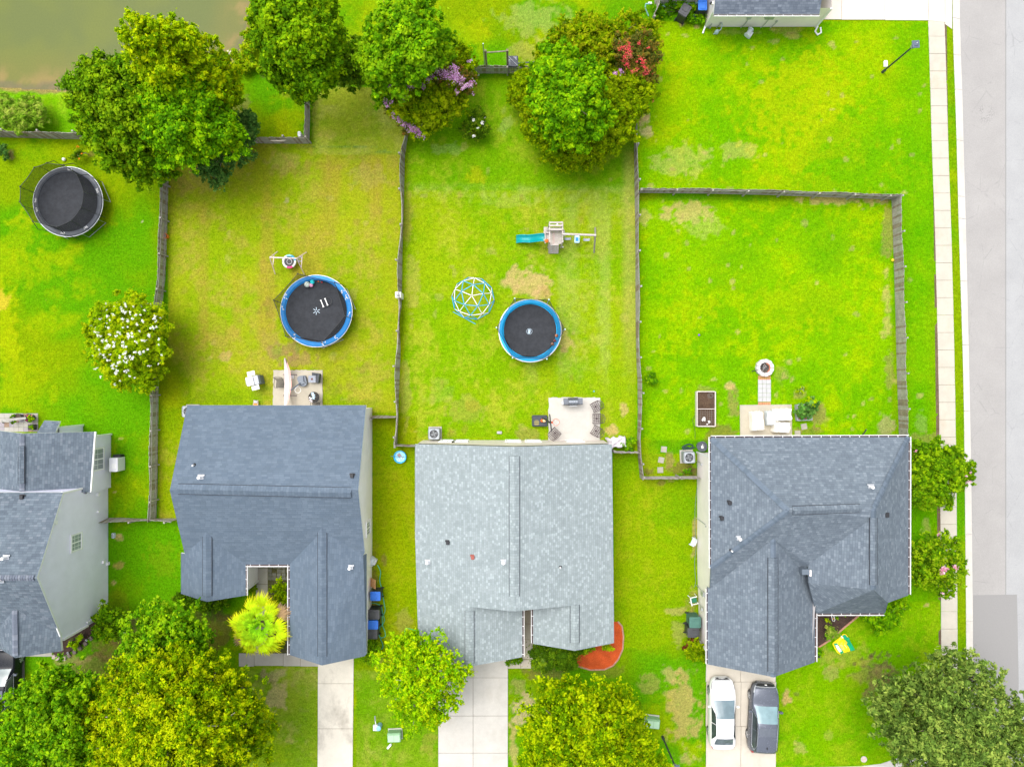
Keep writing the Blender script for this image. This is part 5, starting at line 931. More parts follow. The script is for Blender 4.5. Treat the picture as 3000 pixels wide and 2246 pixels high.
tree('shrub', 'two tone shrub, wine red above yellow green, below the bins on the driveway side', 'shrub', [(2030, 1895, .9, .7), (2045, 1910, 1, .7), (2020, 1915, .7, .4), (2060, 1920, .7, .4)], 'olive', .09, 1600, trunk=.04, tip=((.34, .38, .01), .5))
tree('shrub', 'small wine red shrub just behind the yellow green one', 'shrub', [(2022, 1882, .6, .35), (2038, 1876, .6, .35), (2012, 1896, .5, .25)], 'wine', .08, 1500, trunk=.03, sub=False)
tree('hedge', 'clipped round green hedge beside the narrow front path', 'shrub', [(1580, 1905, 1.3, .7), (1590, 1940, 1.3, .8), (1615, 1925, 1.4, .8)], 'deep', .06, 5200, trunk=.05, clump=.28, sub=False, tip=((.16, .24, .06), .6))
tree('hedge', 'clipped dark hedge touching the red mulch bed', 'shrub', [(1640, 1920, 1.4, .8), (1665, 1925, 1.4, .85), (1680, 1910, 1.2, .6), (1655, 1940, 1.1, .7)], 'deep', .06, 5200, trunk=.05, clump=.28, sub=False, tip=((.12, .22, .03), .5))
tree('shrub', 'small green shrub in the red mulch below the roof edge', 'shrub', [(1720, 1896, .8, .45), (1708, 1900, .7, .35), (1735, 1893, .7, .3)], 'green', .07, 1800, trunk=.03, sub=False)
tree('shrub', 'yellow green shrub in the red mulch near its right rim', 'shrub', [(1775, 1890, .8, .4), (1785, 1896, .7, .3)], 'bright', .07, 1800, trunk=.03, sub=False)
tree('hedge', 'low green hedge strip left of the narrow front path', 'shrub', [(1492, 1937, .6, .3), (1503, 1936, .6, .3), (1514, 1934, .6, .3)], 'green', .06, 2500, trunk=.03, sub=False)
tree('shrub', 'green shrub below the row of bins beside the slate roofed house', 'shrub', [(1080, 1895, .9, .6), (1092, 1910, .9, .6), (1078, 1915, .8, .5), (1100, 1890, .7, .4)], 'green', .09, 1300, trunk=.04, tip=((.22, .34, .012), .5))
tree('shrub', 'dark low shrubs under the west front gable of the slate roofed house', 'shrub', [(560, 1765, .8, .7), (600, 1775, .8, .6), (630, 1765, .8, .7), (655, 1760, .7, .5), (530, 1745, .7, .5)], 'deep', .10, 900, trunk=.04)
tree('shrub', 'shaded shrub inside the front court beside the palm', 'shrub', [(820, 1720, .8, .7), (830, 1750, .8, .7), (810, 1760, .7, .6), (835, 1790, .6, .5), (740, 1720, .6, .4), (830, 1860, .6, .5), (822, 1890, .6, .4)], 'olive', .09, 800, trunk=.04)
tree('shrub', 'feathery grey green plant at the edge of the dark mulch bed', 'shrub', [(2437, 1845, .6, .4), (2430, 1862, .5, .35), (2448, 1855, .5, .3)], 'wisp', .05, 2600, trunk=.02, sub=False, longf=3)
tree('flowering_plant', 'small reddish leaved plant in the dark mulch bed', 'plant', [(2424, 1817, .35, .2), (2418, 1812, .3, .12)], 'bright', .07, 1500, trunk=.015, sub=False)
tree('flowering_plant', 'tiny green plant beside the white wall lantern in the mulch bed', 'plant', [(2452, 1808, .3, .14), (2476, 1802, .3, .12)], 'vivid', .06, 1500, trunk=.015, sub=False)
tree('lily_clump', 'bright leaved lily clump in the bed beside the pale blue house', 'plant', [(230, 1867, .4, .22), (218, 1888, .4, .3), (212, 1880, .4, .2)], 'lime', .12, 500, trunk=.02, sub=False, longf=3)
tree('ornamental_grass', 'round tuft of ornamental grass by the long middle fence', 'plant', [(1907, 1111, .35, .42)], 'vivid', .05, 5200, trunk=.03, sub=False, longf=4)
tree('shrub', 'thin yellow leaved shrub above the planter with the green bush', 'shrub', [(2343, 1142, .7, .3), (2355, 1138, .7, .25), (2336, 1148, .5, .2)], 'gold', .07, 700, trunk=.03, bark=M_PALEBARK, sub=False, limbs=5)
tree('mint_patch', 'leafy green patch beside the crumpled grey cover', 'plant', [(1835, 1300, .4, .45), (1850, 1290, .4, .35), (1850, 1312, .3, .3)], 'vivid', .07, 1500, trunk=.02, sub=False)
tree('weed_patch', 'overgrown weeds under the leaning black bin at the top edge', 'plant', [(1960, 22, .3, .5), (1990, 12, .35, .45), (2030, 22, .3, .5), (2030, 55, .3, .5), (2055, 60, .3, .35), (1935, 40, .3, .45), (1925, 20, .3, .4)], 'vivid', .08, 1100, trunk=.02, sub=False)
tree('weed_patch', 'small weeds in the bare corner below the air conditioner', 'plant', [(2012, 1380, .3, .3), (1995, 1390, .2, .15)], 'vivid', .07, 1200, trunk=.02, sub=False)
def palm(px, py, label):
    c = P(px, py, 3.2); t = thing('palm_tree', label, 'tree', (c.x, c.y, 0)); r = random.Random(5)
    b = MB(); b.tube([(0, 0, -.1), (.03, 0, 1.2), (0, .03, 2.3), (0, 0, 2.7)], [.20, .17, .17, .15], 10); part('trunk', b, M_BARK, t, smooth=True)
    V = []; C = []
    n = 34
    for i in range(n):
        a = 2 * PI * i * .381966 + r.uniform(-.12, .12); k = i / n; el = 1.15 - 1.2 * k ** .6 + r.uniform(-.08, .08); L = (.12 + 1.3 * k ** .8) * r.uniform(.88, 1.1)
        d = Vector((math.cos(a) * math.cos(el), math.sin(a) * math.cos(el), math.sin(el))); o = Vector((0, 0, 2.85)); hub = o + d * L; side = d.cross(Vector((0, 0, 1))).normalized(); nn = side.cross(d); fr_ = r.uniform(.85, 1.3)
        V += [o - side * .012, o + side * .012, hub + side * .012, hub - side * .012, hub]; C += [[.30 * fr_, .42 * fr_, .03]] * 5
        dead = i in (33, 29); ylw = min(1, max(0, (k - .15) * 1.6)); mx = lambda A_, B_: [p * (1 - ylw) + q * ylw for p, q in zip(A_, B_)]
        base = (.45, .30, .16) if dead else mx((.22, .50, .01), (.55, .75, .01)); tipc = (.62, .42, .24) if dead else mx((.42, .70, .01), (.95, .80, .02))
        for j in range(19):
            ph = (j / 18 - .5) * 2.1 + r.uniform(-.04, .04); ll = (.98 - abs(ph) * .25) * r.uniform(.85, 1.12) * (.75 + .40 * k)
            dd = (d * math.cos(ph) + side * math.sin(ph)).normalized(); m1 = hub + dd * ll * .55 + nn * .03; e = hub + dd * ll - Vector((0, 0, ll * (.22 + .12 * r.random())))
            wv = dd.cross(nn).normalized() * .05; f = r.uniform(.8, 1.15) * fr_
            for q, cc in ((hub - wv * .5, base), (hub + wv * .5, base), (m1 + wv, base), (m1 - wv, base), (e, tipc)): V.append(q); C.append([x * f for x in cc])
        # petiole
    b = MB()
    for i in range(0, len(V), 5): b.add(V[i:i + 5], [(0, 1, 2, 3), (3, 2, 4)])
    o = part('crown', b, M_LEAF, t); setcol(o.data, np.array(C)); return t
palm(756, 1838, 'palm with yellowing fan leaves and dry brown tips at the front court')

# ------------------------------------------------------------------ trampolines
def ringpts(r, z, n=48, a0=0, c=(0, 0)): return [(c[0] + r * math.cos(a0 + 2 * PI * i / n), c[1] + r * math.sin(a0 + 2 * PI * i / n), z) for i in range(n)]
def trampoline(px, py, label, r, pad_w, pad, angs, top_r, top_z, bow=False, netm=None, cap=None, rim=None, marks=None, sag=.35, leg_n=4):
    c = P(px, py, .9); t = thing('trampoline', label, 'trampoline', (c.x, c.y, 0)); z = .9; ri = r - pad_w
    b = MB(); b.lathe([(.001, z - .05), (ri * .6, z - .035), (ri + .02, z)], n=64); part('jumping_mat', b, mat('jumping_mat', (.028, .031, .037), .85, .25, 3), t, smooth=True)
    b = MB(); b.lathe([(ri, z + .01), (ri + .02, z + .05), (r - .03, z + .055), (r, z + .02), (r, z - .03)], n=64)
    o = part('frame_pad', b, pad, t, smooth=True)
    b = MB(); b.tube(ringpts(r - .01, z - .04, 64), .03, 6, closed=True)
    b.tube(ringpts(r + .03, z - .02, 64), .04 if rim else .022, 6, closed=True)
    part('frame', b, rim or M_STEEL, t)
    for i in range(leg_n):
        a = 2 * PI * i / leg_n + .4; d = .32; b = MB(); p1 = [(r * math.cos(a + s_), r * math.sin(a + s_)) for s_ in (-d, d)]
        b.tube([(*p1[0], z - .05), (*[q * 1.03 for q in p1[0]], .05), (*[q * 1.03 for q in p1[1]], .05), (*p1[1], z - .05)], .025, 6); part('leg', b, M_STEEL, t)
    tops = [(top_r * math.cos(a), top_r * math.sin(a), top_z) for a in angs]; N = len(angs)
    for a, p in zip(angs, tops):
        b = MB(); e = (1.04 * r * math.cos(a), 1.04 * r * math.sin(a))
        pts = [(*e, .35), (*e, 1.0), ((e[0] * 1.03 if bow else (e[0] + p[0]) / 2), (e[1] * 1.03 if bow else (e[1] + p[1]) / 2), 1.8), p]
        b.tube(pts, .022, 6); b.sphere(p, .05, 1, 5); part('pole', b, [M_DARK if not rim else M_STEEL, cap or M_DARK], t)
    # net hangs from the pole tops, sagging inwards between them, down to the mat's edge
    b = MB(); M_ = 8; H = 6; V = []
    for k in range(N):
        a0 = angs[k]; a1 = angs[(k + 1) % N]; a1 = a1 if a1 > a0 else a1 + 2 * PI
        for i in range(M_):
            f = i / M_; A = a0 + (a1 - a0) * f; q0 = Vector(tops[k]); q1 = Vector(tops[(k + 1) % N]); top = q0.lerp(q1, f); top.z -= sag * math.sin(PI * f) * .5
            for j in range(H + 1):
                g_ = j / H; bot = Vector(((ri + .03) * math.cos(A), (ri + .03) * math.sin(A), z + .03)); p = top.lerp(bot, g_); p.x *= 1 - .05 * math.sin(PI * g_) * math.sin(PI * f) * (1 + sag); p.y *= 1 - .05 * math.sin(PI * g_) * math.sin(PI * f) * (1 + sag); V.append(p)
    C_ = N * M_; b.add(V, [(i * (H + 1) + j, ((i + 1) % C_) * (H + 1) + j, ((i + 1) % C_) * (H + 1) + j + 1, i * (H + 1) + j + 1) for i in range(C_) for j in range(H)])
    b2 = [V[i * (H + 1)] for i in range(C_)]; part('safety_net', b, netm, t, smooth=True)
    b = MB(); b.tube(b2, .018, 5, closed=True); part('net_cord', b, M_DARK, t)
    if marks: marks(t, z)
    return t
M_PADK = mat('black_pad', (.075, .085, .10), .55, .15, 3); M_NET = mat_net('net_mesh', (.012, .014, .018), .50); M_NETD = mat_net('dense_net_mesh', (.012, .014, .018), .58)
D = math.radians
def text_mb(b, strokes, c, s_, rz, z, wd):                      # lettering as thin raised strokes
    R = Matrix.Rotation(rz, 2)
    for st in strokes:
        for a, e in zip(st[:-1], st[1:]):
            p = R @ Vector(a) * s_; q = R @ Vector(e) * s_; b.bar((c[0] + p.x, c[1] + p.y, z), (c[0] + q.x, c[1] + q.y, z), wd, .004)
def marks1(t, z):
    for a in (D(86), D(20), D(-55), D(-98), D(195), D(178)):
        b = MB(); c = (2.19 * math.cos(a), 2.19 * math.sin(a)); L = [[(-.9, .5), (-.9, -.5)], [(-.3, -.5), (-.3, .5), (.1, -.1), (.4, .5), (.4, -.5)], [(.8, .5), (.8, -.5), (1.1, -.5)]]
        text_mb(b, L, c, .14, a + PI / 2, z + .062, .028); part('pad_lettering', b, M_WHITE, t)
trampoline(199, 591, 'trampoline with a black pad and black net near the pond, furthest left', 2.38, .33, M_PADK, [D(a) for a in (5, 38, 68, 98, 122, 165, 192, 235, 280, 308, 337)], 2.15, 2.6, bow=True, netm=M_NETD, marks=marks1, sag=.1, leg_n=5)
def marks2(t, z):
    b = MB(); 
    for i in range(6): a = D(25 + 60 * i + (8 if i % 2 else 0)); b.bar((.06 * math.cos(a), .06 * math.sin(a), z - .03), (.26 * math.cos(a), .26 * math.sin(a), z - .03), .035, .006)
    part('mat_marking', b, mat('pale_blue_print', (.5, .62, .72), .6), t)
    b = MB()
    for a in (25, 38, -5, 155, 176, 230, 285, 308):
        for j in range(4): q = D(a + random.uniform(-4, 4)); rr2 = 2.28 + random.uniform(-.12, .12); b.box((rr2 * math.cos(q), rr2 * math.sin(q), z + .063), (random.uniform(.05, .14), random.uniform(.03, .08), .006), rz=random.uniform(0, 3))
    part('pad_tear', b, M_WHITE, t)
trampoline(926.7, 911, 'trampoline with a torn blue pad and slanting net in the tan yard', 2.45, .34, M_BLUE, [D(a) for a in (45, 108, 167, 230, 290, 348)], 2.42, 2.6, netm=M_NET, marks=marks2, sag=.2)
def marks3(t, z):
    b = MB(); c = (-.05, -.05)
    for i in range(22): a = 2 * PI * i / 22; b.box((c[0] + .19 * math.cos(a), c[1] + .19 * math.sin(a), z - .02), (.03, .03, .006), rz=a)
    text_mb(b, [[(-.5, -1), (-.5, 1)], [(-.2, -1.1), (0, -.6), (-.1, 0), (.1, .6), (0, 1.1)], [(.35, -1), (.3, .9)]], c, .14, D(-8), z - .02, .045); part('mat_logo', b, mat('pale_blue_print', (.5, .62, .72), .6), t)
trampoline(1553, 968.5, 'trampoline with a bright cyan pad and hexagonal net beside the climbing dome', 2.12, .30, M_CYAN, [D(a) for a in (-1, 58, 118, 178, 238, 298)], 2.28, 2.6, netm=M_NET, cap=mat('pale_cap', (.6, .8, .85), .4), rim=M_WHITE, marks=marks3, sag=.5, leg_n=5)
def ball(px, py, z, r, col, label, name='ball', grp=None):
    b = MB(); b.sphere((0, 0, 0), r, 0, 10); b.tube([(r * 1.005 * math.cos(a), 0, r * 1.005 * math.sin(a)) for a in [i * PI / 12 for i in range(24)]], r * .04, 4, m=1, closed=True)
    c = P(px, py, z + r); return single(name, b, [mat('ball_%d%d%d' % tuple(int(x * 99) for x in col), col, .5, .05), mat('ball_seam', (.05, .03, .02), .7)], label, 'ball', tuple(c), random.random() * 3, grp, True)
zb = .92
ball(900, 833, zb, .20, (.55, .62, .55), 'largest pale grey ball on the blue trampoline', grp='balls on the blue trampoline'); ball(915, 826, zb, .155, (.02, .60, .66), 'turquoise ball on the blue trampoline', grp='balls on the blue trampoline')
ball(912, 835.5, zb, .13, (.85, .35, .55), 'pink ball on the blue trampoline', grp='balls on the blue trampoline')
for x, y, r_, c_, l in ((932.8, 824, .055, (.75, .12, .02), 'small orange ball on the blue trampoline'), (938.5, 824.5, .045, (.3, .33, .36), 'tiny grey ball between two small ones on the blue trampoline'), (943, 826, .055, (.65, .04, .03), 'small red ball on the blue trampoline')): ball(x, y, zb + .04, r_, c_, l, grp='balls on the blue trampoline')
for x, y, r_, c_, l in ((1630.5, 983, .115, (.45, .17, .08), 'brown orange ball at the top of the row on the cyan trampoline'), (1625.5, 998, .10, (.30, .08, .07), 'dark red ball in the middle of the row on the cyan trampoline'), (1619, 1007.5, .115, (.30, .15, .10), 'dull brown ball at the bottom of the row on the cyan trampoline')): ball(x, y, zb - .02, r_, c_, l, grp='basketballs on the cyan trampoline')
for x, y, r_, c_, l in ((187, 467, .12, (.82, .82, .82), 'white ball on the grass above the black trampoline'), (2048, 981, .07, (.25, .08, .65), 'small purple ball alone on the right hand lawn'), (1740, 1146, .05, (.1, .5, .8), 'tiny blue ball on the lawn above the white patio'),
                        (1392.5, 221, .075, (.8, .8, .78), 'left one of two white balls below the brown fence'), (1402, 220, .06, (.8, .8, .78), 'right one of two white balls below the brown fence'), (2615.5, 762, .10, (.85, .6, .02), 'yellow ball against the right hand fence')): ball(x, y, 0, r_, c_, l)
# ladder lying on the blue trampoline
t = thing('ladder', 'black trampoline ladder with two pale rungs lying on the blue trampoline', 'ladder', tuple(P(950, 887, .95)), D(22)); b = MB()
b.tube([(-.38, -.26, .03), (.35, -.26, .03), (.5, -.18, .03), (.56, 0, .03), (.5, .18, .03), (.35, .26, .03), (-.38, .26, .03)], .02); part('ladder_rail', b, M_DARK, t)
for x in (-.15, .16): b = MB(); b.bar((x, -.24, .03), (x, .24, .03), .06, .03); b.box((x, .24, .035), (.1, .06, .04)); b.box((x, -.24, .035), (.1, .06, .04)); part('rung', b, M_WHITE, t)
# ------------------------------------------------------------------ climbing dome
def dome():
    c = P(1386, 874, 0); R = 1.5; t = thing('climbing_dome', 'geodesic climbing dome of white and blue bars on the lawn', 'climbing frame', (c.x, c.y, 0))
    V = [Vector((0, 0, 1))] + [Vector((math.cos(D(84 + 72 * i)) * .8944, math.sin(D(84 + 72 * i)) * .8944, .4472)) for i in range(5)] + [Vector((math.cos(D(48 + 72 * i)) * .8944, math.sin(D(48 + 72 * i)) * .8944, -.4472)) for i in range(5)]
    F = [(0, 1 + i, 1 + (i + 1) % 5) for i in range(5)] + [(1 + i, 6 + i, 6 + (i + 1) % 5) for i in range(5)] + [(1 + i, 6 + (i + 1) % 5, 1 + (i + 1) % 5) for i in range(5)]
    E = {}; nodes = {}
    key = lambda p: (round(p.x, 3), round(p.y, 3), round(p.z, 3))
    for a, b_, c_ in F:
        A_, B2, C2 = V[a], V[b_], V[c_]; ab = ((A_ + B2) / 2).normalized(); bc = ((B2 + C2) / 2).normalized(); ca = ((C2 + A_) / 2).normalized()
        for p, q, w_ in ((A_, ab, 1), (ab, B2, 1), (B2, bc, 1), (bc, C2, 1), (C2, ca, 1), (ca, A_, 1), (ab, bc, 0), (bc, ca, 0), (ca, ab, 0)):
            if p.z > -.02 and q.z > -.02: E[tuple(sorted((key(p), key(q))))] = (p, q, w_); nodes[key(p)] = p; nodes[key(q)] = q
    wm, bm = mat('white_bar', (.86, .80, .86), .4, .03), mat('blue_bar', (.0, .38, .72), .4, .05)
    for p, q, w_ in E.values():
        b = MB(); b.tube([p * R + Vector((0, 0, .03)), q * R + Vector((0, 0, .03))], .024, 6); part('bar', b, wm if w_ else bm, t)
    for p in nodes.values(): b = MB(); b.sphere(p * R + Vector((0, 0, .03)), .042, 0, 4); part('joint', b, M_DARK, t)
    b = MB(); b.tube([P(1327, 913, .03), P(1393, 949, .03)], .02, 6); single('loose_bar', b, bm, 'single blue bar lying on the grass below the climbing dome', 'bar')
dome()
# ------------------------------------------------------------------ wooden playset
def playset():
    L = lambda x, y, z=0: P(1490 + x / 7.373, 620 + y / 7.373, z); c = P(1627, 690, 0); t = thing('playset', 'weathered wooden playset with a teal slide, ladder and swing beam', 'playset', (c.x, c.y, 0))
    W = M_WOOD; W3 = mat_wood('pale_wood', (.40, .36, .33), (.55, .50, .46)); deck = 1.25
    A = L(872, 440, deck); B2 = L(1150, 700, deck); b = MB(); n = 11
    for i in range(n): x = A.x + (B2.x - A.x) * (i + .5) / n; b.box((x, (A.y + B2.y) / 2, deck), ((B2.x - A.x) / n - .012, A.y - B2.y, .04), m=1 if i in (3, 4) else 0)
    part('deck', b, [W3, mat_wood('pink_wood', (.50, .38, .35), (.56, .45, .42))], t, world=True)
    pc = [(A.x, A.y), (B2.x, A.y), (A.x, B2.y), (B2.x, B2.y)]; F0 = L(865, 320, 0); F1 = L(1160, 320, 0)
    for i, (x, y) in enumerate(pc): b = MB(); b.box((x, y, 1.05), (.09, .09, 2.1)); part('post', b, W3, t, world=True)
    yT = L(0, 245, 1.9).y; y2 = L(0, 310, 1.9).y
    for y in (yT, y2, A.y): b = MB(); b.bar((A.x - .03, y, 2.02), (B2.x + .03, y, 2.02), .11, .06); part('top_beam', b, W3, t, world=True)
    for x in (A.x, B2.x): b = MB(); b.bar((x, yT, 1.97), (x, B2.y, 1.97), .07, .05); b.bar((x, yT, 2.0), (x, yT, 0), .07, .07); part('side_rail', b, W3, t, world=True)
    b = MB()
    for i in range(5): x = A.x + .15 + i * .23; b.box((x, (A.y + y2) / 2 - .06, .55), (.13, .42, .04))
    part('lower_slats', b, [W], t, world=True); b = MB(); b.box(((A.x + B2.x) / 2 - .05, y2 - .15, 1.45), (1.1, .28, .04)); part('shelf', b, [W], t, world=True); b = MB(); b.box(((A.x + B2.x) / 2, A.y + .05, 1.5), (1.2, .05, .1)); part('hand_rail', b, [W], t, world=True)
    b = MB(); b.box(L(815, 450, 1.4), (.38, .12, .05)); b.box(L(815, 610, 1.4), (.38, .12, .05)); b.box(L(790, 530, 1.5), (.06, 1.0, .06)); b.box(L(835, 540, 1.2), (.25, .7, .04)); b.box(L(800, 395, 1.3), (.25, .4, .04)); b.box(L(800, 640, 1.1), (.3, .06, .04)); part('slide_platform', b, W3, t, world=True)
    # slide: wavy trough
    b = MB(); P0 = L(790, 562, 1.2); P1 = L(165, 600, .12); n = 20; V = []
    for i in range(n + 1):
        f = i / n; p = P0.lerp(P1, f); z = 1.2 * (1 - f) ** 1.0 + .12 * f + .10 * math.sin(f * 9.4); hw = .25
        for oy, oz in ((-hw - .03, .10), (-hw, .13), (-hw + .04, .1), (-hw + .07, 0), (hw - .07, 0), (hw - .04, .1), (hw, .13), (hw + .03, .10)): V.append((p.x, p.y + oy, z + oz))
    b.add(V, [(i * 8 + j, i * 8 + j + 1, i * 8 + 9 + j, i * 8 + 8 + j) for i in range(n) for j in range(7)]); part('slide', b, mat('teal_plastic', (.0, .28, .30), .4, .08, 4), t, world=True, smooth=True)
    # ladder
    lad = MB(); p0 = L(975, 715, deck); p1 = L(968, 890, .1)
    for i in range(7): f = i / 6; p = p0.lerp(p1, f); lad.box(p, (.62, .09, .05))
    for s_ in (-.33, .33): lad.bar(p0 + Vector((s_, 0, -.03)), p1 + Vector((s_, 0, -.03)), .05, .08)
    part('ladder', lad, W3, t, world=True)
    b = MB()
    for i in range(5): f = (i + .5) / 6; p = p0.lerp(p1, f); b.sphere(p + Vector(((-.15, .12)[i % 2], 0, .06)), .045, 0, 5)
    part('climbing_hold', b, mat('pale_blue_hold', (.45, .62, .70), .5), t, world=True)
    # swing beam and end frame
    b = MB(); zt = 2.15; s0 = L(1165, 482, zt); s1 = L(1890, 510, zt); b.bar(s0, s1, .11, .13); part('swing_beam', b, W3, t, world=True)
    for q in ((1870, 350), (1845, 880)): b = MB(); b.bar(L(1872, 508, zt), L(*q, 0), .09, .09); part('end_leg', b, W, t, world=True)
    for x0, x1, y, k in ((1228, 1375, 585, 0), (1440, 1560, 600, 1), (1640, 1780, 605, 0)):
        sw_ = bpy.data.objects.new('swing', None); sc.collection.objects.link(sw_); sw_.parent = t; z = .5; q = L((x0 + x1) / 2 - 25, y, z); sw_.location = q - t.location
        b = MB(); w2 = .22
        for s_ in (-1, 1): b.tube([L(x0 + 5 if s_ < 0 else x1 - 5, 500, zt - .05), q + Vector((s_ * w2, 0, .1))], .012, 5)
        part('chain', b, mat('yellow_rope', (.45, .45, .38), .6), sw_, world=True); b = MB()
        if k: b.rbox(q + Vector((0, 0, .05)), (.36, .52, .12), .07); b.box(q + Vector((0, -.02, .118)), (.20, .26, .012), m=1)
        else:
            V = [(q.x + (i / 8 - .5) * .44, q.y + s_ * .08, q.z - .06 + .3 * (i / 8 - .5) ** 2) for i in range(9) for s_ in (-1, 1)]; b.add(V, [(2 * i, 2 * i + 1, 2 * i + 3, 2 * i + 2) for i in range(8)])
            b.add([(v[0], v[1], v[2] - .03) for v in V], [(2 * i, 2 * i + 2, 2 * i + 3, 2 * i + 1) for i in range(8)])
        part('swing_seat', b, [mat('pale_blue_plastic', (.45, .65, .75), .4), M_BLUE] if k else mat('grey_rubber', (.30, .33, .40), .6), sw_, world=True)
    ball(1490 + 825 / 7.373, 620 + 630 / 7.373, 1.45, .13, (.8, .16, .02), 'orange ball on the slide platform of the playset'); ball(1490 + 1052 / 7.373, 620 + 278 / 7.373, .3, .07, (.8, .8, .8), 'white ball at the top end of the playset'); ball(1490 + 1170 / 7.373, 620 + 762 / 7.373, 0, .06, (.8, .8, .8), 'white ball on the grass right of the playset ladder')
playset()
# small swing set with saucer swing
def saucer():
    L = lambda x, y, z=0: P(700 + x / 4.87, 700 + y / 4.87, z); c = P(827, 765, 0); t = thing('swing_set', 'pale pink A-frame swing set with a round saucer swing', 'swing set', (c.x, c.y, 0)); pm = mat('pale_pink_metal', (.72, .58, .56), .45, .04)
    zt = 1.75; b = MB(); b.tube([L(440, 263, zt), L(825, 277, zt)], .04); part('top_bar', b, pm, t, world=True)
    for a, e in (((440, 263), (550, 182)), ((440, 263), (517, 498)), ((825, 277), (962, 190)), ((825, 277), (932, 502))): b = MB(); b.tube([L(*a, zt), L(*e, .03)], .036); part('leg', b, pm, t, world=True)
    for a, e in (((500, 225), (485, 370)), ((903, 235), (890, 402))): b = MB(); b.tube([L(*a, .9), L(*e, .9)], .026); part('cross_brace', b, pm, t, world=True)
    s_ = bpy.data.objects.new('saucer_swing', None); sc.collection.objects.link(s_); s_.parent = t; q = L(718, 322, .55); s_.location = q - t.location
    for i, m_ in enumerate((mat('white_cushion', (.8, .78, .78), .6), mat('aqua_cushion', (.25, .6, .65), .6), mat('blue_cushion', (.02, .35, .6), .6), mat('pink_cushion', (.75, .06, .22), .6))):
        a0, a1 = ((115, 225), (65, 115), (10, 65), (250, 305))[i]; segs = [(a0, a1)] + ([(225, 250), (305, 370)] if i == 0 else [])
        for u, v in segs: b = MB(); n = max(3, int((v - u) / 8)); b.tube([(.415 * math.cos(D(u + (v - u) * k / n)), .415 * math.sin(D(u + (v - u) * k / n)), 0) for k in range(n + 1)], .075, 8); part('cushion', b, m_, s_, smooth=True)
    b = MB(); b.cyl((0, 0, -.05), .36, .03, 24); part('saucer_mat', b, M_DARK, s_); b = MB(); b.tube(ringpts(.17, -.01, 20), .012, 4, closed=True); part('printed_ring', b, M_WHITE, s_)
    b = MB()
    for a in (100, 60, 200, 320): b.tube([(.4 * math.cos(D(a)), .4 * math.sin(D(a)), .05), tuple(L(600 if a > 90 and a < 250 else 780, 270, zt) - q)], .01, 4)
    part('rope', b, mat('rope', (.5, .45, .4), .8), s_)
    b = MB(); b.tube([Vector(p) + L(868, 288, .9) for p in ringpts(.16, 0, 16)], .02, 5, closed=True); o = b
    tt = thing('basketball_hoop', 'small violet hoop and net on the corner of the pink swing set', 'hoop', tuple(L(868, 288, .9))); b = MB(); b.tube(ringpts(.16, 0, 16), .02, 5, closed=True); part('rim', b, mat('violet_plastic', (.3, .3, .65), .5), tt)
    b = MB(); b.lathe([(.16, 0), (.12, -.15), (.10, -.3)], n=12); part('net', b, mat_net('string_net', (.5, .5, .7), .4), tt)
saucer()
# ------------------------------------------------------------------ wheelie bins, air conditioners, meters
def make_bin(label, body, lid, w=.62, d=.72, h=1.05, wedge=False):
    t = thing('wheelie_bin', label, 'wheelie bin', (0, 0, 0), 0, 'wheelie bins'); b = MB(); b.rbox((0, 0, h / 2), (w * .9, d * .88, h), .06); part('bin_body', b, body, t)
    b = MB(); b.rbox((0, .02, h + .04), (w, d, .08), .07); b.rbox((0, -.08, h + .09), (w * .6, d * .52, .05), .05); b.box((0, d * .36, h + .09), (w * .8, .03, .02)); part('lid', b, lid, t)
    b = MB(); b.tube([(-w * .35, d * .5, h + .02), (-w * .35, d * .58, h + .02), (w * .35, d * .58, h + .02), (w * .35, d * .5, h + .02)], .018); part('handle', b, M_DARK, t)
    for s_ in (-1, 1):
        b = MB(); b.tube([(s_ * w * .44, d * .45, .12), (s_ * w * .52, d * .45, .12)], .12, 14); part('wheel', b, M_DARK, t)
    return t
BK = mat('bin_black', (.03, .032, .036), .45, .2, 4); BL = mat('bin_blue_lid', (.03, .16, .62), .4, .08, 4); GN = mat('bin_green', (.05, .13, .10), .5, .15, 4); BLL = mat('bin_charcoal_lid', (.06, .062, .068), .4, .2, 4)
bb = [make_bin('x', BK, BL), make_bin('x', BK, BLL, .66, .82), make_bin('x', GN, mat('bin_green_lid', (.07, .17, .14), .45, .1, 4), .75, .80, 1.05)]
def place(i, px, py, deg, label, first=[True, True, True]):
    c = P(px, py, 1.05); o = bb[i] if first[i] else dup(bb[i]); first[i] = False; o.location = (c.x, c.y, 0); o.rotation_euler = (0, 0, D(deg)); o['label'] = label; return o
place(0, 1099, 1745, -90, 'blue lidded bin standing apart beside the brown board and the green hose'); place(1, 1094, 1799, -90, 'black lidded bin touching the top side of the lower blue bin'); place(0, 1092, 1829, -90, 'blue lidded bin squeezed between two black lidded bins')
place(1, 1088, 1856, -90, 'black lidded bin at the bottom end of the row beside the slate roofed house'); place(2, 2037, 1822, 90, 'dark green bin against the cream wall of the hipped roof house'); place(1, 2032, 1852, 90, 'black bin with a pale streaked lid below the green bin')
place(1, 2007, 30, 148, 'black bin tilted at an angle in the weeds at the top edge'); place(0, 2058, 17, 0, 'bright blue bin in the corner of the cream house at the top edge')
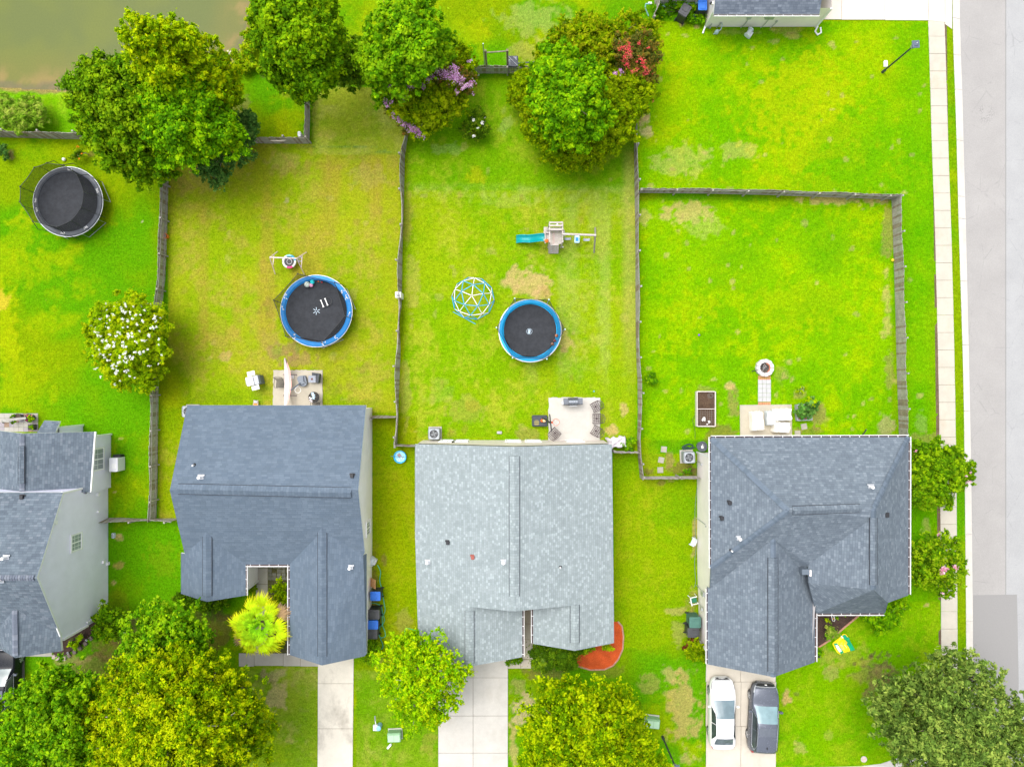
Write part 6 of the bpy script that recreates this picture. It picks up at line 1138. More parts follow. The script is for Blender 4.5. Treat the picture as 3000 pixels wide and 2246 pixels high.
def make_ac(label, grp='air conditioners'):
    t = thing('air_conditioner', label, 'air conditioner', (0, 0, 0), 0, grp); b = MB(); b.rbox((0, 0, .33), (.76, .76, .62), .08); [b.box((x_, y_, .74), d_) for x_, y_, d_ in ((.36, 0, (.03, .68, .18)), (-.36, 0, (.03, .68, .18)), (0, .36, (.68, .03, .18)), (0, -.36, (.68, .03, .18)))]; part('casing', b, mat('ac_side', (.25, .27, .28), .6, .1, 9), t)
    b = MB(); b.box((0, 0, .02), (.92, .92, .08)); part('base_pad', b, M_CONCG, t)
    b = MB(); N = 28; pts = []
    for i in range(N): a = 2 * PI * i / N; k = .39 / max(abs(math.cos(a)), abs(math.sin(a))); k = min(k, .49); pts.append((k * math.cos(a), k * math.sin(a), .83))
    inn = [(.29 * math.cos(2 * PI * i / N), .29 * math.sin(2 * PI * i / N), .83) for i in range(N)]; dn = [(x, y, .70) for x, y, z in inn]; b.add(pts + inn + dn, [(i, (i + 1) % N, N + (i + 1) % N, N + i) for i in range(N)] + [(N + i, N + (i + 1) % N, 2 * N + (i + 1) % N, 2 * N + i) for i in range(N)])
    part('top_cover', b, mat('ac_top', (.36, .39, .42), .5, .06), t)
    b = MB(); b.cyl((0, 0, .66), .29, .01, 24); part('fan_well', b, M_DARK, t)
    b = MB()
    for i in range(4): a = D(20 + 90 * i); b.box((.14 * math.cos(a), .14 * math.sin(a), .72), (.19, .10, .015), rz=a)
    b.cyl((0, 0, .70), .05, .05, 12); part('fan', b, mat('fan_grey', (.16, .17, .18), .3), t)
    b = MB(); b.tube(ringpts(.2, .835, 24), .006, 4, closed=True); b.tube(ringpts(.12, .838, 20), .006, 4, closed=True)
    for i in range(8): a = 2 * PI * i / 8; b.bar((.04 * math.cos(a), .04 * math.sin(a), .838), (.29 * math.cos(a), .29 * math.sin(a), .834), .006, .006)
    part('fan_guard', b, M_STEEL, t); return t
ac = make_ac('air conditioner standing alone on the lawn above the pale roofed house'); c = P(1271, 1271, .85); ac.location = (c.x, c.y, 0)
c = P(2020, 1340, .85); dup(ac, None, (c.x, c.y, 0), D(3), 'air conditioner against the cream wall of the hipped roof house'); c = P(549, 1205, .85); dup(ac, None, (c.x, c.y, 0), 0, 'air conditioner half hidden under the corner of the slate blue roof')
b = MB(); b.rbox((0, 0, .5), (.6, .95, .9), .05); b.box((.05, -.1, .96), (.3, .35, .02), m=1); b.box((0, .55, .3), (.5, .2, .5), m=2)
single('ventilation_unit', b, [mat('white_metal', (.72, .72, .76), .45, .04), M_WHITE, M_DARK], 'white box unit against the wall below the large window of the pale blue house', 'air conditioner', (P(333, 1361, .9).x, P(333, 1361, .9).y, 0))
# ------------------------------------------------------------------ patio furniture
M_BRZ = mat('bronze_metal', (.075, .05, .05), .5, .15, 6); M_MESH = mat_net('chair_mesh', (.02, .02, .022), .6)
def make_chair():
    t = thing('patio_chair', 'x', 'chair', (0, 0, 0), 0, 'bronze lattice patio chairs'); b = MB(); w = .56; d = .52; z = .42
    for i in range(6): x = (i / 5 - .5) * w; b.bar((x, -d / 2, z), (x, d / 2, z), .035, .02)
    for i in range(5): y = (i / 4 - .5) * d; b.bar((-w / 2, y, z + .003), (w / 2, y, z + .003), .03, .02)
    b.box((0, 0, z + .01), (.13, .13, .03)); part('seat', b, M_BRZ, t); b = MB()
    b.tube([(-w / 2, -d / 2, z), (-w / 2 - .01, -d / 2 - .18, .92), (0, -d / 2 - .27, .98), (w / 2 + .01, -d / 2 - .18, .92), (w / 2, -d / 2, z)], .02, 6)
    for i in range(1, 6): x = (i / 6 - .5) * w; b.tube([(x, -d / 2, z), (x * 1.02, -d / 2 - .2, .93)], .012, 5)
    b.tube([(-w / 2, -d / 2 - .1, .68), (0, -d / 2 - .15, .68), (w / 2, -d / 2 - .1, .68)], .012, 5); part('backrest', b, M_BRZ, t)
    for s_ in (-1, 1):
        b = MB(); b.tube([(s_ * (w / 2 + .04), -d / 2 - .06, .66), (s_ * (w / 2 + .07), 0, .66), (s_ * (w / 2 + .04), d / 2 + .02, .63), (s_ * (w / 2 + .02), d / 2, .03)], .02, 6); part('armrest', b, M_BRZ, t)
        b = MB(); b.tube([(s_ * w / 2, -d / 2, z), (s_ * (w / 2 + .02), -d / 2 - .08, .02)], .018, 6); part('leg', b, M_BRZ, t)
    return t
ch = make_chair(); sp = [(1745, 1191, 62 + 0, 'bronze chair at the top right corner of the white patio'), (1748, 1226, 90, 'bronze chair in the middle of the right side of the white patio'), (1746, 1262, 125, 'bronze chair at the lower right corner of the white patio'), (1626, 1268, -52, 'bronze chair below the basketball hoop on the white patio')]
for i, (x, y, a, l) in enumerate(sp):
    c = P(x, y, .45); a = {0: 118, 1: 92, 2: 60, 3: -45}[i]
    if i == 0: ch.location = (c.x, c.y, 0); ch.rotation_euler = (0, 0, D(a)); ch['label'] = l
    else: dup(ch, None, (c.x, c.y, 0), D(a), l)
def mesh_chair(px, py, deg, label):
    c = P(px, py, .45); t = thing('wire_chair', label, 'chair', (c.x, c.y, 0), D(deg), 'black wire chairs'); b = MB(); b.add([(-.23, -.24, .43), (.23, -.24, .43), (.26, .26, .45), (-.26, .26, .45)], [(0, 1, 2, 3)]); b.tube([(-.23, -.24, .43), (.23, -.24, .43), (.26, .26, .45), (-.26, .26, .45)], .016, 5, closed=True, m=1)
    part('seat', b, [M_MESH, M_DARK], t); b = MB(); b.add([(-.22, -.24, .45), (.22, -.24, .45), (.27, -.42, .9), (-.27, -.42, .9)], [(0, 1, 2, 3)]); b.tube([(-.22, -.24, .45), (-.3, -.42, .9), (0, -.5, .98), (.3, -.42, .9), (.22, -.24, .45)], .016, 5, m=1); part('backrest', b, [M_MESH, M_DARK], t)
    for s_ in (-1, 1): b = MB(); b.tube([(s_ * .3, -.36, .66), (s_ * .34, 0, .66), (s_ * .32, .26, .64), (s_ * .3, .3, .02), (s_ * .3, -.3, .02)], .016, 5); part('armrest', b, M_DARK, t)
mesh_chair(820, 1124, 180, 'black wire chair left of the hammock on the tan yard patio'); mesh_chair(926, 1189, 0, 'black wire chair tucked at the house end below the round table')
def table():
    c = P(919.5, 1163.5, .72); t = thing('round_table', 'round black mesh table with a towel and a shoe on it', 'table', (c.x, c.y, 0)); b = MB(); b.cyl((0, 0, .71), .37, .012, 32); b.tube(ringpts(.37, .715, 32), .018, 5, closed=True, m=1)
    for i in range(6): a = D(15 + 60 * i); b.bar((0, 0, .728), (.37 * math.cos(a), .37 * math.sin(a), .728), .02, .01, m=1)
    part('tabletop', b, [M_MESH, M_DARK], t)
    for i in range(4): a = D(45 + 90 * i); b = MB(); b.tube([(.1 * math.cos(a), .1 * math.sin(a), .7), (.3 * math.cos(a), .3 * math.sin(a), .02)], .015, 5); part('leg', b, M_DARK, t)
    for nm, px, py, s_, m_, l, ct in (('towel', 917, 1159, (.2, .42, .05), mat('pale_blue_cloth', (.5, .66, .8), .9, .3, 12), 'crumpled pale blue towel on the round black table', 'towel'), ('sandal', 910, 1170, (.14, .34, .06), mat('pink_cloth', (.75, .68, .7), .9, .2, 12), 'pale pink shoe on the lower left of the round table', 'shoe')):
        b = MB(); 
        for i in range(9): b.rbox((random.uniform(-.06, .06), (i / 8 - .5) * s_[1], .02 + .01 * (i % 2)), (s_[0] * random.uniform(.6, 1), s_[1] / 7, s_[2]), .02, rz=random.uniform(-.3, .3))
        q = P(px, py, .75); single(nm, b, m_, l, ct, (q.x, q.y, .735), D(15))
table()
# hammock on its stand
def hammock():
    c = P(836, 1122, 0); t = thing('hammock', 'pale pink hammock slung on a dark steel stand across the patio', 'hammock', (c.x, c.y, 0)); L = lambda x, y, z=0: P(700 + x / 7.373, 1040 + y / 7.373, z)
    b = MB(); n = 30; V = []
    for i in range(n + 1):
        f = i / n; y0 = 65 + 1075 * f; z = .62 + .62 * (2 * f - 1) ** 2; w_ = .045 + .20 * math.sin(PI * f) ** .8
        xm = L(1035 + 22 * math.sin(PI * f) - 42 * abs(2 * f - 1) ** 2, y0, z)
        for k in range(7): u = k / 6 - .5; V.append((xm.x + u * w_ * 2, xm.y, z - .16 * math.sin(PI * f) * (1 - 4 * u * u) + (.03 * math.sin(k * 2.1 + f * 20))))
    b.add(V, [(i * 7 + k, i * 7 + k + 1, i * 7 + 8 + k, i * 7 + 7 + k) for i in range(n) for k in range(6)], 0); b.mi = [0 if (i % 6) < 3 else 1 for i in range(len(b.mi))]
    part('hammock_cloth', b, [mat('white_canvas', (.78, .74, .72), .85, .04), mat('salmon_canvas', (.72, .40, .36), .85, .08)], t, world=True, smooth=True)
    b = MB(); b.tube([L(1010, 80, 1.3), L(1050, 280, .5), L(1090, 430, .12), L(1095, 860, .12), L(1050, 1000, .5), L(1000, 1140, 1.3)], .035); part('stand_beam', b, mat('mauve_steel', (.20, .16, .17), .5), t, world=True)
    for y in (420, 870): b = MB(); b.tube([L(965, y, .05), L(1240, y + 5, .05)], .032); b.sphere(L(965, y, .05), .05, 0, 5); b.sphere(L(1240, y + 5, .05), .05, 0, 5); part('stand_foot', b, MC['mauve_steel'], t, world=True)
hammock()
def hoop_grey():
    L = lambda x, y, z=0: P(700 + x / 7.373, 1040 + y / 7.373, z); c = P(880, 1120, 0); t = thing('basketball_hoop', 'small basketball hoop with a grey backboard on the tan yard patio', 'basketball hoop', (c.x, c.y, 0)); gm = mat('slate_plastic', (.16, .185, .22), .5, .08)
    b = MB(); pts = [(1262, 480), (1300, 448), (1400, 438), (1430, 455), (1465, 590), (1455, 640), (1420, 672), (1345, 675), (1300, 640), (1255, 520)]; b.prism([tuple(L(*q, .35).xy) for q in pts], .03, .34); part('base_tank', b, gm, t, world=True)
    b = MB(); b.tube([L(1395, 455, .36), L(1400, 560, .37), L(1450, 600, .36)], .03, 5); b.tube([L(1300, 650, .36), L(1410, 620, .37)], .03, 5); part('base_groove', b, mat('slate_dark', (.06, .07, .09), .6), t, world=True)
    b = MB(); b.tube([L(1330, 600, .3), L(1120, 760, 1.2)], .055, 8); part('pole', b, gm, t, world=True)
    b = MB(); b.bar(L(1240, 678, 1.45), L(1415, 674, 1.45), .04, .5); part('backboard', b, M_DARK, t, world=True)
    b = MB(); q = L(1272, 752, 1.3); b.tube([tuple(Vector(p) + q) for p in ringpts(.20, 0, 24)], .018, 5, closed=True); b.bar(q + Vector((0, .2, 0)), q + Vector((0, .28, 0)), .06, .03); part('rim', b, M_WHITE, t, world=True)
hoop_grey()
def firepit():
    c = P(914, 1110, .45); t = thing('fire_table', 'square grey fire table in the top right of the tan yard patio', 'fire pit', (c.x, c.y, 0)); b = MB(); b.rbox((0, 0, .42), (.52, .50, .06), .03); b.box((0, 0, .22), (.4, .4, .36)); part('tabletop', b, mat('slate_top', (.27, .29, .34), .6, .15, 5), t); b = MB(); b.rbox((0, 0, .46), (.13, .13, .04), .02); part('burner', b, mat('rusty_brown', (.14, .05, .03), .8), t)
    c = P(925, 1107, .4); t = thing('patio_chair', 'dark woven chair behind the square grey fire table', 'chair', (c.x, c.y, 0), D(-8)); b = MB(); b.rbox((0, 0, .38), (.60, .62, .10), .05)
    dk = mat('dark_wicker', (.07, .075, .085), .8, .35, 14); part('seat', b, dk, t); b = MB(); b.rbox((.28, 0, .6), (.12, .66, .5), .04); part('backrest', b, dk, t); b = MB(); b.rbox((0, .3, .52), (.55, .1, .12), .03); part('armrest', b, dk, t)
    for x, y in ((-.25, -.25), (.25, -.25), (-.25, .25), (.25, .25)): b = MB(); b.tube([(x, y, .35), (x, y, .02)], .025); part('leg', b, M_DARK, t)
firepit()
b = MB(); b.rbox((0, 0, .02), (.24, .22, .03), .02); b.tube(ringpts(.07, .04, 12), .015, 4, closed=True, m=1); b.cyl((0, 0, .03), .025, .02, 8, m=1); single('floor_drain', b, [M_WHITE, M_GREY], 'small white square tile with a ring beside the hammock', 'tile', tuple(P(856, 1104, .05)))
def grill_white():
    c = P(741, 1115, .9); t = thing('gas_grill', 'gas grill under bright white folding shelves on the grass', 'grill', (c.x, c.y, 0), D(13)); L = mat('grill_white', (.82, .80, .80), .35, .03)
    for y, w_, x in ((.52, .52, -.03), (-.50, .52, .06)): b = MB(); b.box((x, y, .86), (w_, .30, .05)); b.box((x + w_ / 2 - .05, y, .87), (.08, .31, .06), m=1); part('side_shelf', b, [L, M_STEEL], t)
    b = MB(); b.rbox((-.16, 0, .98), (.48, .62, .22), .05); part('lid', b, L, t); b = MB(); b.rbox((.15, 0, .86), (.5, .64, .16), .03); part('firebox', b, M_GREY, t)
    for i in range(3): b = MB(); b.bar((.12 + i * .07, -.28, .96), (.12 + i * .07, .28, .96), .025, .02); part('burner_bar', b, M_STEEL, t)
    b = MB(); b.box((.12, 0, .42), (.7, .6, .72)); part('cabinet', b, mat('dark_green_grey', (.10, .13, .13), .6), t); b = MB(); b.tube([(-.42, -.2, 1.0), (-.46, -.2, 1.0), (-.46, .2, 1.0), (-.42, .2, 1.0)], .015, 5); part('handle', b, M_STEEL, t)
grill_white()
def grill_black():
    c = P(1679, 1176, .9); t = thing('gas_grill', 'black gas grill with a shiny barrel lid on the white patio', 'grill', (c.x, c.y, 0), D(1)); dk = mat('grill_grey', (.13, .145, .17), .4, .08)
    for s_ in (-1, 1): b = MB(); b.box((s_ * .48, 0, .86), (.38, .46, .05)); b.box((s_ * .48, -.21, .87), (.38, .05, .07), m=1); part('side_shelf', b, [dk, M_DARK], t)
    b = MB(); V = []; n = 10
    for i in range(n + 1):
        a = PI * i / n
        for x in (-.32, .32): V.append((x, -.03 + .21 * math.cos(a), .92 + .19 * math.sin(a)))
    b.add(V, [(2 * i, 2 * i + 1, 2 * i + 3, 2 * i + 2) for i in range(n)] + [tuple(range(0, 2 * n + 2, 2)), tuple(range(2 * n + 1, 0, -2))]); part('lid', b, mat('grill_shiny', (.20, .22, .25), .25, .08, metal=.6), t, smooth=False)
    b = MB(); b.box((0, 0, .86), (.66, .52, .12)); part('firebox', b, M_DARK, t); b = MB(); b.box((0, 0, .4), (.62, .44, .74)); part('cabinet', b, dk, t); b = MB(); b.tube([(-.25, -.30, .98), (.25, -.30, .98)], .02); part('handle', b, M_STEEL, t)
    for x in (-.2, 0, .2): b = MB(); b.tube([(x, -.27, .84), (x, -.31, .84)], .025, 8); part('knob', b, M_STEEL, t)
    b = MB(); b.cyl((0, 0, 0), .15, .42, 16, r2=.13); single('gas_bottle', b, M_WHITE, 'white gas bottle at the left end of the black grill', 'gas bottle', (P(1651, 1180, .3).x, P(1651, 1180, .3).y, .05))
grill_black()
def hoop_black():
    L = lambda x, y, z=0: P(1540 + x / 6.32, 1140 + y / 6.32, z); c = P(1585, 1230, 0); t = thing('basketball_hoop', 'black portable basketball hoop standing over the left edge of the white patio', 'basketball hoop', (c.x, c.y, 0), 0)
    b = MB(); q = L(260, 583, .2); b.rbox(q, (1.08, .78, .34), .08)
    for i in range(5): b.bar(q + Vector((-.5, -.3 + i * .15, .18)), q + Vector((.5, -.3 + i * .15, .18)), .03, .03, m=1)
    b.rbox(q + Vector((-.22, -.12, .178)), (.34, .36, .02), .1, m=2); part('base_tank', b, [mat('tank_black', (.045, .055, .07), .45, .2, 5), M_DARK, mat('dead_grass', (.25, .22, .09), .9, .3, 20)], t, world=True)
    b = MB(); b.tube([L(315, 530, .3), L(380, 570, 1.6), L(440, 615, 2.5)], .05, 8); b.tube([L(390, 560, 1.9), L(460, 620, 2.2)], .03, 6); part('pole', b, M_DARK, t, world=True)
    b = MB(); b.bar(L(446, 470, 2.7), L(476, 765, 2.55), .05, .62); part('backboard', b, M_DARK, t, world=True)
    b = MB(); q = L(563, 610, 2.4); b.tube([tuple(Vector(p) + q) for p in ringpts(.225, 0, 28)], .016, 5, closed=True); b.box(L(484, 612, 2.4), (.1, .13, .08)); part('rim', b, mat('orange_red', (.80, .12, .03), .45), t, world=True)
    b = MB(); b.lathe([(.22, 0), (.16, -.12), (.11, -.35)], (q.x, q.y, q.z), 14); part('net', b, mat_net('white_net', (.75, .75, .75), .22), t, world=True)
    ball(1540 + 305 / 6.32, 1140 + 580 / 6.32, .36, .11, (.85, .14, .01), 'orange ball on the black tank of the basketball hoop'); ball(1540 + 345 / 6.32, 1140 + 580 / 6.32, .5, .12, (.85, .62, .35), 'pale yellow ball on the black tank of the basketball hoop')
hoop_black()
# cloth covers
def cover(name, px, py, w, d, h, label, col, deg=0, cat='furniture cover', wr=.035, seat=None):
    c = P(px, py, h); b = MB(); nx, ny = 18, 18; V = []; rr_ = random.Random(px)
    ph = [rr_.uniform(0, 6) for _ in range(6)]
    for j in range(ny + 1):
        for i in range(nx + 1):
            u = i / nx * 2 - 1; v = j / ny * 2 - 1; e = max(abs(u), abs(v)); top = .80; z = h if e < top else h * (1 - (e - top) / (1 - top)); k = 1 if e < top else (top + (e - top) * .42) / e * 1.0
            kk = 1.0 if e < top else (top + (1 - top) * .5 * ((e - top) / (1 - top))) / e
            x = u * kk * w / 2 / .9; y = v * kk * d / 2 / .9; wv = wr * (math.sin(7 * u + ph[0]) * math.sin(5 * v + ph[1]) + .6 * math.sin(13 * u + 4 * v + ph[2]))
            if seat and u * seat[0] + v * seat[1] < -.2: z = min(z, h * .72)
            V.append((x + wv * .5, y + wr * math.sin(9 * u + ph[3]) * .5, max(.01, z + (wv if e < top else 0))))
    b.add(V, [(j * (nx + 1) + i, j * (nx + 1) + i + 1, (j + 1) * (nx + 1) + i + 1, (j + 1) * (nx + 1) + i) for j in range(ny) for i in range(nx)])
    return single(name, b, mat('cloth_%d' % int(px), col, .85, .07, 3), label, cat, (c.x, c.y, .055), D(deg), 'covered garden furniture', True)
cover('furniture_cover', 2222, 1234, .80, 1.38, .75, 'off white cover over a long bench, left of the grey box on the cream patio', (.74, .72, .66), 4)
cover('furniture_cover', 2260, 1225, .62, 1.02, .55, 'grey cover between the off white covers on the cream patio', (.50, .54, .56), 2)
cover('furniture_cover', 2297, 1215, 1.12, .86, .8, 'off white cover, upper one of the pair at the right end of the cream patio', (.78, .76, .71), 4)
cover('furniture_cover', 2294, 1252, 1.10, .76, .8, 'off white cover, lower one of the pair at the right end of the cream patio', (.76, .73, .66), -3)
cover('tarpaulin', 1808, 1296, 1.35, .72, .55, 'crumpled pale grey tarpaulin between the white patio and the fence', (.62, .58, .62), 8, 'tarpaulin', .13)
# raised bed, fire ring, planter, stepping stones
def raised_bed():
    L = lambda x, y, z=0: P(1980 + x / 4.358, 1040 + y / 4.358, z); a, c2 = L(272, 465, .4), L(505, 908, .4); c = (a + c2) / 2; t = thing('raised_bed', 'white framed raised garden bed of bare soil with wire mesh', 'garden bed', (c.x, c.y, 0)); w_, d_ = c2.x - a.x, a.y - c2.y; wm = mat('pale_board', (.58, .52, .48), .8, .12)
    for s_ in (-1, 1):
        b = MB(); b.box((s_ * w_ / 2, 0, .2), (.06, d_, .42)); part('side_board', b, wm, t); b = MB(); b.box((0, s_ * d_ / 2, .2), (w_ - .06, .06, .42)); part('end_board', b, wm, t)
    b = MB(); b.box((0, .0, .41), (w_, .04, .03)); part('cross_bar', b, wm, t); b = MB(); b.box((0, 0, .15), (w_ - .06, d_ - .06, .28)); part('soil', b, mat_mulch('bed_soil', (.04, .025, .018), (.13, .085, .055)), t)
    b = MB()
    for i in range(7): x = -w_ / 2 + .12 + i * .15; b.bar((x, -d_ / 2 + .05, .34), (x, -.05, .34), .007, .007)
    for i in range(7): y = -d_ / 2 + .1 + i * .15; b.bar((-w_ / 2 + .04, y, .345), (w_ / 2 - .05, y, .345), .007, .007)
    for k in (0, 1, 2): b.tube([tuple(Vector(p) + Vector((.32, d_ / 2 - .28, .32 + k * .03))) for p in ringpts(.20 - k * .05, 0, 18)], .008, 4, closed=True)
    part('wire_mesh', b, mat('wire', (.3, .28, .26), .5, metal=.5), t)
    for px_, py_, s_ in ((1980 + 350 / 4.358, 1040 + 815 / 4.358, .15), (1980 + 418 / 4.358, 1040 + 850 / 4.358, .09), (1980 + 400 / 4.358, 1040 + 882 / 4.358, .06)):
        b = MB(); 
        for i in range(6): b.rbox((random.uniform(-s_, s_) * .7, random.uniform(-s_, s_) * .6, .02 + i * .003), (s_, s_ * .7, .02), .02, rz=random.uniform(0, 3))
        q = P(px_, py_, .3); single('paper_scrap', b, M_WHITE, 'torn white scrap on the dark soil, %s' % {.15: 'the largest', .09: 'middle sized, right of the largest', .06: 'the smallest and lowest'}[s_], 'litter', (q.x, q.y, .3), 0, 'white scraps in the raised bed')
raised_bed()
def fire_ring():
    c = P(2242, 1077, .3); t = thing('fire_pit', 'round fire pit of pale stone blocks at the end of the paver path', 'fire pit', (c.x, c.y, 0)); n = 11
    for i in range(n):
        b = MB(); a0, a1 = 2 * PI * i / n + .03, 2 * PI * (i + 1) / n - .03; pts = [(.37 * math.cos(a0), .37 * math.sin(a0)), (.60 * math.cos(a0), .60 * math.sin(a0)), (.62 * math.cos((a0 + a1) / 2), .62 * math.sin((a0 + a1) / 2)), (.60 * math.cos(a1), .60 * math.sin(a1)), (.37 * math.cos(a1), .37 * math.sin(a1))]
        b.prism(pts, 0, .32); part('stone_block', b, mat('pale_stone', (.56, .53, .52), .9, .12, 5), t)
    b = MB(); b.tube([(.34 * math.cos(D(a)), .34 * math.sin(D(a)), .24) for a in range(-60, 75, 12)], .05, 6); part('brick_lining', b, mat('rust_brick', (.45, .16, .09), .9, .2, 9), t)
    b = MB(); b.cyl((0, 0, .02), .37, .08, 20); part('ash_bed', b, mat_mulch('ash', (.02, .02, .02), (.22, .19, .16)), t); b = MB()
    for i in range(14): a = random.uniform(0, 6.3); k = random.uniform(0, .18); p = Vector((k * math.cos(a), k * math.sin(a), .13)); d_ = Vector((random.uniform(-.15, .15), random.uniform(-.15, .15), random.uniform(-.01, .06))); b.tube([p - d_, p + d_], .02, 5, m=i % 2)
    part('firewood', b, [M_DARK, mat('grey_ash_wood', (.3, .29, .28), .9)], t)
fire_ring()
def planter():
    c = P(2357, 1208, .35); t = thing('planter', 'grey square planter with a lush green leafy plant', 'planter', (c.x, c.y, 0), D(2)); gm = mat('planter_grey', (.33, .35, .38), .6, .1)
    for s_ in (-1, 1): b = MB(); b.box((s_ * .50, 0, .19), (.06, 1.12, .38)); part('side_panel', b, gm, t); b = MB(); b.box((0, s_ * .54, .19), (.94, .06, .38)); part('end_panel', b, gm, t)
    b = MB(); b.box((0, 0, .14), (.94, 1.02, .22)); part('soil', b, mat('planter_floor', (.30, .29, .31), .8, .2), t)
    for x in (-.32, .1): b = MB(); b.box((x, -.4, .28), (.10, .14, .07), rz=.3 if x < 0 else 0); part('brick', b, mat('rust_brick', (.45, .16, .09), .9, .2, 9), t)
    o = tree('leafy_plant', 'lush plant with round blue green leaves growing out of the grey planter', 'plant', [(2370, 1190, .9, .45), (2355, 1200, .8, .4), (2380, 1180, .9, .4), (2362, 1208, .7, .4), (2345, 1215, .5, .25), (2385, 1200, .7, .3), (2336, 1207, .5, .2)], 'bluegreen', .15, 1300, trunk=.04, tip=((.10, .35, .04), .5), longf=1.2, sub=False)
    tree('leafy_plant', 'fresh lime green shoots at the top of the planter plant', 'plant', [(2385, 1178, 1.15, .25), (2372, 1172, 1.1, .2), (2392, 1180, 1.0, .15)], 'bright', .13, 1500, base=(2372, 1190), trunk=.03, longf=1.2, sub=False)
planter()
b0 = MB(); b0.box((0, 0, .02), (.40, .40, .06)); base = single('stepping_stone', b0, mat('step_stone', (.33, .31, .25), .9, .1, 6), 'x', 'stepping stone', (0, 0, 0), 0, 'stepping stones'); 
for i, (x, y, a, l) in enumerate(((1944.6, 1315.7, -5, 'topmost of three stepping stones above the short fence'), (1936.7, 1347, -12, 'middle of three stepping stones above the short fence'), (1934, 1376, 2, 'lowest of three stepping stones above the short fence'), (2355, 1249, 10, 'stepping stone touching the grey planter'), (2336, 1269, 2, 'stepping stone between the planter and the roof edge'))):
    o = base if i == 0 else dup(base); o.location = P(x, y, 0); o.rotation_euler = (0, 0, D(a)); o['label'] = l
# big dark pot / composter at the porch corner, hose coils
b = MB(); b.lathe([(.001, .02), (.26, .02), (.34, .55), (.36, .6), (.31, .6), (.28, .5), (.001, .48)], n=24); b.box((.03, -.05, .52), (.14, .18, .03), m=1, rz=.2); b.cyl((.05, .12, .5), .03, .04, 8, m=1)
single('fire_bowl', b, [mat('charcoal_plastic', (.09, .10, .12), .5, .15), M_WHITE], 'round charcoal tub at the corner of the cream wall above the air conditioner', 'tub', (P(2056, 1307, .5).x, P(2056, 1307, .5).y, 0))
def hose(name, pts, col, label, r=.02, z=.03, cat='hose'):
    P3 = [P(x, y, z + .01 * (i % 2)) for i, (x, y) in enumerate(pts)]; S_ = []
    for i in range(len(P3) - 1):
        p0 = P3[max(0, i - 1)]; p1 = P3[i]; p2 = P3[i + 1]; p3 = P3[min(len(P3) - 1, i + 2)]
        for k in range(6): t_ = k / 6; S_.append(.5 * ((2 * p1) + (p2 - p0) * t_ + (2 * p0 - 5 * p1 + 4 * p2 - p3) * t_ ** 2 + (3 * p1 - p0 - 3 * p2 + p3) * t_ ** 3))
    b = MB(); b.tube(S_ + [P3[-1]], r, 6); return single(name, b, mat('hose_%d%d%d' % tuple(int(q * 99) for q in col), col, .5), label, cat, smooth=True)
Lb = lambda pts: [(1040 + x / 4.87, 1600 + y / 4.87) for x, y in pts]
hose('garden_hose', Lb([(320, 262), (350, 320), (365, 380), (352, 480), (375, 580), (400, 720), (420, 840), (430, 900), (410, 965), (360, 985), (345, 1060), (350, 1180), (340, 1240), (370, 1300), (430, 1280), (425, 1210), (390, 1110), (390, 960), (375, 860), (320, 820), (260, 805), (190, 815)]), (.05, .45, .30), 'long green hose looping past the row of bins', .024)
hose('garden_hose', Lb([(405, 980), (420, 1050), (395, 1110), (350, 1160), (335, 1230), (365, 1320), (398, 1400), (390, 1450), (340, 1488)]), (.04, .40, .26), 'second green hose end curling below the row of bins', .024)
hose('garden_hose', [(1225, 1848), (1205, 1842), (1190, 1839), (1186, 1847), (1186, 1856)], (.01, .55, .12), 'bright green hose at the corner of the pale roofed house', .022); hose('garden_hose', [(1224, 1854), (1212, 1853), (1208, 1862), (1218, 1870), (1228, 1862), (1222, 1856), (1206, 1868), (1215, 1876)], (.01, .55, .12), 'tangled bright green hose coil beside the lime green tree', .022)
hose('garden_hose', [(1998, 1312), (2004, 1306), (2018, 1301), (2030, 1305), (2022, 1312), (2010, 1309), (2001, 1316), (2015, 1314), (2030, 1312), (2036, 1310)], (.015, .05, .035), 'dark green hose heap above the air conditioner of the cream walled house', .05, .06)
hose('garden_hose', [(2041, 1358), (2046, 1372), (2050, 1388), (2047, 1410), (2041, 1440), (2037, 1480), (2036, 1540), (2039, 1600), (2035, 1650), (2038, 1700), (2034, 1720)], (.12, .20, .13), 'dull green hose running down along the cream wall', .02); hose('cable', [(2036, 1286), (2036, 1262), (2031, 1240), (2030, 1228), (2036, 1215)], (.03, .03, .03), 'thin black cable from the porch corner to the raised bed', .012, cat='cable')
hose('cable', [(2203, 1088), (2208, 1085), (2215, 1088), (2220, 1095)], (.02, .02, .02), 'short dark cable beside the round stone fire pit', .03, cat='cable')
# hose reel and valve clutter
def reel(px, py, label, sc2=1.0, grp=None):
    c = P(px, py, .3); t = thing('hose_reel', label, 'hose reel', (c.x, c.y, 0), random.uniform(0, 3)); b = MB(); b.rbox((0, -.12, .16), (.42, .24, .3), .04); part('stand', b, mat('pale_grey_plastic', (.62, .64, .68), .5), t); b = MB(); b.tube([(-.2, .05, .35), (.2, .05, .35)], .13, 12); b.tube([(-.22, .05, .35), (-.28, .05, .35)], .2, 14); b.tube([(.22, .05, .35), (.28, .05, .35)], .2, 14); part('drum', b, mat('white_plastic_reel', (.6, .66, .70), .5), t)
    b = MB(); b.tube([(.3, .05, .35), (.36, .05, .35), (.36, .2, .42)], .02); part('crank', b, M_STEEL, t)
reel(1092, 1644, 'pale plastic hose reel at the start of the long green hose'); reel(2032, 1587, 'small steel hose reel on the cream wall of the hipped roof house'); reel(2195, 97, 'round steel hose reel on the lawn below the cream house')
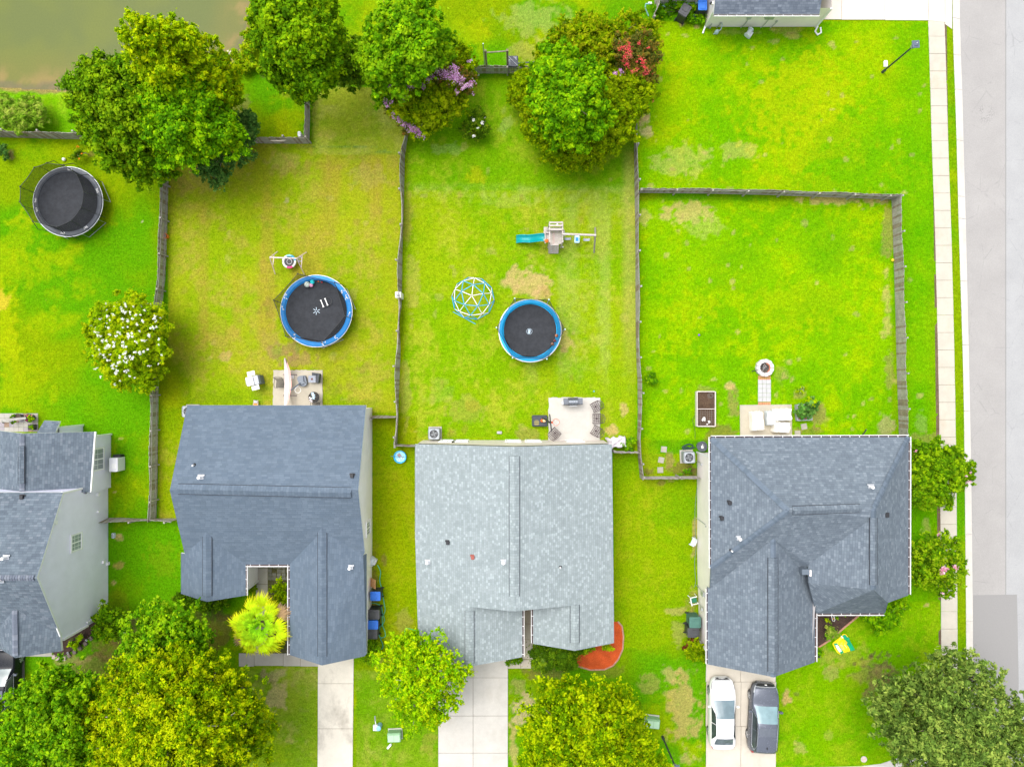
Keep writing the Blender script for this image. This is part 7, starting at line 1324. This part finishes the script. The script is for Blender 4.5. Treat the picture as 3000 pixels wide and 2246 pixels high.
def tap(px, py, label):
    c = P(px, py, .3); t = thing('water_meter', label, 'meter', (c.x, c.y, 0)); b = MB(); b.lathe([(.13, 0), (.15, .12), (.10, .3), (.04, .34)], n=14, cap=True); part('meter_body', b, mat('pale_blue_metal', (.45, .58, .66), .4), t); b = MB(); b.tube([(.12, 0, .2), (.25, .1, .3), (.27, .3, .5), (.25, .45, .5)], .03); b.tube([(-.1, -.05, .1), (-.2, -.12, .03)], .03); part('pipe', b, MC['pale_blue_metal'], t)
tap(2102, 90, 'pale blue gas meter on the lawn in front of the cream house')
def stepladder():
    c = P(2032, 1756, .4); t = thing('plastic_chair', 'white plastic chair folded against the cream wall', 'chair', (c.x, c.y, 0), D(12)); b = MB(); b.rbox((0, 0, .4), (.42, .42, .04), .05); part('seat', b, mat('green_seat', (.02, .16, .08), .5), t)
    b = MB(); b.tube([(-.22, -.22, .42), (-.26, -.26, .75), (-.26, .26, .75), (-.22, .22, .42)], .035); part('backrest', b, M_WHITE, t)
    for s_ in (-1, 1): b = MB(); b.tube([(-.22, s_ * .24, .62), (.22, s_ * .24, .62), (.24, s_ * .25, .02)], .03); part('armrest', b, M_WHITE, t); b = MB(); b.tube([(-.2, s_ * .2, .4), (-.26, s_ * .24, .02)], .025); part('leg', b, M_WHITE, t)
stepladder()
b = MB(); b.box((0, 0, .75), (.04, .62, 1.1), R=Matrix.Rotation(D(38), 3, 'Y')); single('plywood_board', b, mat_wood('plywood', (.50, .27, .12), (.60, .35, .17)), 'brown plywood board leaning on the wall above the blue bin', 'board', (P(1088, 1707, .6).x, P(1088, 1707, .6).y, -.25))
# paddling pool
def pool():
    c = P(1172, 1338, .2); t = thing('paddling_pool', 'round blue paddling pool with toys beside the slate roofed house', 'paddling pool', (c.x, c.y, 0)); b = MB(); b.lathe([(.38, 0), (.42, .22), (.45, .24), (.44, .26), (.39, .24), (.37, .06), (.001, .05)], n=32); part('pool_shell', b, mat('pool_blue', (.02, .42, .72), .4), t, smooth=True)
    b = MB(); b.cyl((0, 0, .10), .38, .012, 32); part('water', b, mat('pool_water', (.30, .62, .74), .1, .1, 3), t)
    for nm, x, y, s_, col, l in (('toy_ring', -.1, -.22, .09, (.75, .82, .8), 'white round toy in the lower part of the paddling pool'), ('toy_boat', .12, -.02, .10, (.8, .82, .85), 'white angular toy in the paddling pool')):
        b = MB()
        if nm == 'toy_ring': b.tube(ringpts(s_, 0, 14), .03, 5, closed=True)
        else: b.bar((-.1, .03, 0), (.12, -.02, 0), .06, .05); b.bar((.05, .06, 0), (.12, -.12, 0), .05, .05); b.bar((-.05, 0, .03), (-.02, -.12, .03), .05, .04)
        single(nm, b, mat('toy_white', col, .5), l, 'toy', (c.x + x, c.y + y, .14))
    b = MB(); b.box((0, 0, 0), (.22, .26, .03), rz=.6); single('toy_board', b, mat('toy_brown', (.32, .22, .2), .6), 'brown square toy at the top of the paddling pool', 'toy', (c.x - .06, c.y + .1, .14)); b = MB(); b.tube([(-.62, .06, .3), (.32, .01, .28)], .014, 5); single('stick', b, mat('stick_blue', (.05, .2, .4), .6), 'thin dark blue rod lying across the paddling pool', 'rod', (c.x, c.y, 0))
pool()
# lamps and posts
def lamp(base, top, label, h):
    c = P(*base, 0); t = thing('street_lamp', label, 'street lamp', (c.x, c.y, 0), 0, 'black street lamps'); b = MB(); b.tube([(0, 0, 0), (0, 0, .35), (0, 0, .4), (0, 0, h - .45)], [.10, .10, .06, .055], 10); part('pole', b, mat('lamp_black', (.03, .04, .05), .45), t)
    b = MB(); b.lathe([(.12, h - .45), (.20, h - .12), (.20, h - .08)], n=4, a0=PI / 4); part('lantern_glass', b, mat('frosted_glass', (.3, .32, .32), .3), t); b = MB(); b.box((0, 0, h - .04), (.46, .46, .06), rz=.05); b.box((0, 0, h + .02), (.30, .30, .06), rz=.05, taper=.6); b.box((.05, .06, h + .05), (.08, .03, .01), m=1, rz=.6); part('lamp_cap', b, [mat('lamp_cap_grey', (.10, .13, .17), .4), M_WHITE], t)
lamp((2585, 212), (2684, 130), 'black lantern post on the upper right lawn near the sidewalk', 4.0); lamp((1941, 2157), None, 'black lamp post cut off by the bottom edge beside the golden tree', 4.0)
def post_white(px, py, label, w=.26, d=.40, h=.12, m_=None, nm='utility_box', cat='utility box'):
    b = MB(); b.rbox((0, 0, h / 2), (w, d, h), .06); b.rbox((0, 0, h + .005), (w * .7, d * .7, .02), .04, m=1); return single(nm, b, [m_ or M_WHITE, M_GREY if m_ else M_WHITE], label, cat, (P(px, py, h).x, P(px, py, h).y, 0))
post_white(2596, 186, 'white rounded cover on the grass beside the upper lantern post', .26, .44); post_white(1463, 1267, 'pale rectangular cover on the lawn above the pale roofed house', .36, .2, .1, M_CONCP); post_white(330, 1569, 'small pale blue box on the grass beside the pale blue house wall', .2, .36, .2, mat('pale_box', (.5, .6, .66), .5))
post_white(876, 392, 'small white box on the brown fence corner of the tan yard', .2, .34, 1.2, M_WHITE); post_white(1166, 863, 'white square panel on the fence beside the blue trampoline', .40, .42, 1.1, M_WHITE)
post_white(484, 690, 'orange bucket beside the long grey fence', .1, .1, .02) if False else None
b = MB(); b.lathe([(.14, 0), (.17, .34), (.185, .36), (.15, .35), (.12, .06), (.001, .05)], n=18); single('bucket', b, mat('orange_plastic', (.75, .20, .02), .5), 'orange bucket on the ground beside the long grey fence', 'bucket', (P(484, 691, .3).x, P(484, 691, .3).y, 0), smooth=True)
b = MB(); b.lathe([(.001, .0), (.20, 0), (.22, .05), (.15, .06), (.001, .05)], n=20); single('manhole_cover', b, mat('manhole_ring', (.5, .42, .36), .9, .2, 9), 'round concrete cover on the grass near the bottom right walk', 'cover', tuple(P(2530, 2222, 0)))
def transformer(px, py, label, deg):
    c = P(px, py, .6); t = thing('transformer_box', label, 'utility box', (c.x, c.y, 0), D(deg), 'green utility boxes'); b = MB(); b.rbox((0, 0, .3), (.92, .62, .56), .05); part('cabinet', b, mat('utility_green', (.20, .36, .20), .5, .06), t); b = MB(); b.box((0, -.05, .61), (.88, .52, .06), taper=.9); b.box((0, -.05, .645), (.02, .5, .01), m=1); part('top_lid', b, [mat('utility_pale_green', (.36, .55, .36), .5, .05), mat('utility_green', (.2, .36, .2), .5)], t); b = MB(); b.box((0, 0, 0), (1.0, .75, .1)); part('base_pad', b, M_CONC, t)
transformer(1154, 2160, 'pale green utility box on the grass between the two driveways', 2); transformer(1914, 2120, 'green utility box half hidden behind the golden tree', -6)
b = MB(); b.rbox((0, 0, .08), (.14, .42, .14), .04); single('marker_post', b, M_WHITE, 'short white marker lying below the pale green utility box', 'marker', tuple(P(1141, 2183, 0)), D(-40))
def hydrant():
    c = P(1105, 2131, .5); t = thing('mailbox', 'white mailbox post with a blue round top on the centre lawn', 'mailbox', (c.x, c.y, 0)); b = MB(); b.box((-.12, 0, .45), (.32, .38, .16)); b.box((-.12, .02, .2), (.08, .08, .5)); part('box', b, mat('pale_grey_plastic', (.62, .64, .68), .5), t); b = MB(); b.cyl((.10, -.02, 0), .16, .55, 18, r2=.17); b.cyl((.10, -.02, .55), .17, .04, 18, r2=.1); part('blue_canister', b, mat('canister_blue', (.25, .48, .68), .4), t); b = MB(); b.bar((-.1, .2, .5), (-.08, 1.0, .9), .05, .05); b.bar((-.09, .6, .7), (-.08, 1.0, .9), .07, .07, m=1); part('lever_arm', b, [M_WHITE, M_GREY], t)
hydrant()
# top: frame posts, black backboard, mast
def frame_posts():
    c = P(1427, 209, 0); t = thing('post_frame', 'pair of tall wooden posts joined by a thin bar behind the brown fence', 'post frame', (c.x, c.y, 0)); 
    for x, y, h in ((1427, 213, 3.2), (1487, 208, 3.0)): b = MB(); q = P(x, y, 0); b.box((q.x, q.y, h / 2), (.13, .13, h)); part('post', b, M_WOOD2, t, world=True)
    b = MB(); a = P(1427, 213, 0); e = P(1487, 208, 0); b.bar((a.x, a.y, 2.9), (e.x, e.y, 2.85), .06, .06); part('cross_bar', b, M_WOOD2, t, world=True); b = MB(); b.bar((a.x - .12, a.y, 1.2), (a.x - .12, a.y + .1, 3.9), .06, .04); part('metal_strip', b, M_STEEL, t, world=True)
frame_posts()
c = P(1503, 180, 1.2); t = thing('basketball_hoop', 'fallen black basketball backboard and pole behind the brown fence', 'basketball hoop', (c.x, c.y, 0)); b = MB(); b.rbox((0, 0, 1.2), (.70, .74, .06), .05)
for i in range(5): b.bar((-.3, -.28 + i * .09, 1.24), (-.18, -.28 + i * .09, 1.24), .02, .02, m=1)
for i in range(4): b.bar((.0 + i * .08, .32, 1.24), (.24, .08 + i * .0 + .06 * i, 1.24), .015, .02, m=1)
b.tube([(-.3, .3, 1.24), (.3, -.3, 1.25)], .015, m=1); part('backboard', b, [mat('navy_black', (.012, .018, .035), .4, .2), M_GREY], t); b = MB(); a = P(1512, 187, 1.15) - t.location; e = P(1594, 179, .3) - t.location; b.tube([a, e], .045, 8); part('pole', b, mat('slate_pole', (.08, .11, .15), .4), t)
b = MB(); b.tube([(0, 0, .05), (1.05, .3, .2)], .02) ; b = MB(); b.bar(P(1935, 20, .25), P(2046, 10, .25), .14, .06); b.bar(P(1950, 25, .05), P(1964, 25, .05), .2, .04); single('plastic_gutter', b, mat('aqua_plastic', (.28, .52, .58), .5), 'long pale aqua gutter pipe lying along the wall at the top edge', 'pipe')
b = MB(); b.tube([P(1906, 11, .6), P(1892, 12, .7), P(1890, 25, .5), P(1900, 47, .1)], .05); b.box(P(1904, 10, .6), (.25, .12, .12), m=1); single('downspout_pipe', b, [mat('aqua_plastic', (.28, .52, .58), .5), M_WHITE], 'curved pale aqua pipe beside the crooked fence end at the top edge', 'pipe')
b = MB(); b.tube([tuple(Vector(p) + P(2043, 52, .15)) for p in ringpts(.26, 0, 16)], .06, 6, closed=True); b.tube([tuple(Vector(p) + P(2045, 54, .28)) for p in ringpts(.18, 0, 16)], .05, 6, closed=True); single('garden_hose', b, mat('hose_teal', (.02, .22, .16), .5), 'coiled dark teal hose on the grass between the bins at the top edge', 'hose')
b = MB(); b.cyl((0, 0, 1.9), .07, .16, 10); b.box((.12, 0, 1.95), (.18, .16, .14), m=1); single('wall_lantern', b, [M_DARK, M_WHITE], 'small black and white wall lantern on the cream house at the top edge', 'wall lantern', (P(2083, 9, 2).x, P(2083, 9, 2).y, 0))
# edge of pond rock, patio pots, fence branch
b = MB(); b.sphere((0, 0, .05), .17, 0, 5, .6); single('rock', b, mat('pale_rock', (.62, .52, .48), .9), 'pale rock in the shallows of the pond right of the cypress', 'rock', tuple(P(672, 155, -.1)))
b = MB(); b.tube([P(792, 412, 1.25), P(805, 413, 1.3), P(825, 413, 1.28), P(838, 411, 1.25)], [.03, .05, .05, .02], 6); single('branch', b, M_PALEBARK, 'pale dead branch resting on top of the brown grey fence', 'branch')
def pot(px, py, r, label, pal=None, fl=None, square=False, plant_label=None, h=.4):
    c = P(px, py, h); b = MB()
    if square: b.box((0, 0, h / 2), (r * 1.9, r * 1.9, h)); b.box((0, 0, h), (r * 1.5, r * 1.5, .02), m=1)
    else: b.lathe([(r * .7, 0), (r * 1.0, h), (r * .88, h), (r * .8, h - .06)], n=20); b.cyl((0, 0, h - .08), r * .85, .02, 18, m=1)
    single('plant_pot', b, [mat('dark_pot', (.04, .04, .045), .5, .2), mat('pot_soil', (.07, .05, .035), .95, .3, 20)], label, 'plant pot', (c.x, c.y, .05 if px < 110 else 0), 0, 'plant pots')
    if plant_label: tree('potted_plant', plant_label, 'plant', [(px, py, h + .25, r * .8), (px + 3, py - 3, h + .2, r * .5)], pal or 'green', .06, 3000, trunk=.02, sub=False, flowers=fl)
pot(86, 1224, .30, 'large round black pot on the paved patio corner', 'bright', ([(75, 1224, .75, .08), (80, 1218, .75, .06), (77, 1230, .7, .06), (93, 1216, .7, .05)], [(.8, .05, .25)] * 4, 3500, .05), False, 'bright green and pink flowering plant in the large round pot')
pot(91, 1251, .20, 'square black pot on the paved patio beside the bay roof', 'green', None, True, 'small green plant in the square black pot', .35); pot(52, 1221, .24, 'round brown pot without plant on the paved patio'); pot(2398, 1921, .13, 'small black pot below the mulch bed at the garage corner', h=.25)
tree('potted_plant', 'spiky green plant leaning over the small black pot', 'plant', [(2402, 1910, .5, .2), (2398, 1903, .5, .15), (2408, 1914, .4, .15)], 'vivid', .06, 2500, trunk=.02, sub=False, longf=4)
b = MB(); b.bar(P(4, 1232, .9), P(76, 1224, .9), .16, .05); b.bar(P(8, 1232, .88), P(8, 1238, .05), .06, .06); b.bar(P(74, 1226, .88), P(74, 1230, .05), .06, .06); single('bench', b, mat_wood('grey_plank', (.28, .27, .25), (.36, .35, .32)), 'narrow grey plank bench on the paved patio at the left edge', 'bench')
tree('potted_plant', 'thin green sprig plants either side of the plank bench', 'plant', [(40, 1218, .4, .14), (38, 1236, .4, .16), (34, 1222, .3, .1)], 'green', .07, 2000, trunk=.01, sub=False)
b = MB(); b.tube([P(2526, 1276, .1), P(2538, 1258, 1.0)], .045, 8); single('downspout_pipe', b, M_DARK, 'black pipe sticking out from under the roof edge onto the lawn', 'pipe')
def toolbox():
    c = P(748, 1186, .3); t = thing('wheelbarrow_toy', 'small wooden toy cart with an orange tray beside the roof edge', 'cart', (c.x, c.y, 0), D(-5)); b = MB()
    b.box((0, 0, .22), (.28, .42, .05)); part('tray', b, mat('orange_tray', (.75, .25, .03), .5), t)
    for s_ in (-1, 1): b = MB(); b.bar((s_ * .18, -.3, .25), (s_ * .14, .35, .25), .04, .05); part('handle', b, mat('tan_wood', (.55, .42, .28), .7), t)
    b = MB(); b.rbox((0, .22, .27), (.26, .2, .1), .03); part('grey_box', b, M_GREY, t)
toolbox()
# lawn game bag / sprinkler bag on the lawn: green, yellow and white empty sack
def sack():
    L = lambda x, y, z=0: P(2360 + x / 6.9, 1720 + y / 6.9, z); c = L(770, 1150); t = thing('empty_sack', 'crumpled yellow and green plastic sack lying on the lawn', 'plastic sack', (c.x, c.y, 0)); Y = mat('sack_yellow', (.85, .62, .0), .4, .05, 3); G = mat('sack_green', (.0, .32, .14), .4, .08, 3); Wm = mat('sack_white', (.8, .8, .78), .4)
    def sheet(nm, pts, m_, z, amp=.03):
        cx = sum(p[0] for p in pts) / len(pts); cy = sum(p[1] for p in pts) / len(pts); b = MB(); V = [L(cx, cy, z + amp * 2)]; n = len(pts); rings = 3
        for k in range(1, rings + 1):
            for i, p in enumerate(pts): f = k / rings; V.append(L(cx + (p[0] - cx) * f, cy + (p[1] - cy) * f, z + (amp * math.sin(i * 2.3 + k * 1.7) + amp) * (1.2 - f)))
        b.add(V, [(0, 1 + i, 1 + (i + 1) % n) for i in range(n)] + [(1 + k * n + i, 1 + (k + 1) * n + i, 1 + (k + 1) * n + (i + 1) % n, 1 + k * n + (i + 1) % n) for k in range(rings - 1) for i in range(n)])
        return part(nm, b, m_, t, world=True)
    sheet('yellow_sheet', [(550, 1120), (620, 1060), (720, 985), (800, 1000), (850, 1080), (840, 1150), (870, 1200), (905, 1285), (770, 1320), (700, 1352), (640, 1320), (590, 1240), (545, 1150)], Y, .03, .05)
    sheet('green_sheet', [(750, 955), (800, 950), (880, 1020), (900, 1090), (950, 1170), (1000, 1262), (910, 1285), (870, 1190), (820, 1140), (780, 1050)], G, .06, .05)
    sheet('green_label', [(570, 1130), (640, 1128), (700, 1210), (775, 1310), (720, 1345), (660, 1290), (600, 1200)], G, .13, .01); sheet('white_panel', [(600, 1165), (650, 1158), (735, 1285), (690, 1312), (630, 1230)], Wm, .16, .008)
    b = MB()
    for i in range(3): b.bar(L(625 + i * 35, 1185 + i * 42, .19), L(665 + i * 30, 1172 + i * 42, .19), .02, .01, m=1)
    for i in range(5):
        for j in range(4): b.box(L(700 + i * 14 + j * 9, 1165 + j * 26 + i * 3, .17), (.016 * 1.6, .02, .01))
    for i in range(4): b.box(L(790 + i * 14, 1165 + i * 16, .17), (.04, .03, .01), rz=i)
    part('printed_lettering', b, [Wm, G], t, world=True)
    b = MB(); b.tube([L(745, 965, .1), L(770, 940, .12), (L(820, 955, .12)), L(850, 1000, .1)], .03); b.tube([L(790, 1060, .14), L(835, 1110, .16), L(820, 1145, .14)], .03); part('handle', b, Y, t, world=True); sheet('white_corner', [(710, 980), (740, 975), (770, 1020), (745, 1030)], Wm, .12, .01)
sack()
b = MB(); L = lambda x, y, z=0: P(2360 + x / 6.9, 1720 + y / 6.9, z)
b.tube([L(525, 570, .2), L(545, 670, .2), L(580, 685, .2), L(595, 655, .2), L(565, 560, .2), L(540, 555, .2)], .025, 6, closed=True); b.box(L(560, 620, .15), (.12, .4, .1), rz=.2, m=1); b.box(L(562, 630, .22), (.06, .08, .05), m=2); single('garden_light', b, [M_WHITE, M_DARK, mat('amber', (.7, .25, .05), .5)], 'white framed lantern lying in the dark mulch bed', 'lantern')
b = MB()
for i, (x, y) in enumerate(((1052, 1385), (928, 1470), (826, 1535))): q = P(x / 4.14, 1540 + y / 4.14, .25)
for i, (x, y, l) in enumerate(((254, 1874, 'topmost path light in the bed beside the pale blue house'), (224, 1895, 'middle path light in the bed beside the pale blue house'), (199.5, 1911, 'lowest path light in the bed beside the pale blue house'))):
    b = MB(); b.cyl((0, 0, 0), .02, .28, 6); b.cyl((0, 0, .28), .085, .05, 14, m=1, r2=.06); b.cyl((0, 0, .335), .035, .02, 10); single('path_light', b, [M_DARK, M_STEEL], l, 'path light', (P(x, y, .3).x, P(x, y, .3).y, .05), 0, 'solar path lights')
for i in range(9):
    x, y = ((160, 1922), (170, 1926), (180, 1928), (190, 1927), (204, 1918), (220, 1908), (236, 1896), (252, 1883), (268, 1868))[i]; b = MB(); b.rbox((0, 0, .07), (.24, .28, .13), .04)
    single('edging_stone', b, mat('edging_stone', (.44, .36, .32), .9) if i < 4 else mat('edging_dark', (.17, .14, .12), .9, .2), ('leftmost pale edging stone below the blue house bed', 'second pale edging stone from the left below the blue house bed', 'third pale edging stone from the left below the blue house bed', 'pale edging stone nearest the dark ones below the blue house bed', 'dark edging stone touching the pale ones', 'second dark edging stone up from the pale ones', 'middle one of the five dark edging stones', 'dark edging stone next to the uppermost one', 'uppermost dark edging stone nearest the round bush')[i], 'edging stone', tuple(P(x, y)), D(0 if i < 4 else 38), 'bed edging stones')
# ------------------------------------------------------------------ cars
def car(name, label, st, paint, loc, rz, wheels, wr_, glass, side, front, rear, extra=None, clad=None):
    t = thing(name, label, 'car', loc, rz, 'parked cars'); st = np.array(st)
    n = len(st); yy = st[:, 0]
    def sta(y):                                      # smooth station lookup
        i = int(np.clip(np.searchsorted(-yy, -y) - 1, 0, n - 2)); f = (y - yy[i]) / (yy[i + 1] - yy[i]); f = min(1, max(0, f))
        h = yy[i + 1] - yy[i]; out = []
        for k in range(1, 5):
            d = lambda j: 0 if j <= 0 or j >= n - 1 else (st[j + 1, k] - st[j - 1, k]) / (yy[j + 1] - yy[j - 1])
            a, b_ = st[i, k], st[i + 1, k]; f2, f3 = f * f, f * f * f
            out.append((2 * f3 - 3 * f2 + 1) * a + (f3 - 2 * f2 + f) * h * d(i) * .8 + (-2 * f3 + 3 * f2) * b_ + (f3 - f2) * h * d(i + 1) * .8)
        return out
    def S(y, c):                                     # body surface, c runs 0 (sill) .. 8 (centre line)
        w_, zb, wr, zt = sta(y); pts = [(w_ * .86, .24), (w_ * .975, .32), (w_, .52), (w_ * .99, min(.74, zb - .06)), (w_ * .955, zb), (wr + (w_ * .955 - wr) * .46, zb + (zt - zb) * .56), (wr, zt - .035), (wr * .72, zt), (0, zt + .035)]
        i = min(7, int(c)); f = c - i; a, b_ = pts[i], pts[i + 1]; return Vector((a[0] + (b_[0] - a[0]) * f, y, a[1] + (b_[1] - a[1]) * f))
    def full(y, c): return S(y, c) if c <= 8 else Vector((-1, 1, 1)) * 1 and Vector((-S(y, 16 - c).x, y, S(y, 16 - c).z))
    NY = 70; ys = [yy[0] + (yy[-1] - yy[0]) * i / NY for i in range(NY + 1)]; cs = [i * .5 for i in range(33)]; b = MB(); V = [full(y, c) for y in ys for c in cs]; m_ = len(cs)
    b.add(V, [(i * m_ + k, i * m_ + k + 1, (i + 1) * m_ + k + 1, (i + 1) * m_ + k) for i in range(NY) for k in range(m_ - 1)] + [tuple(range(m_ - 1, -1, -1)), tuple(NY * m_ + k for k in range(m_))])
    if clad:
        q = 0
        for i in range(NY):
            for k in range(m_ - 1):
                if cs[k] < 1.6 or cs[k + 1] > 14.4: b.mi[q] = 1
                q += 1
    body = part('body', b, [paint, clad or paint], t, smooth=True)
    def panel(nm, y0, y1, c0, c1, m2, off=.008, ny=8, nc=8, par=t, mirror=False, skew=None):
        for sgn in ((1, -1) if mirror else (1,)):
            b = MB(); V = []
            for i in range(ny + 1):
                for k in range(nc + 1):
                    f, g_ = i / ny, k / nc; ya = y0 + (y1 - y0) * f
                    if skew: ya = (y0 + skew[0] * g_) * (1 - f) + (y1 + skew[1] * g_) * f
                    c = c0 + (c1 - c0) * g_; p = full(ya, c); e = .02; n_ = (full(ya, min(16, c + e)) - full(ya, max(0, c - e))).cross(full(ya + e, c) - full(ya - e, c)); n_ = n_.normalized() if n_.length > 1e-9 else Vector((0, 0, 1))
                    if n_.dot(p - Vector((0, ya, .6))) < 0: n_ = -n_
                    p = p + n_ * off; V.append(Vector((p.x * sgn, p.y, p.z)))
            b.add(V, [(i * (nc + 1) + k, i * (nc + 1) + k + 1, (i + 1) * (nc + 1) + k + 1, (i + 1) * (nc + 1) + k) for i in range(ny) for k in range(nc)]); part(nm, b, m2, par, smooth=True)
    gm = mat('car_glass_%s_%d' % (name, int(glass[0] * 100)), glass, .08, .2, 1.2, spec=.8)
    panel('windshield', front[0], front[1], 6.0, 10.0, gm, .007, 8, 12); panel('rear_window', rear[0], rear[1], 6.1, 9.9, mat('rear_glass', (.09, .12, .13), .1, .4, 4, spec=.8), .007, 6, 12)
    for a, e, s0, s1 in side: panel('side_window', a, e, 4.25, 5.85, mat('side_glass', (.035, .05, .05), .1, .4, 3, spec=.8), .007, 6, 4, mirror=True, skew=(s0, s1))
    for (wx, wy) in wheels:
        for s_ in (-1, 1):
            wl = bpy.data.objects.new('wheel', None); sc.collection.objects.link(wl); wl.parent = t; wl.location = (s_ * wx, wy, wr_)
            b = MB(); b.tube([(-s_ * .16, 0, 0), (s_ * .05, 0, 0), (s_ * .065, 0, 0)], [wr_, wr_, wr_ * .9], 24); part('tyre', b, M_DARK, wl, smooth=False)
            b = MB(); b.tube([(s_ * .06, 0, 0), (s_ * .072, 0, 0)], wr_ * .66, 20)
            for i in range(5): a = 2 * PI * i / 5; b.bar((s_ * .078, 0, 0), (s_ * .078, wr_ * .62 * math.cos(a), wr_ * .62 * math.sin(a)), .07, .02, m=1, up=Vector((1, 0, 0)))
            part('rim', b, [mat('rim_dark', (.08, .085, .09), .4), mat('rim_silver', (.50, .52, .55), .3, .05, metal=.5)], wl)
            b = MB(); b.tube([(s_ * (wx - .10), wy, wr_ + .02), (s_ * (wx - .004), wy, wr_ + .02)], wr_ * 1.12, 26); part('wheel_arch', b, M_DARK, t)
    if extra: extra(t, panel, full)
    return t
SED = [(2.42, .40, .46, .32, .50), (2.36, .60, .60, .50, .64), (2.15, .765, .70, .65, .78), (1.7, .865, .80, .74, .90), (1.3, .89, .88, .80, .98), (1.12, .895, .90, .76, 1.01), (.55, .90, .92, .66, 1.24), (.0, .90, .93, .60, 1.42), (-.35, .90, .94, .59, 1.45), (-.8, .90, .95, .585, 1.44), (-1.35, .895, .965, .57, 1.37), (-1.9, .88, .985, .66, 1.09), (-2.15, .825, .97, .66, 1.04), (-2.36, .70, .86, .56, .95), (-2.42, .55, .60, .42, .66)]
def ex_sedan(t, panel, full):
    panel('headlight', 2.22, 1.72, 3.9, 4.7, mat('headlamp_dark', (.12, .12, .14), .2), .008, 5, 3, mirror=True); panel('grille', 2.40, 2.33, 5.2, 10.8, M_DARK, .012, 3, 10); panel('tail_light', -2.12, -2.36, 3.6, 4.6, mat('tail_red', (.35, .01, .02), .3), .008, 4, 3, mirror=True)
    panel('hood_seam', 2.30, 2.26, 4.9, 11.1, M_GREY, .009, 1, 16); panel('trunk_seam', -2.02, -2.035, 5, 11, M_GREY, .009, 1, 12)
    for s_ in (-1, 1): b = MB(); b.rbox((s_ * .98, .62, 1.0), (.20, .12, .14), .04); part('mirror', b, M_WHITE, t)
    b = MB(); b.box((0, 2.385, .64), (.14, .03, .05)); part('badge', b, M_GREY, t)
PW = mat('white_car_paint', (.78, .78, .79), .18, .02, spec=.6); PG = mat('graphite_car_paint', (.13, .145, .18), .22, .06, 3, metal=.4, spec=.6); PB = mat('black_car_paint', (.010, .012, .018), .3, .1, spec=.25)
car('parked_car', 'white sedan parked nose to the garage on the left half of the driveway', SED, PW, (14.57, -22.85, 0), D(-.6), [(.82, 1.45), (.82, -1.38)], .335, (.13, .19, .22), [(.70, -.42, -.45, -.02), (-.47, -1.62, 0, .40)], (1.08, -.02), (-1.42, -1.96), ex_sedan)
SUV = [(2.36, .48, .55, .40, .62), (2.30, .68, .72, .56, .80), (2.05, .83, .90, .72, .98), (1.6, .93, .98, .80, 1.08), (1.2, .945, 1.03, .82, 1.12), (1.05, .95, 1.04, .78, 1.15), (.5, .95, 1.05, .70, 1.42), (.0, .95, 1.06, .66, 1.62), (-.3, .95, 1.07, .655, 1.67), (-.9, .95, 1.09, .65, 1.68), (-1.6, .94, 1.11, .64, 1.64), (-1.95, .93, 1.12, .62, 1.56), (-2.15, .88, 1.10, .64, 1.30), (-2.28, .82, .98, .62, 1.05), (-2.33, .70, .66, .54, .72)]
def ex_suv(t, panel, full):
    panel('headlight', 2.26, 1.85, 3.9, 4.8, mat('headlamp_clear', (.5, .53, .56), .15), .008, 5, 3, mirror=True); panel('grille', 2.35, 2.24, 5.0, 11.0, M_DARK, .012, 3, 10); panel('chrome_strip', 2.23, 2.19, 4.7, 11.3, M_STEEL, .014, 1, 14)
    panel('tail_light', -2.05, -2.28, 3.7, 5.0, mat('tail_red', (.35, .01, .02), .3), .01, 4, 3, mirror=True); panel('sunroof', -.25, -.8, 6.6, 9.4, mat('sunroof_glass', (.10, .115, .14), .12, spec=.8), .006, 4, 8)
    for s_ in (-1, 1):
        b = MB(); b.rbox((s_ * 1.05, .62, 1.12), (.24, .14, .16), .04); part('mirror', b, PG, t); b = MB(); b.tube([(s_ * .74, .45, 1.52), (s_ * .745, -.2, 1.60), (s_ * .73, -1.9, 1.56)], .016, 5); part('roof_rail', b, M_DARK, t)
        b = MB(); P_ = [full(y, c if s_ > 0 else 16 - c) for y, c in ((.72, 4.15), (.30, 5.9), (-.6, 6.0), (-1.5, 5.9), (-1.9, 4.9), (-1.6, 4.15), (-.4, 4.12))]; b.tube([p + Vector((s_ * .012, 0, .008)) for p in P_], .012, 5, closed=True); part('chrome_strip', b, M_STEEL, t)
    b = MB(); b.box((0, 2.36, .86), (.14, .04, .09)); part('badge', b, M_WHITE, t); b = MB(); b.rbox((0, -1.6, 1.70), (.05, .16, .06), .02); part('antenna', b, M_DARK, t)
car('parked_car', 'dark graphite suv parked nose to the garage on the right half of the driveway', SUV, PG, (17.40, -23.15, 0), D(-3), [(.87, 1.40), (.87, -1.34)], .37, (.19, .30, .33), [(.72, -.50, -.42, 0), (-.55, -1.85, 0, .28)], (1.02, .03), (-1.99, -2.14), ex_suv, clad=M_DARK)
PK_ = 0
car('parked_car', 'glossy black car half hidden under the bottom left tree', SUV, PB, (-35.15, -20.6, 0), D(0), [(.87, 1.40), (.87, -1.34)], .37, (.05, .10, .11), [(.72, -.50, -.42, 0), (-.55, -1.85, 0, .28)], (1.02, .03), (-1.99, -2.14), ex_suv)
# tool: shadow-free ground clutter
